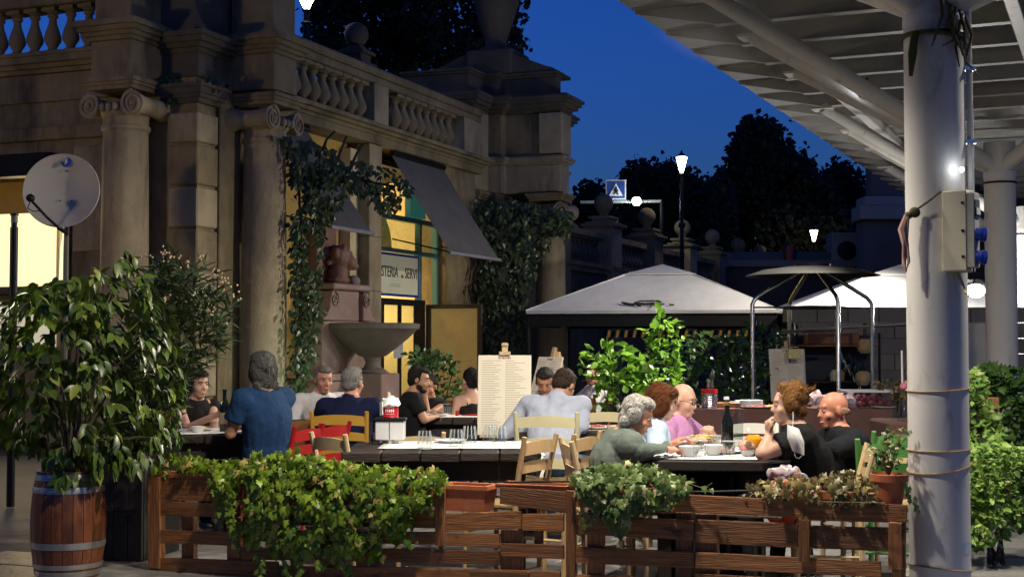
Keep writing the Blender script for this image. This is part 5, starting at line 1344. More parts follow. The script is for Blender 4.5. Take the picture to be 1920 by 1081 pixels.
# red bag at the end of the near table
rb = thing('red_bag', 'orange red handbag with white and tan wrapping by the table end', 'bag', (PX(1462,7.72), 7.72, 0))
part('bag_body', MB().lathe([(.05,.40),(.095,.46),(.10,.55),(.085,.63),(.05,.67)], n=9), mat('orange red bag', (.52,.06,.015), (.45,.04,.01), 9, .5), rb, smooth=50)
part('wrapping', crumple(MB().ell((.01,-.01,.685),(.085,.05,.045), n=18, k=12), .035, 30), mat('white plastic film', (.6,.6,.6)), rb, smooth=True)
part('tan_parcel', MB().hexa([(.03,-.05,.68),(.09,-.05,.70),(.09,.03,.70),(.03,.03,.68),(.09,-.05,.53),(.16,-.05,.57),(.16,.03,.57),(.09,.03,.53)]), mat('tan paper', (.50,.27,.13), (.6,.4,.25), 10, .8), rb)
part('white_parcel', MB().hexa([(.09,-.055,.70),(.13,-.055,.69),(.13,.03,.69),(.09,.03,.70),(.155,-.055,.54),(.21,-.055,.56),(.21,.03,.56),(.155,.03,.54)]), mat('white wrap', (.66,.66,.66)), rb)
part('strap', MB().tube([(-.05,0,.66),(-.06,0,.75),(.05,0,.76)], .008, 6), BLACKM, rb)
part('stool', MB().box(-.14,.14,-.14,.14,.37,.40).tube([(-.12,-.12,0),(-.12,-.12,.37)],.012,6).tube([(.12,-.12,0),(.12,-.12,.37)],.012,6).tube([(-.12,.12,0),(-.12,.12,.37)],.012,6).tube([(.12,.12,0),(.12,.12,.37)],.012,6), DKWOOD, rb)

# ================================================================ MENU EASELS
def menu_mat():
    m = mat('menu paper', (.76,.71,.58), (.72,.66,.53), 3, .8)
    return m
INK = mat('faint ink', (.30,.27,.20), rough=.8)
def easel(label, c, rz, w, h, zb, lines=26, tilt=8, cols=2, wood='pine', clip=True, name='menu_easel'):
    t = thing(name, label, 'menu board', (c.x, c.y, 0), rz)
    M = Matrix.Translation((0,0,zb)) @ Matrix.Rotation(R(-tilt), 4, 'X')
    part('board', MB().cbox((0,0,0), (w,.012,h), m=M @ Matrix.Translation((0,0,h/2))), menu_mat(), t, bevel=.003)
    ln = MB()
    for k in range(lines):
        z = h*.93-h*.86*k/lines
        for c_ in range(cols):
            x0 = -w*.43+c_*w*.46; L = w*.38*rnd.uniform(.4,1)
            ln.cbox((0,0,0), (L,.0008,.0032), m=M @ Matrix.Translation((x0+L/2,-.0068,z)))
    ln.cbox((0,0,0), (.0018,.0008,h*.88), m=M @ Matrix.Translation((0.012,-.0068,h*.47)))
    part('menu_lines', ln, INK, t, kind='stuff')
    hd = MB()
    for k in range(8): hd.cbox((0,0,0), (.008,.0008,.012+.006*(k%3==0)), m=M @ Matrix.Translation((-.045+k*.0125,-.0068,h*.965)))
    part('heading', hd, mat('dark red ink', (.18,.04,.03), rough=.8), t, kind='stuff')
    wd = CHC[wood]
    top = M @ Vector((0,.02,h+.06))
    for s in (-1, 1): part('front_leg', MB().bar((s*.02,h*math.sin(R(tilt))+.06,zb+h+.02), (s*w*.42,.035-zb*.12,0), .035,.02), wd, t)
    part('rear_leg', MB().bar((0,h*math.sin(R(tilt))+.08,zb+h), (0,.55,0), .03,.02), wd, t)
    part('mast', MB().cbox((0,0,0), (.045,.025,.12), m=M @ Matrix.Translation((0,.014,h+.03))), wd, t)
    if clip:
        part('top_clamp', MB().cbox((0,0,0), (.09,.04,.03), m=M @ Matrix.Translation((0,-.008,h+.012))), wd, t, bevel=.004)
        part('clamp_knob', MB().cbox((0,0,0), (.055,.03,.03), m=M @ Matrix.Translation((0,0,h+.085))), wd, t, bevel=.008)
    part('bottom_ledge', MB().cbox((0,0,0), (w*.9,.05,.02), m=M @ Matrix.Translation((0,-.01,-.012))), wd, t)
    return t
easel('large paper menu clipped on a wooden easel by the set table', W_(945,11.0), R(-4), .425, .635, ZY(815,11.0)+.0, lines=30)
easel('second menu board leaning on an easel behind the large menu', W_(1001,11.9), R(-62), .42, .62, ZY(800,11.9), lines=22, tilt=16, wood='tan', clip=False)
easel('pale menu board standing beside the dark shrub and hood frame', W_(1478,15.8), R(6), .42, .60, ZY(752,15.8), lines=22, tilt=8, clip=False)
part_ = solo('wall_menu', MB().box(-.30,.30,0,.03,-.33,.33), PAPER, 'beige menu panel standing between the two grey pillars', 'menu board', loc=P(1832,655,17.5), rz=R(-8), bevel=.006)
# ================================================================ SHELF CART WITH FLASKS
sc_ = thing('shelf_cart', 'dark shelf cart with wooden top shelf behind the serving table', 'shelf', (PX(1585,16.6), 16.65, 0))
for x in (-.62,.36): 
    for y in (-.2,.2): part('upright', MB().tube([(x,y,0),(x,y,1.52)], .016, 6), BLACKM, sc_)
for z in (.40,.93,1.36): part('shelf_board', MB().box(-.63,.37,-.21,.21,z,z+.025), CHC['brown'] if z > 1 else DKWOOD, sc_, bevel=.004)
part('back_panel', MB().box(-.63,.37,.19,.20,.4,1.5), mat('dark navy panel', (.02,.025,.04), rough=.6), sc_)
part('wood_crate', MB().box(-.48,.13,-.19,.12,1.387,1.52), CHC['brown'], sc_, bevel=.01)
STRAW = mat('straw', (.52,.40,.20), (.42,.31,.14), 30, .85, bump=.4)
def flask(px, py, D, lab, h=.36):
    p = P(px, py, D); t = thing('straw_flask', lab, 'bottle', p, 0, 'straw covered wine flasks')
    part('basket', MB().lathe([(.05,0),(.085,.03),(.098,.09),(.085,.14),(.05,.17)], n=18), STRAW, t, smooth=True)
    part('neck', MB().lathe([(.05,.165),(.022,.23),(.017,h-.03),(.021,h)], n=14), glass('green flask glass', (.55,.62,.5)), t, smooth=True)
flask(1622, 662, 16.5, 'straw covered wine flask on the top shelf'); 
flask(1618, 722, 16.5, 'straw covered wine flask on the lower shelf near the pink bloom', .32)
for px, h, l_ in ((1592,.32,'dark bottle on the lower shelf left of the straw flask'),(1603,.28,'shorter dark bottle pressed against the straw flask'),(1583,.26,'dark bottle in the middle of the lower shelf')):
    p = P(px, 722, 16.6); bottle(l_, p, DARKG, h, .042, z=.957)
for px, l_ in ((1565,'pale lantern jar on the lower shelf'),(1575,'amber jar on the lower shelf')):
    p = P(px, 722, 16.5); solo('jar', MB().lathe([(.05,0),(.055,.01),(.055,.09),(.035,.11),(.04,.13)], n=16), mat('pale jar', (.5,.5,.35), rough=.2) if px == 1565 else mat('amber jar', (.4,.2,.04), rough=.2), l_, 'jar', loc=(p.x,p.y,.957), smooth=35)
g_ = thing('gift_box', 'small patterned cream box hanging by the steel frame', 'box', P(1489,672,15.7))
part('box_body', MB().box(-.07,.07,-.03,.03,0,.11), mat('cream box', (.75,.68,.36), (.55,.44,.12), 60, .6), g_, bevel=.004)
part('handle', MB().tube([(-.05,0,.11),(-.05,0,.13),(.05,0,.13),(.05,0,.11)], .005, 5), STEEL, g_)
part('hook_stand', MB().tube([(.0,.05,.12),(.0,.05,.22)], .006, 5), BLACKM, g_)
# grill arm with chain under the hood
ch = thing('chain', 'steel chain hanging slantwise beneath the round hood', 'chain', P(1600,725,15.3))
cp0, cp1 = P(1565,632,15.25), P(1612,725,15.25); o0 = Vector(ch.location)
for k in range(16):
    p = cp0.lerp(cp1, k/15)-o0; p.x -= .03*math.sin(math.pi*k/15)
    part('chain_link', MB().tube([tuple(p+Vector((math.cos(a)*.012*(1 if k%2 else .3), math.sin(a)*.012*(0 if k%2 else 1), math.sin(a+.0)*.02 if k%2 else math.cos(a)*.02))) for a in [2*math.pi*j/8 for j in range(9)]], .004, 4), STEEL, ch)
solo('steel_arm', MB().tube([(0,0,0),(.68,0,.03)], .022, 8).tube([(.1,0,.1),(.1,0,0)],.012,6), STEEL, 'horizontal steel arm under the tent behind the hood frame', 'rail', loc=P(1465,622,15.6), smooth=True)
solo('steel_arm', MB().tube([(0,0,0),(1.3,0,.06)], .014, 8), STEEL, 'long thin steel rail running to the grey pillar below the tents', 'rail', loc=P(1500,618,16.2), smooth=True)
# ================================================================ PEOPLE
PENDING = []          # (temporary object, name, parent, material, noise) turned into plain meshes in one pass
def remesh_part(name, mb, m, parent, voxel, smooth_it=4, wr=0.0, wf=14.0):
    me = mb.mesh(name+'_src'); o = bpy.data.objects.new(name+'_src', me); COL.objects.link(o)
    r = o.modifiers.new('r', 'REMESH'); r.mode = 'VOXEL'; r.voxel_size = voxel; r.use_smooth_shade = True
    s = o.modifiers.new('s', 'SMOOTH'); s.factor = .5; s.iterations = smooth_it
    PENDING.append((o, name, parent, m, wr, wf))
def flush_people():
    dg = bpy.context.evaluated_depsgraph_get(); dg.update()
    for o, name, parent, m, wr, wf in PENDING:
        me = bpy.data.meshes.new_from_object(o.evaluated_get(dg)); me.name = name
        inv = WM[parent.name].inverted(); me.transform(inv)
        if wr:
            n = len(me.vertices); co = np.empty(n*3); me.vertices.foreach_get('co', co); co = co.reshape(-1,3)
            no = np.empty(n*3); me.vertex_normals.foreach_get('vector', no); no = no.reshape(-1,3)
            d = np.array([mnoise.noise(Vector((p[0]*wf, p[1]*wf, p[2]*wf*.55)))+.5*mnoise.noise(Vector((p[0]*wf*2.3+5, p[1]*wf*2.3, p[2]*wf*1.2))) for p in co])
            me.vertices.foreach_set('co', (co+no*((d*.8+.55)*wr)[:,None]).ravel()); me.update()
        me.polygons.foreach_set('use_smooth', [True]*len(me.polygons))
        me.materials.clear(); me.materials.append(m)
        q = bpy.data.objects.new(name, me); COL.objects.link(q); q.parent = parent
        if name == 'hair' and parent.name in HAIRFLOW:
            fl, n_, ln_, wd_, lf_ = HAIRFLOW[parent.name]; strands(me, q, m, fl, n_, ln_, wd_, len(parent.name)+n_, lf_)
        src = o.data; bpy.data.objects.remove(o); bpy.data.meshes.remove(src)
    PENDING.clear()
def strands(src, parent, m, flow, n, ln, wd, seed, lift=.006):
    """fine ribbons lying on the hair surface"""
    r_ = random.Random(seed); V, F = [], []; vs2 = src.vertices; N = len(vs2)
    for _ in range(n):
        v = vs2[r_.randrange(N)]; nn = v.normal; p = v.co.copy(); k = len(V)
        d = Vector(flow)+Vector((r_.gauss(0,.24), r_.gauss(0,.24), r_.gauss(0,.24)))
        d = d-nn*d.dot(nn)
        if d.length < 1e-3: continue
        d.normalize(); sd = nn.cross(d); L_ = ln*r_.uniform(.5,1.2); w = wd*r_.uniform(.6,1.3)
        for i, (t, ww, up_) in enumerate(((0,.7,-.002),(.35,1,lift*.6),(.7,.8,lift*.7),(1,.15,lift*r_.uniform(-.6,1.3)))):
            c = p+d*(L_*t)+nn*up_-nn*(t*t*L_*.25)
            V += [tuple(c-sd*w*ww), tuple(c+sd*w*ww)]
            if i: F.append((k+2*i-2, k+2*i-1, k+2*i+1, k+2*i))
    me = bpy.data.meshes.new('hair_strands'); me.from_pydata(V, [], F); me.materials.append(m); me.polygons.foreach_set('use_smooth', [True]*len(me.polygons))
    o = bpy.data.objects.new('hair_strands', me); COL.objects.link(o); o.parent = parent; o['kind'] = 'stuff'
HAIRFLOW = {}
def skin(nm, c): return mat('skin '+nm, c, tuple(x*.86 for x in c), 22, .5, bump=.05, bscale=120, sss=.12, spec=.4)
SKIN = {'fair': skin('fair', (.56,.33,.24)), 'ruddy': skin('ruddy', (.52,.25,.17)), 'warm': skin('warm', (.46,.25,.155)), 'tan': skin('tan', (.40,.20,.12)), 'red': skin('red', (.50,.21,.135))}
def fabric(nm, c, k=.8, rough=.85): return mat('fabric '+nm, c, tuple(x*k for x in c), 5, rough, bump=.2, bscale=40, spec=.2)
def hairm(nm, c, c2): return mat('hair '+nm, c, c2, 26, .62, rand=.38, bump=.8, bscale=60, stretch=(3,3,.6), detail=6, spec=.18)
TROUS = fabric('dark trousers', (.018,.020,.028)); JEANS = fabric('blue jeans', (.045,.10,.22)); SHOE = mat('dark shoe', (.02,.017,.015), rough=.4)
EYEW = mat('eye white', (.62,.58,.55), rough=.2); IRIS = mat('iris', (.02,.013,.01), rough=.15)
def ik(sh, hand, L1, L2, pole):
    sh, hand = Vector(sh), Vector(hand); d = hand-sh; L = d.length
    if L > (L1+L2)*.985: hand = sh+d*((L1+L2)*.985/L); d = hand-sh; L = d.length
    if L < abs(L1-L2)+.03: L = abs(L1-L2)+.03
    a = (L1*L1-L2*L2+L*L)/(2*L); h = math.sqrt(max(0, L1*L1-a*a)); dn = d.normalized()
    p = Vector(pole); p = p-dn*p.dot(dn); p = p.normalized() if p.length > 1e-5 else dn.orthogonal()
    return sh+dn*a+p*h, hand
def hand_prims(mb, w, fwd, palm, curl, side, k=1.0):
    """palm and five bent fingers; fwd = along the hand, palm = direction the palm faces, side = towards the thumb"""
    fwd = Vector(fwd).normalized(); palm = Vector(palm); palm = (palm-fwd*palm.dot(fwd)); palm = palm.normalized() if palm.length > 1e-4 else fwd.orthogonal()
    lat = fwd.cross(palm).normalized()
    if lat.dot(Vector(side)) < 0: lat = -lat
    mb.cone(w, .024*k, w+fwd*.05*k, .022*k, 10)
    for j, (o, ln) in enumerate(((.030,.070),(.010,.080),(-.010,.075),(-.029,.060))):
        p0 = w+fwd*.068*k+lat*o*k; a = curl*(1+.15*j)
        d1 = (fwd*math.cos(a*.6)+palm*math.sin(a*.6)); d2 = (fwd*math.cos(a*1.7)+palm*math.sin(a*1.7))
        p1 = p0+d1*ln*.5*k; p2 = p1+d2*ln*.5*k
        mb.cone(w+fwd*.025*k+lat*o*.8*k, .0125*k, p0, .0100*k, 8); mb.cone(p0, .0098*k, p1, .0088*k, 8); mb.cone(p1, .0088*k, p2, .0075*k, 8)
    t0 = w+fwd*.018*k+lat*.026*k; t1 = t0+(fwd*.6+lat*.7+palm*.25).normalized()*.038*k; t2 = t1+(fwd*.9+lat*.15+palm*.4).normalized()*.032*k
    mb.cone(t0, .014*k, t1, .0105*k, 8); mb.cone(t1, .0105*k, t2, .008*k, 8)
def person(label, pel, D, face, head, look, pitch=0.0, sk='fair', hair='short', hairc=None, shirt=None, sleeve='short', legs=None, hands=(), voxel=.0085, k=1.0,
           neckline=0.0, build=1.0, roll=0.0, chairc=None, chair_label=None, chair_ang=None, seat=.45, beard=None, lift=0.0, chair_off=0.0, chair_kw=None, brow=None, group='seated diners', hk=.93):
    """seated figure. pel = pixel column of the seat, head = (px, py, D) of the middle of the head, face/look = directions in degrees"""
    fx = Vector((math.cos(R(face)), math.sin(R(face)), 0)); lx = Vector((-fx.y, fx.x, 0))
    base = Vector((PX(pel, D), D, 0)); t = thing('person', label, 'person', base, 0, group)
    Pv = base+Vector((0,0,seat+.095+lift)); Hc = P(*head)
    hf = Vector((math.cos(R(look))*math.cos(R(pitch)), math.sin(R(look))*math.cos(R(pitch)), math.sin(R(pitch))))
    hl = Vector((-math.sin(R(look)), math.cos(R(look)), 0)); hu = hf.cross(hl); BK = k
    if roll: q = Quaternion(hf, R(roll)); hl = q @ hl; hu = q @ hu
    HM = Matrix((hf, hl, hu)).transposed(); K = k*hk
    hp = lambda x, y, z: Hc+HM @ (Vector((x, y, z))*K)
    N = Hc+hu*(-.135*K)-hf*.035*K+Vector((0,0,-.012)); sp = N-Pv
    Cc = Pv+sp*.60-fx*.02*build; Wst = Pv+sp*.28-fx*.005
    up = sp.normalized(); sh = [N-up*.055*BK+lx*s*.172*BK*build for s in (1, -1)]
    skn = SKIN[sk]; hairc = hairc or hairm('black', (.012,.010,.009), (.028,.024,.02))
    B = MB()                                                       # ---- body: one continuous surface
    ml = Matrix((fx, lx, up)).transposed()
    B.ell(hp(-.012,0,.028), (.097*K,.078*K,.092*K), HM, 16, 12); B.ell(hp(.026,0,-.028), (.070*K,.063*K,.088*K), HM, 16, 12)
    B.ell(hp(.058,0,-.095), (.034*K,.036*K,.026*K), HM); B.ell(hp(.02,0,-.085), (.05*K,.055*K,.03*K), HM)
    B.cone(hp(.086,0,.014), .009*K, hp(.108,0,-.026), .0125*K, 8); B.ell(hp(.096,.011,-.031), .010*K); B.ell(hp(.096,-.011,-.031), .010*K)
    B.ell(hp(.074,0,.036), (.016*K,.052*K,.014*K), HM)
    for s in (-1, 1):
        B.ell(hp(.058,s*.038,-.030), .028*K); B.ell(hp(-.008,s*.079,-.008), (.022*K,.011*K,.034*K), HM @ Matrix.Rotation(s*.35,3,'Z'))
    B.ell(hp(.088,0,-.064), (.014*K,.025*K,.008*K), HM); B.ell(hp(.086,0,-.077), (.014*K,.021*K,.008*K), HM)
    B.cone(N-up*.02, .062*K, hp(-.016,0,-.065), .055*K, 14)
    def torso(mb, e, t0, t1):
        n = 24
        for i in range(n):
            f = t0+(t1-t0)*i/(n-1); c = Pv.lerp(Wst, f/.28) if f < .28 else (Wst.lerp(Cc, (f-.28)/.32) if f < .60 else Cc.lerp(N, (f-.60)/.40))
            w_ = interp([(0,.158),(.25,.146),(.5,.160),(.72,.168),(.86,.140),(.95,.095),(1,.06)], f)*build*(1 if f < .2 else BK); d_ = interp([(0,.118),(.25,.108),(.5,.112),(.72,.106),(.86,.082),(1,.06)], f)*build
            mb.ell(c, (d_+e, w_+e, .075+e*.5), ml, 18, 10)
    torso(B, 0, .0, .97)
    for s in (0, 1):
        sg = 1 if s == 0 else -1
        B.cone(N-up*.040+lx*sg*.045, .052, sh[s], .054*build, 12); B.cone(Cc+up*.07+lx*sg*.07, .075, sh[s]-up*.01, .056*build, 12)
    S = MB(); e_ = .011                                           # ---- shirt
    if shirt and sleeve != 'strap':
        torso(S, e_, .02, .885+neckline)
        for s in (0, 1):
            sg = 1 if s == 0 else -1
            S.cone(N-up*(.052-neckline)+lx*sg*.062, .052+e_*.7, sh[s], .055*build+e_*.8, 14); S.cone(Cc+up*.07+lx*sg*.07, .075+e_, sh[s]-up*.01, .057*build+e_*.8, 14)
        S.cone(N-up*(.052-neckline)-lx*.06-fx*.012, .055, N-up*(.052-neckline)+lx*.06-fx*.012, .055, 12)
        if sleeve in ('long', 'collar', 'shortcollar', 'rolled'): S.tube([N-up*.085-fx*.004, N-up*.03-fx*.002, N+(hp(-.016,0,-.065)-N)*.42], [.085,.074,.064], 18)
    elif shirt:
        torso(S, e_, .02, .66)
    arms = []
    for s in (0, 1):
        sg = 1 if s == 0 else -1
        if s < len(hands) and hands[s] is not None: hd = hands[s]
        else: hd = dict(at=base+fx*.26+lx*sg*.10+Vector((0,0,.80)))
        tgt = hd['at'] if isinstance(hd['at'], Vector) else P(*hd['at'])
        pole = hd.get('pole', (lx*sg*.75-Vector((0,0,1))-fx*.3))
        if 'elbow' in hd: el = P(*hd['elbow']); 
        else: el, tgt = ik(sh[s], tgt, .285*BK, .25*BK, pole)
        arms.append((sh[s], el, tgt, hd))
        B.cone(sh[s], .047*build, el, .036*build, 12); B.cone(el, .038*build, tgt, .025, 12)
        fw = Vector(hd.get('dir', (tgt-el).normalized())); pm_ = Vector(hd.get('palm', (0,0,-1)))
        hand_prims(B, tgt, fw, pm_, hd.get('curl', .55), hd.get('thumb', -lx*sg), BK*.97)
        if shirt and sleeve != 'strap':
            if sleeve in ('long', 'collar'):
                S.cone(sh[s], .056*build, el, .046*build, 14); S.tube([el-(el-sh[s]).normalized()*.02, el, el.lerp(tgt,.3), el.lerp(tgt,.93)], [.047*build,.048*build,.044,.034], 14)
            elif sleeve == 'rolled':
                S.cone(sh[s], .056*build, el, .047*build, 14); S.tube([el, el.lerp(tgt,.35)], [.049*build,.046], 14)
            elif sleeve in ('short', 'shortcollar'):
                S.tube([sh[s], sh[s].lerp(el,.3), sh[s].lerp(el,.62)], [.058*build,.060*build,.063*build], 16)
            elif sleeve == 'cap': S.tube([sh[s], sh[s].lerp(el,.14)], [.056*build,.056*build], 16)
    L = MB()
    for s in (1, -1):
        hip = Pv+lx*s*.085-Vector((0,0,.012)); kn = hip+fx*.40+lx*s*.05+Vector((0,0,-.02)); an = Vector((kn.x, kn.y, .09))-fx*.05*s
        L.cone(hip, .088*build, kn, .062, 14); L.cone(kn, .060, an, .045, 12)
        sh_ = MB(); sh_.cone(Vector((an.x,an.y,.045))-fx*.03, .042, Vector((an.x,an.y,.038))+fx*.15, .036, 10)
        part('shoe', sh_, SHOE, t, world=True, smooth=True)
    L.ell(Pv-Vector((0,0,.01)), (.125,.16*build,.105), ml, 14, 10)
    remesh_part('body', B, skn, t, voxel, 5)
    if shirt:
        if sleeve == 'strap':
            for s in (1,-1): part('shirt_strap', MB().tube([Cc+lx*s*.075+up*.05-fx*.115*build, N+lx*s*.085-up*.035-fx*.045, N+lx*s*.085-up*.02+fx*.02, Cc+lx*s*.07+up*.06+fx*.11*build], .006, 6), shirt, t, world=True, smooth=True)
        remesh_part('shirt', S, shirt, t, voxel*1.15, 3, wr=.009, wf=15)
    remesh_part('trousers', L, legs or TROUS, t, voxel*1.3, 3, wr=.006, wf=11)
    # ---- face
    bc_ = brow or hairc
    for s in (-1, 1):
        ey = part('eye', MB().ell(hp(.0795,s*.031,.008), (.0105*K,.0135*K,.0075*K), HM, 10, 8), EYEW, t, world=True, smooth=True)
        part('iris', MB().ell(hp(.0875,s*.031,.008), (.0042*K,.006*K,.006*K), HM, 8, 6), IRIS, ey, world=True, smooth=True)
        part('eyelid', MB().tube([hp(.084,s*.018,.0125), hp(.0905,s*.031,.0165), hp(.083,s*.044,.0125)], .0028*K, 5), skn, t, world=True, smooth=True)
        part('eyebrow', MB().tube([hp(.0905,s*.014,.027), hp(.0925,s*.03,.032), hp(.080,s*.048,.027)], [.0035*K,.0042*K,.002*K], 6), bc_, t, world=True, smooth=True)
    part('lips', MB().tube([hp(.086,-.022,-.071), hp(.0995,-.008,-.068), hp(.1005,0,-.0695), hp(.0995,.008,-.068), hp(.086,.022,-.071)], [.002,.0052*K,.0055*K,.0052*K,.002], 7), mat('lips', (.38,.13,.11), rough=.4), t, world=True, smooth=True)
    # ---- hair
    Hr = MB(); hv = .007
    def clump(x, y, z, rx, ry=None, rz=None): Hr.ell(hp(x,y,z), (rx*K,(ry or rx)*K,(rz or rx)*K), HM, 12, 8)
    r_ = random.Random(hash(label) % 1000 if False else len(label)*7)
    def fuzz(n, cx, cy, cz, rx, ry, rz, s, front=.055):
        for _ in range(n):
            a, b = r_.uniform(0,6.28), r_.uniform(-.5,1.5); x, y, z = cx+rx*math.cos(b)*math.cos(a), cy+ry*math.cos(b)*math.sin(a), cz+rz*math.sin(b)
            if x > front and z < .07: continue
            p0 = hp(x, y, z); dv = HM @ Vector((-.6+r_.gauss(0,.5), r_.gauss(0,.6), r_.gauss(-.2,.5))); Hr.cone(p0, s*K, p0+dv.normalized()*s*2.4*K, s*.35*K, 7)
    if hair in ('short', 'grey'):
        clump(-.028,0,.040,.093,.084,.090); clump(-.055,0,-.015,.055,.074,.065); clump(.02,0,.092,.062,.062,.034)
        for s in (-1,1): clump(-.01,s*.069,.012,.036,.014,.042)
        fuzz(8,-.028,0,.04,.088,.08,.084,.008)
    elif hair == 'wavy':
        clump(-.032,0,.042,.104,.094,.098); clump(-.075,0,-.04,.052,.082,.085); clump(-.075,.0,-.10,.046,.072,.045); clump(.015,0,.10,.065,.07,.035)
        for s in (-1,1): clump(-.03,s*.082,-.02,.05,.022,.075); clump(-.06,s*.066,-.115,.032,.03,.04)
        fuzz(14,-.045,0,.0,.096,.088,.11,.009)
    elif hair == 'tousled':
        clump(-.03,0,.040,.096,.087,.090); clump(-.066,0,-.025,.048,.074,.072); clump(.02,0,.10,.062,.07,.034)
        for s in (-1,1): clump(-.018,s*.080,-.002,.045,.020,.055); clump(-.05,s*.07,-.06,.034,.028,.04)
        fuzz(16,-.035,0,.03,.094,.086,.09,.008)
    elif hair == 'updo':
        clump(-.030,0,.042,.098,.088,.094); clump(-.088,0,.030,.045,.052,.052); clump(-.06,0,-.045,.045,.07,.05); clump(.01,0,.105,.052,.055,.032); clump(-.055,0,.108,.045,.05,.032)
        for s in (-1,1): clump(.0,s*.078,.0,.04,.018,.055)
        fuzz(16,-.05,0,.05,.094,.082,.088,.009,.05)
    elif hair == 'bob':
        clump(-.03,0,.045,.105,.094,.096); clump(-.07,0,-.045,.052,.084,.085)
        for s in (-1,1): clump(-.005,s*.082,-.025,.058,.022,.085)
        clump(.04,0,.088,.052,.074,.038); fuzz(14,-.03,0,.01,.1,.09,.105,.009)
    elif hair == 'long':
        clump(-.03,0,.042,.099,.088,.092); clump(-.078,0,-.06,.046,.074,.09); clump(.03,0,.088,.05,.066,.032)
        for s in (-1,1): clump(-.02,s*.076,-.01,.045,.018,.07); Hr.cone(hp(-.06,s*.062,-.06), .034*K, N-up*.10-fx*.045+lx*s*.08, .026, 10)
        Hr.cone(hp(-.08,0,-.05), .05*K, N-up*.16-fx*.08, .035, 10); fuzz(24,-.03,0,.04,.098,.088,.09,.009)
    elif hair == 'bun':
        clump(-.028,0,.042,.097,.086,.090); clump(-.06,0,-.02,.052,.074,.065); clump(-.12,0,.01,.036,.040,.040); fuzz(18,-.03,0,.04,.096,.085,.088,.009)
    elif hair == 'bald':
        for s in (-1,1): clump(-.045,s*.071,-.012,.040,.009,.026)
        clump(-.090,0,-.020,.016,.060,.028)
    st_ = {'short':(1800,.026,.0014,.003),'grey':(2000,.022,.0014,.003),'wavy':(2800,.06,.0019,.007),'tousled':(3000,.038,.0017,.006),'updo':(3000,.045,.0017,.006),'bob':(2600,.07,.0018,.004),'long':(2200,.07,.0018,.004),'bun':(1600,.05,.0016,.003)}.get(hair)
    if st_: HAIRFLOW[t.name] = (HM @ Vector((-.75,0,-.55 if hair != 'updo' else .35)),)+st_
    remesh_part('hair', Hr, hairc, t, hv if hair != 'bald' else .0045, 2, wr=.0025 if hair != 'bald' else .001, wf=70)
    if beard:
        Bd = MB(); Bd.ell(hp(.05,0,-.092), (.045*K,.046*K,.030*K), HM); 
        for s in (-1,1): Bd.ell(hp(.026,s*.050,-.062), (.034*K,.012*K,.034*K), HM)
        Bd.ell(hp(.088,0,-.053), (.012*K,.028*K,.007*K), HM); remesh_part('beard', Bd, beard, t, .005, 2, wr=.002, wf=60)
    if chairc: chair(chair_label, base.x+fx.x*chair_off, base.y+fx.y*chair_off, face if chair_ang is None else chair_ang, chairc, **(chair_kw or {}))
    return dict(t=t, hp=hp, N=N, up=up, fx=fx, lx=lx, HM=HM, K=K, sh=sh, arms=arms, Cc=Cc, hu=hu, hf=hf)
H = lambda px, py, D, **k: dict(at=(px, py, D), **k)
Z = Vector((0,0,1))
# --- five guests at the near table
G1 = person('person in a grey green sweater with thick white hair leaning over the plate', 1150, 8.02, 8, (1196,778,8.10), -8, -26, 'ruddy', 'tousled', hairm('white', (.62,.60,.55), (.46,.44,.40)), fabric('grey green knit', (.125,.150,.130)), 'long',
    hands=(H(1262,832,8.42, curl=.7), H(1250,843,7.98, elbow=(1196,846,7.86), curl=.6)), voxel=.0075, hk=.88, build=1.26, neckline=.012, chairc='pine', chair_label='pale pine chair under the white haired person in grey green', chair_kw=dict(W=.36, top=.86), chair_off=-.03, brow=hairm('white', (.6,.6,.55), (.5,.5,.45)))
G2 = person('person with a reddish brown bob in a pale blue top', 1222, 8.72, 2, (1243,754,8.85), -2, -18, 'fair', 'bob', hairm('auburn', (.17,.058,.022), (.10,.034,.014)), fabric('pale blue', (.42,.53,.68)), 'long',
    hands=(H(1305,828,9.0), H(1292,832,8.45, curl=.8)), voxel=.0085, hk=.90, k=.98, build=1.08, chairc='pine', chair_label='pale pine chair under the person with the auburn bob')
G3 = person('bald person with glasses in an open pink striped shirt', 1258, 9.45, -25, (1281,750,9.42), -32, -14, 'fair', 'bald', hairm('grey fringe', (.22,.18,.14), (.16,.13,.1)), fabric('pink stripe', (.46,.22,.42)), 'rolled',
    hands=(H(1332,808,9.35, palm=(0,0,-1), curl=1.5, elbow=(1345,838,9.55)), H(1318,836,9.0)), voxel=.0085, hk=.92, build=1.2, neckline=.02, chairc='pine', chair_label='pale pine chair under the person in the pink shirt', chair_off=-.05)
hp = G3['hp']
for s in (-1, 1):
    part('glasses_lens', MB().tube([hp(.100+.0*math.cos(a), s*.031+.021*math.cos(a), .004+.016*math.sin(a)) for a in [2*math.pi*j/14 for j in range(15)]], .0018, 5), BLACKM, G3['t'], world=True)
    part('glasses_arm', MB().tube([hp(.098,s*.052,.006), hp(.05,s*.078,.008), hp(-.01,s*.086,.0)], .0016, 5), BLACKM, G3['t'], world=True)
part('glasses_bridge', MB().tube([hp(.101,-.011,.006), hp(.108,0,.009), hp(.101,.011,.006)], .0016, 5), BLACKM, G3['t'], world=True)
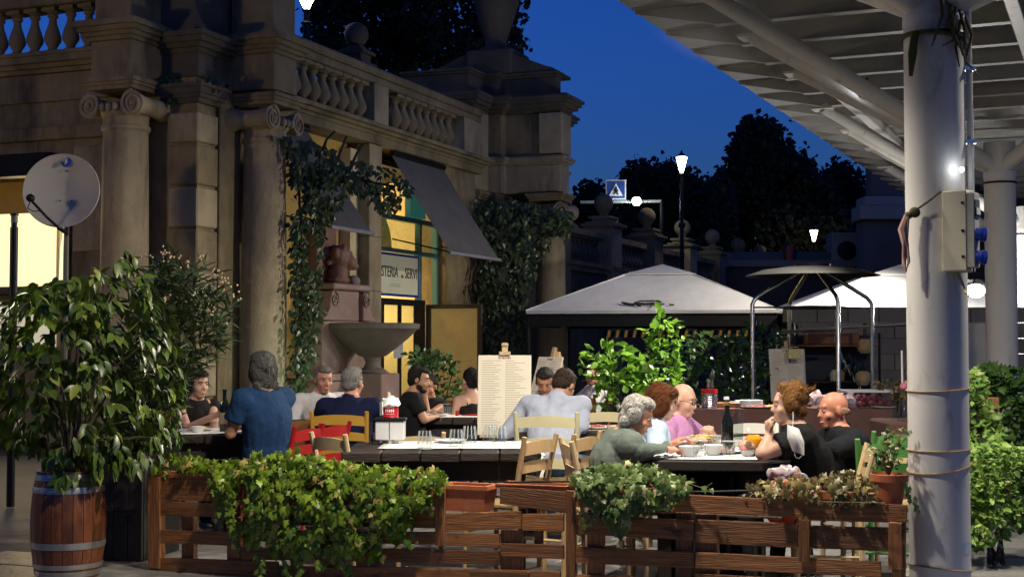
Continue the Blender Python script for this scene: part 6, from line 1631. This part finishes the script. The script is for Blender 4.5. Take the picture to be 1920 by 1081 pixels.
G4 = person('person with curly auburn hair pinned up in a black T-shirt', 1527, 7.98, 172, (1478,758,8.0), 176, -6, 'fair', 'updo', hairm('honey brown', (.30,.145,.045), (.17,.075,.024)), fabric('black cotton', (.007,.007,.008)), 'short',
    hands=(H(1444,812,7.78, elbow=(1430,850,7.74), dir=(-.25,.05,1), palm=(1,.1,.2), curl=1.6, thumb=(0,-1,.2)), H(1408,840,8.12, curl=.8)), voxel=.0075, hk=.90, k=1.0, build=1.16, neckline=.0, chairc='pine', chair_label='pale pine chair under the person in the black T-shirt', chair_kw=dict(W=.40, top=.83), chair_off=-.06)
G5 = person('bald person in a black shirt with folded arms on the table', 1598, 8.62, 186, (1562,768,8.55), 192, -8, 'red', 'bald', hairm('faint stubble', (.30,.17,.12), (.26,.15,.1)), fabric('black shirt', (.008,.010,.013)), 'long',
    hands=(H(1462,842,8.25, elbow=(1560,846,8.25)), H(1500,835,8.55)), voxel=.0075, hk=.88, k=1.04, build=1.24, neckline=.01, chairc='pine', chair_label='pale pine chair under the bald person in black', chair_kw=dict(W=.40, top=.80), chair_off=-.04)
mk = thing('face_mask', 'white face mask hanging from the arm of the person in black T-shirt', 'face mask', P(1492,828,7.62))
o0 = Vector(mk.location)
vs_ = []; n = 8
for i in range(n+1):
    for j in range(n+1):
        u, v = i/n*2-1, j/n*2-1; px = 1492+u*(16-5*abs(v))+5*v; py = 824+v*25+4*u
        vs_.append(P(px, py, 7.650-.05*(1-u*u)*(1-.6*v*v))-o0)
part('mask_cup', MB().add(vs_, [(i*(n+1)+j,(i+1)*(n+1)+j,(i+1)*(n+1)+j+1,i*(n+1)+j+1) for i in range(n) for j in range(n)]), mat('mask white', (.70,.69,.66), rough=.8), mk, smooth=True)
part('mask_fold', MB().tube([P(1482,812,7.630)-o0, P(1494,814,7.585)-o0, P(1506,836,7.610)-o0], .0012, 4), mat('mask seam', (.4,.4,.38)), mk)
part('ear_loop', MB().tube([P(1486,802,7.650)-o0, P(1487,788,7.670)-o0, P(1487,772,7.710)-o0], .0013, 5), MATS['mask white'], mk)
part('ear_loop', MB().tube([P(1489,848,7.650)-o0, P(1492,857,7.640)-o0, P(1498,859,7.640)-o0, P(1504,853,7.640)-o0, P(1502,840,7.650)-o0], .0013, 5), MATS['mask white'], mk)
# --- table on the left
person('person with wavy grey hair in a blue T-shirt seen from behind', 503, 9.85, 140, (489,693,9.85), 128, -4, 'warm', 'wavy', hairm('grey black', (.075,.072,.070), (.17,.165,.16)), fabric('blue cotton', (.012,.040,.105)), 'short',
    hands=(H(432,792,9.95, elbow=(432,812,9.72), dir=(.05,.3,1), palm=(.3,1,0), curl=1.2), H(455,800,10.25)), build=1.12, k=1.02, chairc='red', chair_label='red lacquered chair under the person in the blue T-shirt', chair_kw=dict(W=.40, top=.84), chair_ang=158, chair_off=-.12)
person('person with long dark hair in a black sleeveless top', 372, 10.95, -52, (373,719,10.85), -48, -8, 'fair', 'long', None, fabric('black top', (.012,.011,.012)), 'cap',
    hands=(H(402,788,10.55, pole=Vector((0,.3,-1))), H(410,775,10.35, curl=1.1, elbow=(352,802,10.6))), k=.95, build=.86, neckline=-.03, chairc='brown', chair_label='brown chair under the person with long dark hair')
person('person in a white shirt facing the navy polo', 602, 12.3, -72, (607,711,12.1), -62, -10, 'ruddy', 'short', hairm('grey brown', (.15,.125,.10), (.22,.19,.16)), fabric('white shirt', (.68,.67,.66)), 'rolled', build=1.08, neckline=.0, k=1.02,
    hands=(H(640,780,11.9), H(585,785,11.95)), chairc='brown', chair_label='brown chair under the person in the white shirt')
person('person with short grey hair in a navy polo seen from behind', 652, 10.95, 78, (662,716,11.05), 62, -3, 'ruddy', 'grey', hairm('silver', (.36,.35,.33), (.16,.155,.15)), fabric('navy polo', (.007,.010,.040)), 'shortcollar', build=1.16, k=1.02,
    hands=(H(625,790,11.45), H(690,790,11.4)), chairc='yellow', chair_label='mustard yellow chair under the person in the navy polo', chair_kw=dict(W=.44, top=.885), chair_ang=86, chair_off=-.05)
# --- middle tables
person('bearded person in a black T-shirt bending over the table', 772, 12.1, 12, (786,711,12.15), -8, -12, 'warm', 'short', None, fabric('black tee', (.011,.011,.012)), 'short', build=1.05, legs=JEANS, beard=hairm('black', (.012,.01,.009), (.03,.025,.02)),
    hands=(H(806,775,12.5), H(812,782,12.1, elbow=(795,786,11.95))), chairc='brown', chair_label='brown chair under the bearded person in black')
person('dark haired person resting chin on hand behind the bearded person', 812, 13.15, -120, (804,725,13.05), -105, -10, 'tan', 'bun', None, fabric('dark vest', (.02,.02,.022)), 'cap', k=.95, build=.86,
    hands=(H(797,742,12.85, elbow=(802,778,12.8), dir=(0,0,1), palm=(0,1,0), curl=1.2), H(825,782,12.8)), chairc='brown', chair_label='brown chair hidden behind the bearded person')
person('person with a dark bun in a black strappy top with bare back', 884, 12.75, 112, (882,713,12.8), 118, -4, 'fair', 'bun', None, fabric('black strap top', (.012,.011,.012)), 'strap', k=.95, build=.86,
    hands=(H(840,782,12.75, elbow=(850,788,12.6)), H(872,780,13.1)), chairc='red', chair_label='red chair under the person with the bare back', chair_kw=dict(W=.38, top=.80), chair_ang=100, chair_off=-.06)
person('dark haired person in a pale blue shirt bent over the table', 1036, 10.0, 72, (1058,722,10.42), 52, -38, 'warm', 'short', hairm('dark brown', (.022,.014,.010), (.045,.03,.022)), fabric('pale blue check', (.38,.42,.52)), 'long', build=1.14, legs=JEANS, k=1.03,
    hands=(H(1008,800,10.4), H(1096,802,10.45, elbow=(1090,800,10.15))), chairc='cream', chair_label='cream ladder back chair behind the pale blue shirt', chair_kw=dict(W=.44, top=.93), chair_ang=86, chair_off=-.12)
person('dark haired person facing the pale blue shirt across the table', 1018, 11.75, -85, (1022,716,11.6), -95, -30, 'tan', 'short', None, fabric('light shirt', (.40,.42,.46)), 'long', hands=(None, None), chairc='cream', chair_label='cream chair half hidden by the second menu board')
person('person in a white T-shirt sitting near the bright green shrub', 1100, 15.9, -160, (1112,702,15.9), -150, -8, 'ruddy', 'short', hairm('dark brown', (.022,.014,.010), (.045,.03,.022)), fabric('white tee', (.6,.6,.6)), 'short', voxel=.011, chairc='brown', chair_label='brown chair under the person in the white T-shirt')
flush_people()
# ================================================================ WALL FOUNTAIN
fo_ = thing('wall_fountain', 'rose marble wall fountain with round stone basin and carved head', 'fountain', AB(3.6, -.05), AL)
part('plinth_block', MB().box(-.92, .95, -.28, .3, 0, .86), ROSE, fo_, bevel=.015)
part('plinth_ledge', MB().box(-1.0, 1.02, -.34, .3, .86, .96), ROSE, fo_, bevel=.015)
part('back_slab', MB().box(-.74, .76, -.14, .3, .962, 1.72), ROSE, fo_, bevel=.012)
part('upper_slab', MB().box(-.40, .40, -.13, .3, 1.722, 2.18), ROSE, fo_, bevel=.02)
part('shelf', MB().box(-.55, .60, -.22, .3, 2.182, 2.27), ROSE, fo_, bevel=.02)
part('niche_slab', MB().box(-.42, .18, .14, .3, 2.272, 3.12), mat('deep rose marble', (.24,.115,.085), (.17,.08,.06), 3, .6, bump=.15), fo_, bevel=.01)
for s in (-1, 1):
    v = part('scroll', MB().poly3([(s*.40,-.2,1.73),(s*.40,-.2,2.12),(s*.46,-.2,2.17),(s*.56,-.2,2.15),(s*.60,-.2,2.05),(s*.62,-.2,1.92),(s*.72,-.2,1.80),(s*.86,-.2,1.73)][::s], (0,.4,0)), ROSE, fo_, bevel=.01)
    part('scroll_spiral', MB().tube(spiral((s*.50,-.215,2.03), (s,0,0), (0,0,1), .11, 1.8), .014, 6), ROSE, v, smooth=True)
bs = part('basin', MB().lathe([(.12,1.19),(.20,1.21),(.36,1.33),(.52,1.46),(.65,1.59),(.69,1.61),(.70,1.675),(.67,1.69),(.60,1.675),(.45,1.5),(.1,1.35)], (0,-.56,0), 48), GREYSTONE, fo_, smooth=40)
part('basin_stem', MB().lathe([(.20,.96),(.21,1.0),(.13,1.04),(.10,1.12),(.14,1.20)], (0,-.56,0), 28), GREYSTONE, bs, smooth=35)
part('stem_base', MB().box(-.3,.3,-.86,-.3,0,.955), ROSE, bs, bevel=.015)
part('basin_water', MB().lathe([(.61,1.655),(.02,1.656)], (0,-.56,0), 40), mat('dark water', (.01,.012,.012), rough=.05), bs)
hb = MB()
hb.ell((.02,.0,2.66),(.17,.16,.20)).ell((.10,-.10,2.60),(.12,.12,.12)).ell((.20,-.14,2.55),(.07,.07,.06)).ell((-.02,.02,2.42),(.16,.15,.14)).ell((0,.02,2.33),(.22,.16,.07)).ell((.06,-.1,2.74),(.12,.06,.035)).ell((-.10,-.04,2.70),(.06,.09,.12)).ell((.17,-.1,2.66),(.045,.05,.05))
for k in range(14):
    a = k*.9; hb.ell((-.03+.16*math.cos(a), .02+.13*math.sin(a), 2.70+.12*math.sin(k*1.7)), .045)
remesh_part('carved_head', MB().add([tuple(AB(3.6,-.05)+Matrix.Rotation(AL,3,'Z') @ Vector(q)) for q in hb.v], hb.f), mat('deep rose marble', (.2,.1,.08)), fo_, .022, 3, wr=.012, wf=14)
part('carved_shell', MB().ell((.30,-.08,2.33),(.12,.10,.09)), GREYSTONE, fo_, smooth=True)
flush_people()
# ================================================================ OSTERIA SIGNS
def text(name, body, size, parent, loc, m, rot=(R(90),0,0), sx=1.0):
    c = bpy.data.curves.new(name, 'FONT'); c.body = body; c.size = size; c.extrude = .002; c.align_x = 'LEFT'; c.offset = .0
    tmp = bpy.data.objects.new(name+'_curve', c); COL.objects.link(tmp)
    dg = bpy.context.evaluated_depsgraph_get(); me = bpy.data.meshes.new_from_object(tmp.evaluated_get(dg)); bpy.data.objects.remove(tmp)
    me.materials.clear(); me.materials.append(m); o = bpy.data.objects.new(name, me); COL.objects.link(o); o.parent = parent; o.location = loc; o.rotation_euler = rot; o.scale = (sx, 1, 1)
    return o
sg = thing('osteria_sign', 'pale restaurant sign with blue borders reading OSTERIA dei SERVI', 'sign', AB(4.76, .06, 2.16), AL)
part('panel', MB().box(0, 1.84, 0, .05, 0, .70), mat('sign glass cream', (.52,.53,.42), (.46,.47,.36), 2, .3, emit=(.8,.75,.5), emit_s=.10), sg, bevel=.004)
BLS = mat('sign cobalt', (.008,.03,.30), rough=.4)
part('border', MB().box(0,1.84,-.006,-.001,.66,.70), BLS, sg); part('border', MB().box(0,1.84,-.006,-.001,0,.04), BLS, sg)
part('border', MB().box(1.81,1.84,-.006,-.001,.041,.659), BLS, sg)
MAROON = mat('maroon letters', (.05,.012,.02), rough=.5)
def serif_text(parent, body, x, z, size, m, y=-.006, adv=.74, nm='lettering'):
    o = text(nm, body, size, parent, (x, y, z), m, sx=.80)
    return o
serif_text(sg, 'OSTERIA', .27, .31, .25, MAROON); serif_text(sg, 'dei', 1.16, .31, .09, MAROON); serif_text(sg, 'SERVI', 1.30, .31, .25, MAROON)
part('small_print', MB().box(.75,1.15,-.004,-.001,.16,.175).box(.8,1.1,-.004,-.001,.19,.205), mat('faint print', (.38,.36,.28)), sg, kind='stuff')
dsn = thing('door_lettering', 'small dark OSTERIA dei SERVI lettering on the glass door', 'sign', AB(5.35, .085, 1.62), AL)
serif_text(dsn, 'OSTERIA', .0, 0, .13, MAROON, 0); serif_text(dsn, 'dei', .52, 0, .06, MAROON, 0); serif_text(dsn, 'SERVI', .66, 0, .13, MAROON, 0)
# ================================================================ SATELLITE DISH
dc = P(115, 357, 15.6); dax = Vector((.06,-1,.14)).normalized()
sd = thing('satellite_dish', 'grey round satellite dish with small blue emblem in front of the lit window', 'satellite dish', (dc.x, dc.y, 0))
DISHM = mat('dish grey', (.40,.385,.34), (.36,.345,.30), 2, .5)
def dl(x, z, d): # point in dish frame: right, up, towards viewer
    rt = dax.cross(Vector((0,0,1))).normalized()*-1; rt = Vector((0,0,1)).cross(dax).normalized()*1
    if rt.x < 0: rt = -rt
    upv = rt.cross(dax); upv = upv if upv.z > 0 else -upv
    return Vector((0,0,dc.z))+rt*x+upv*z+dax*d
o_ = part('reflector', MB().lathe([(.001,-.09),(.12,-.085),(.25,-.06),(.36,-.022),(.425,.008),(.43,.0),(.36,-.035),(.2,-.085),(.001,-.11)], (0,0,dc.z), 48, axis=dax), DISHM, sd, smooth=True)
part('boom', MB().tube([dl(.0,-.44,-.02), dl(-.12,-.33,.12), dl(-.25,-.18,.30)], .016, 8), BLACKM, sd)
part('receiver', MB().lathe([(.02,0),(.045,.02),(.045,.06),(.03,.10)], dl(-.25,-.165,.34), 14, axis=-dax), BLACKM, sd, smooth=35)
part('cable', MB().tube([dl(-.25,-.2,.3), dl(-.29,-.27,.25), dl(-.24,-.29,.2), dl(-.18,-.28,.18)], .006, 5), BLACKM, sd)
part('mount', MB().tube([dl(.05,-.2,-.12), dl(.05,-.5,-.12)], .03, 8), BLACKM, sd); pmt = dl(.05,-.5,-.12)
part('mast', MB().tube([pmt, (pmt.x, pmt.y, 0)], .028, 8), mat('mast dull', (.10,.09,.07), rough=.5), sd)
part('clamp', MB().tube([dl(-.02,-.42,-.03), dl(.05,-.46,-.12)], .028, 8), BLACKM, sd)
BE = mat('emblem blue', (.015,.06,.28), rough=.4)
em = [(.06*math.cos(a)+.036, .06*math.sin(a)+.335) for a in [math.pi+ (math.pi*.5)*0 + math.pi*1.5*k/14 for k in range(15)]]+[(.036,.335)]
part('emblem', MB().poly3([dl(x, z, -.012) for x, z in em], dax*.004), BE, sd)
part('emblem', MB().poly3([dl(.036+.02*math.cos(a), .245+.016*math.sin(a), -.045) for a in [math.pi+math.pi*k/8 for k in range(9)]], dax*.004), BE, sd)
part('emblem_flash', MB().poly3([dl(x, z, -.004) for x, z in ((.03,.36),(.05,.375),(.04,.345),(.052,.34),(.022,.305),(.036,.338))], dax*.003), mat('white print', (.7,.7,.7)), sd)
for x, z in ((-.03,-.10),(.10,-.10),(-.06,-.33),(.06,-.33)): part('bolt', MB().ell(dl(x,z,-.075 if z > -.2 else -.04), .008), BLACKM, sd)
# black garden torch and bulb in the bush
gt = P(27, 400, 12.0); gtr = thing('garden_post', 'slim black lamp post at the edge of the bush', 'lamp post', (gt.x, gt.y, 0))
part('post', MB().lathe([(.034,0),(.034,gt.z-.12),(.026,gt.z-.12),(.026,gt.z-.08)], n=16), BLACKM, gtr, smooth=35)
part('post_cap', MB().lathe([(.036,gt.z-.02),(.036,gt.z),(.01,gt.z+.004)], n=16), BLACKM, gtr, smooth=35)
part('lens', MB().lathe([(.03,gt.z-.078),(.03,gt.z-.022)], n=16), mat('smoked lens', (.2,.2,.18), rough=.2), gtr)
bl = thing('garden_bulb', 'small bare white bulb glowing inside the barrel bush', 'lamp', P(53,620,9.0))
part('bulb', MB().ell((0,0,0),(.014,.014,.018)), emis('bulb glow', (1,.93,.78), 60), bl); part('bulb_cap', MB().lathe([(.010,.014),(.010,.035)], n=8), BLACKM, bl)
lamp('bulb_light', 'POINT', P(53,620,8.98), 2.2, (1,.9,.7), bl, size=.02)
# green spot lamp at the foot of the column ivy
gs = thing('ground_spot', 'small spot lamp lighting the ivy at the column foot', 'lamp', (P(600,640,17.2).x, 17.2, .0))
part('spot_body', MB().lathe([(.05,0),(.06,.06),(.055,.12)], n=14), BLACKM, gs, smooth=35); part('spot_lens', MB().lathe([(.045,.122),(.01,.124)], n=14), emis('cool lens', (.6,1,.75), 12), gs)
lamp('spot_beam', 'SPOT', (P(600,640,17.2).x, 17.15, .18) , 36, (.65,1,.75), gs, size=.05, target=P(560,720,18.3), spot=80)

# ================================================================ CLIMBERS
def climber(label, D, spanset, n, size, m, seed, depth=.3, n_ind=60, thr=-.2, kind='oval', name='climbing_vine', stems=()):
    b = P(spanset[0][-1][1], 640, D); t = thing(name, label, 'vine', (b.x, b.y, 0)); M = []
    for si, spans in enumerate(spanset):
        ys = [s[0] for s in spans]; tot = max(s[2]-s[1] for s in spans); area = sum((s[2]-s[1]) for s in spans)
        cnt = 0; lim = n[si]
        while cnt < lim:
            y = rnd.uniform(ys[0], ys[-1]); l_, r_ = interp([(a,q) for a,q,c in spans], y), interp([(a,c) for a,q,c in spans], y)
            if rnd.random() > (r_-l_)/tot: continue
            x = rnd.uniform(l_, r_)+rnd.gauss(0,3)
            dd = rnd.uniform(-1,1)*depth
            if mnoise.noise(Vector((x*.035, y*.035, seed+dd))) < thr: continue
            p = P(x, y, D+dd)
            M.append(orient(p, Vector((rnd.gauss(0,.6),-.3,-.8))+rv(.3), Vector((.3,-1,.5))+rv(.45), size*rnd.uniform(.6,1.3))); cnt += 1
    for pts in stems:
        part('stem', MB().tube([P(x,y,D) for x,y in pts], [.03]+[.018]*(len(pts)-1), 6), BARK, t, world=True)
    leaves(t, M, kind, m, n_ind, seed)
climber('dark climbing vine wrapped round the second ionic column', 18.1,
    ([(255,512,560),(285,540,640),(330,545,655),(380,548,640),(410,548,615),(470,548,600),(560,548,602),(660,545,590),(720,543,572),(770,543,570)], [(300,600,690),(330,620,760),(350,640,772),(372,700,765),(395,705,740)], [(248,470,520),(262,505,560)]), (1750,420,40), .098, VINE, 71, n_ind=160,
    stems=([(556,860),(558,700),(566,500),(560,330),(540,262)], [(566,360),(640,330),(740,350)], [(545,262),(500,255),(472,262)], [(620,330),(640,280),(650,255)], [(650,330),(668,290),(680,270)], [(600,300),(612,262),(628,246)]))
climber('dark climbing vine covering the lower tower and its columns', 25.2,
    ([(372,880,960),(395,890,1060),(430,885,1066),(455,892,1030),(490,900,1010),(560,898,992),(630,905,988),(690,910,985)], [(395,1040,1072),(425,1045,1070),(450,1050,1066)]), (1900,160), .12, VINE, 73, depth=.4, n_ind=80, thr=-.28, stems=([(945,800),(950,560),(960,420),(1050,400)],))
climber('small weeds rooted on the cornice between the two ionic capitals', 17.35, ([(140,300,318),(152,300,345),(170,305,340),(195,312,330)], [(140,388,396),(150,380,415),(168,385,410)]), (110,60), .07, VINE, 75, depth=.1, n_ind=20, thr=-.5, name='cornice_weeds')

# ================================================================ TREES

def tree(label, D, cx, spans, n, seed, size=.30, thr=-.12, depth=2.2, base=None):
    b = P(cx, 640, D); t = thing('tree', label, 'tree', (b.x, b.y, 0), 0, 'dark trees beyond the terrace'); M = []; cl = []
    ys = [s[0] for s in spans]; tot = max(s[2]-s[1] for s in spans)
    while len(M) < n:
        y = rnd.uniform(ys[0], ys[-1]); l_, r_ = interp([(a,q) for a,q,c in spans], y), interp([(a,c) for a,q,c in spans], y)
        if rnd.random() > (r_-l_)/tot: continue
        x = rnd.uniform(l_, r_); dd = rnd.uniform(-1,1)*depth
        q = Vector((x*D/2600*.55, y*D/2600*.55, seed+dd*.5))
        if mnoise.noise(q)+.5*mnoise.noise(q*2.4) < thr: continue
        p = P(x+rnd.gauss(0,5), y+rnd.gauss(0,5), D+dd); cl.append(p)
        for j in range(3): M.append(orient(p+rv(size*.6), rv(1)+Vector((0,-.2,-.4)), Vector((0,-.6,.8))+rv(.6), size*rnd.uniform(.6,1.3)))
    top = P(cx, ys[0]+(ys[-1]-ys[0])*.35, D)-b; base_z = P(cx, ys[-1], D).z
    part('trunk', MB().tube([(0,0,0),(.05,0,base_z*.5),(0,0,base_z),(.1,0,top.z+1.42)], [.32,.26,.2,.06], 10), BARK, t, smooth=True)
    for k in range(12):
        p = rnd.choice(cl)-Vector((b.x,b.y,0)); z0 = base_z+rnd.random()*max(.5,(p.z-base_z))*.4
        part('limb', MB().tube([(0,0,z0),(p.x*.5,p.y*.5,(z0+p.z)/2+.2),tuple(p)], [.10,.06,.02], 6), BARK, t)
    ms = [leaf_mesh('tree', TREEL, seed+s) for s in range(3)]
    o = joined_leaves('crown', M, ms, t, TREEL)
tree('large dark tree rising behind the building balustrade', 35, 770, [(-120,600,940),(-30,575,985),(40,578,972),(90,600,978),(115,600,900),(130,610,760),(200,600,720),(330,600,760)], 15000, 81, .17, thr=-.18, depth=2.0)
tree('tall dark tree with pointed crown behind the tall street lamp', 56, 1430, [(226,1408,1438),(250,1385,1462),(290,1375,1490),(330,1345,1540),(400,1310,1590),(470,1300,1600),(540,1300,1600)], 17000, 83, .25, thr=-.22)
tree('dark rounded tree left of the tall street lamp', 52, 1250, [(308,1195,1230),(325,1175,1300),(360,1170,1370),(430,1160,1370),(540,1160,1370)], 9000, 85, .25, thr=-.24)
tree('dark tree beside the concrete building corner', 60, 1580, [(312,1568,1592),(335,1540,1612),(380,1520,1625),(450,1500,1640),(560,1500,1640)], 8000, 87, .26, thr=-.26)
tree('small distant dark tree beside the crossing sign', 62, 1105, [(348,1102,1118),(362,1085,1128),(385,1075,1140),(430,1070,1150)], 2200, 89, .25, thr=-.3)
# striped fringe lamp string under the tents
fr_ = thing('striped_fringe', 'yellow and black striped awning fringe hanging behind the tents', 'awning', P(1130,632,27.5))
for k in range(34):
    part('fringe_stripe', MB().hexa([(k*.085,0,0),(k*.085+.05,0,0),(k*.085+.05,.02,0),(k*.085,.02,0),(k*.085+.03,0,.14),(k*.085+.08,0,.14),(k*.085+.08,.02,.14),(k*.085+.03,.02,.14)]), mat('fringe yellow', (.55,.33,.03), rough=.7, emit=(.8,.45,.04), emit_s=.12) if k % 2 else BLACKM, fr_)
# ================================================================ COOKING SMOKE UNDER THE CANOPY
def smoke(name, c, r, dens, seed):
    m = bpy.data.materials.new(name); m.use_nodes = True; n, l = m.node_tree.nodes, m.node_tree.links
    n.remove(n['Principled BSDF']); v = n.new('ShaderNodeVolumePrincipled'); v.inputs['Color'].default_value = (.9,.95,1,1)
    tc = n.new('ShaderNodeTexCoord'); t = n.new('ShaderNodeTexNoise'); t.inputs['Scale'].default_value = 1.6; t.inputs['Detail'].default_value = 3
    l.new(tc.outputs['Object'], t.inputs[0])
    mp_ = n.new('ShaderNodeMapping'); mp_.inputs['Scale'].default_value = (1/r[0],1/r[1],1/r[2]); l.new(tc.outputs['Object'], mp_.inputs[0])
    ln = n.new('ShaderNodeVectorMath'); ln.operation = 'LENGTH'; l.new(mp_.outputs[0], ln.inputs[0])
    f = n.new('ShaderNodeMapRange'); f.inputs[1].default_value = 1.0; f.inputs[2].default_value = 0.1; l.new(ln.outputs['Value'], f.inputs[0])
    nr = n.new('ShaderNodeMapRange'); nr.inputs[1].default_value = .38; nr.inputs[2].default_value = .68; l.new(t.outputs[0], nr.inputs[0])
    a = n.new('ShaderNodeMath'); a.operation = 'MULTIPLY'; l.new(f.outputs[0], a.inputs[0]); l.new(nr.outputs[0], a.inputs[1])
    b = n.new('ShaderNodeMath'); b.operation = 'MULTIPLY'; b.inputs[1].default_value = dens; l.new(a.outputs[0], b.inputs[0])
    l.new(b.outputs[0], v.inputs['Density']); l.new(v.outputs[0], n['Material Output'].inputs['Volume'])
    o = part('smoke', MB().ell((0,0,0), r, n=16, k=10), m); o.location = c
    setp(o, 'thin pale cooking smoke drifting under the canopy edge', 'smoke', kind='stuff')
    return o
smoke('cooking smoke', P(1440,8,12.4), (1.2,.9,.6), 1.1, 1)
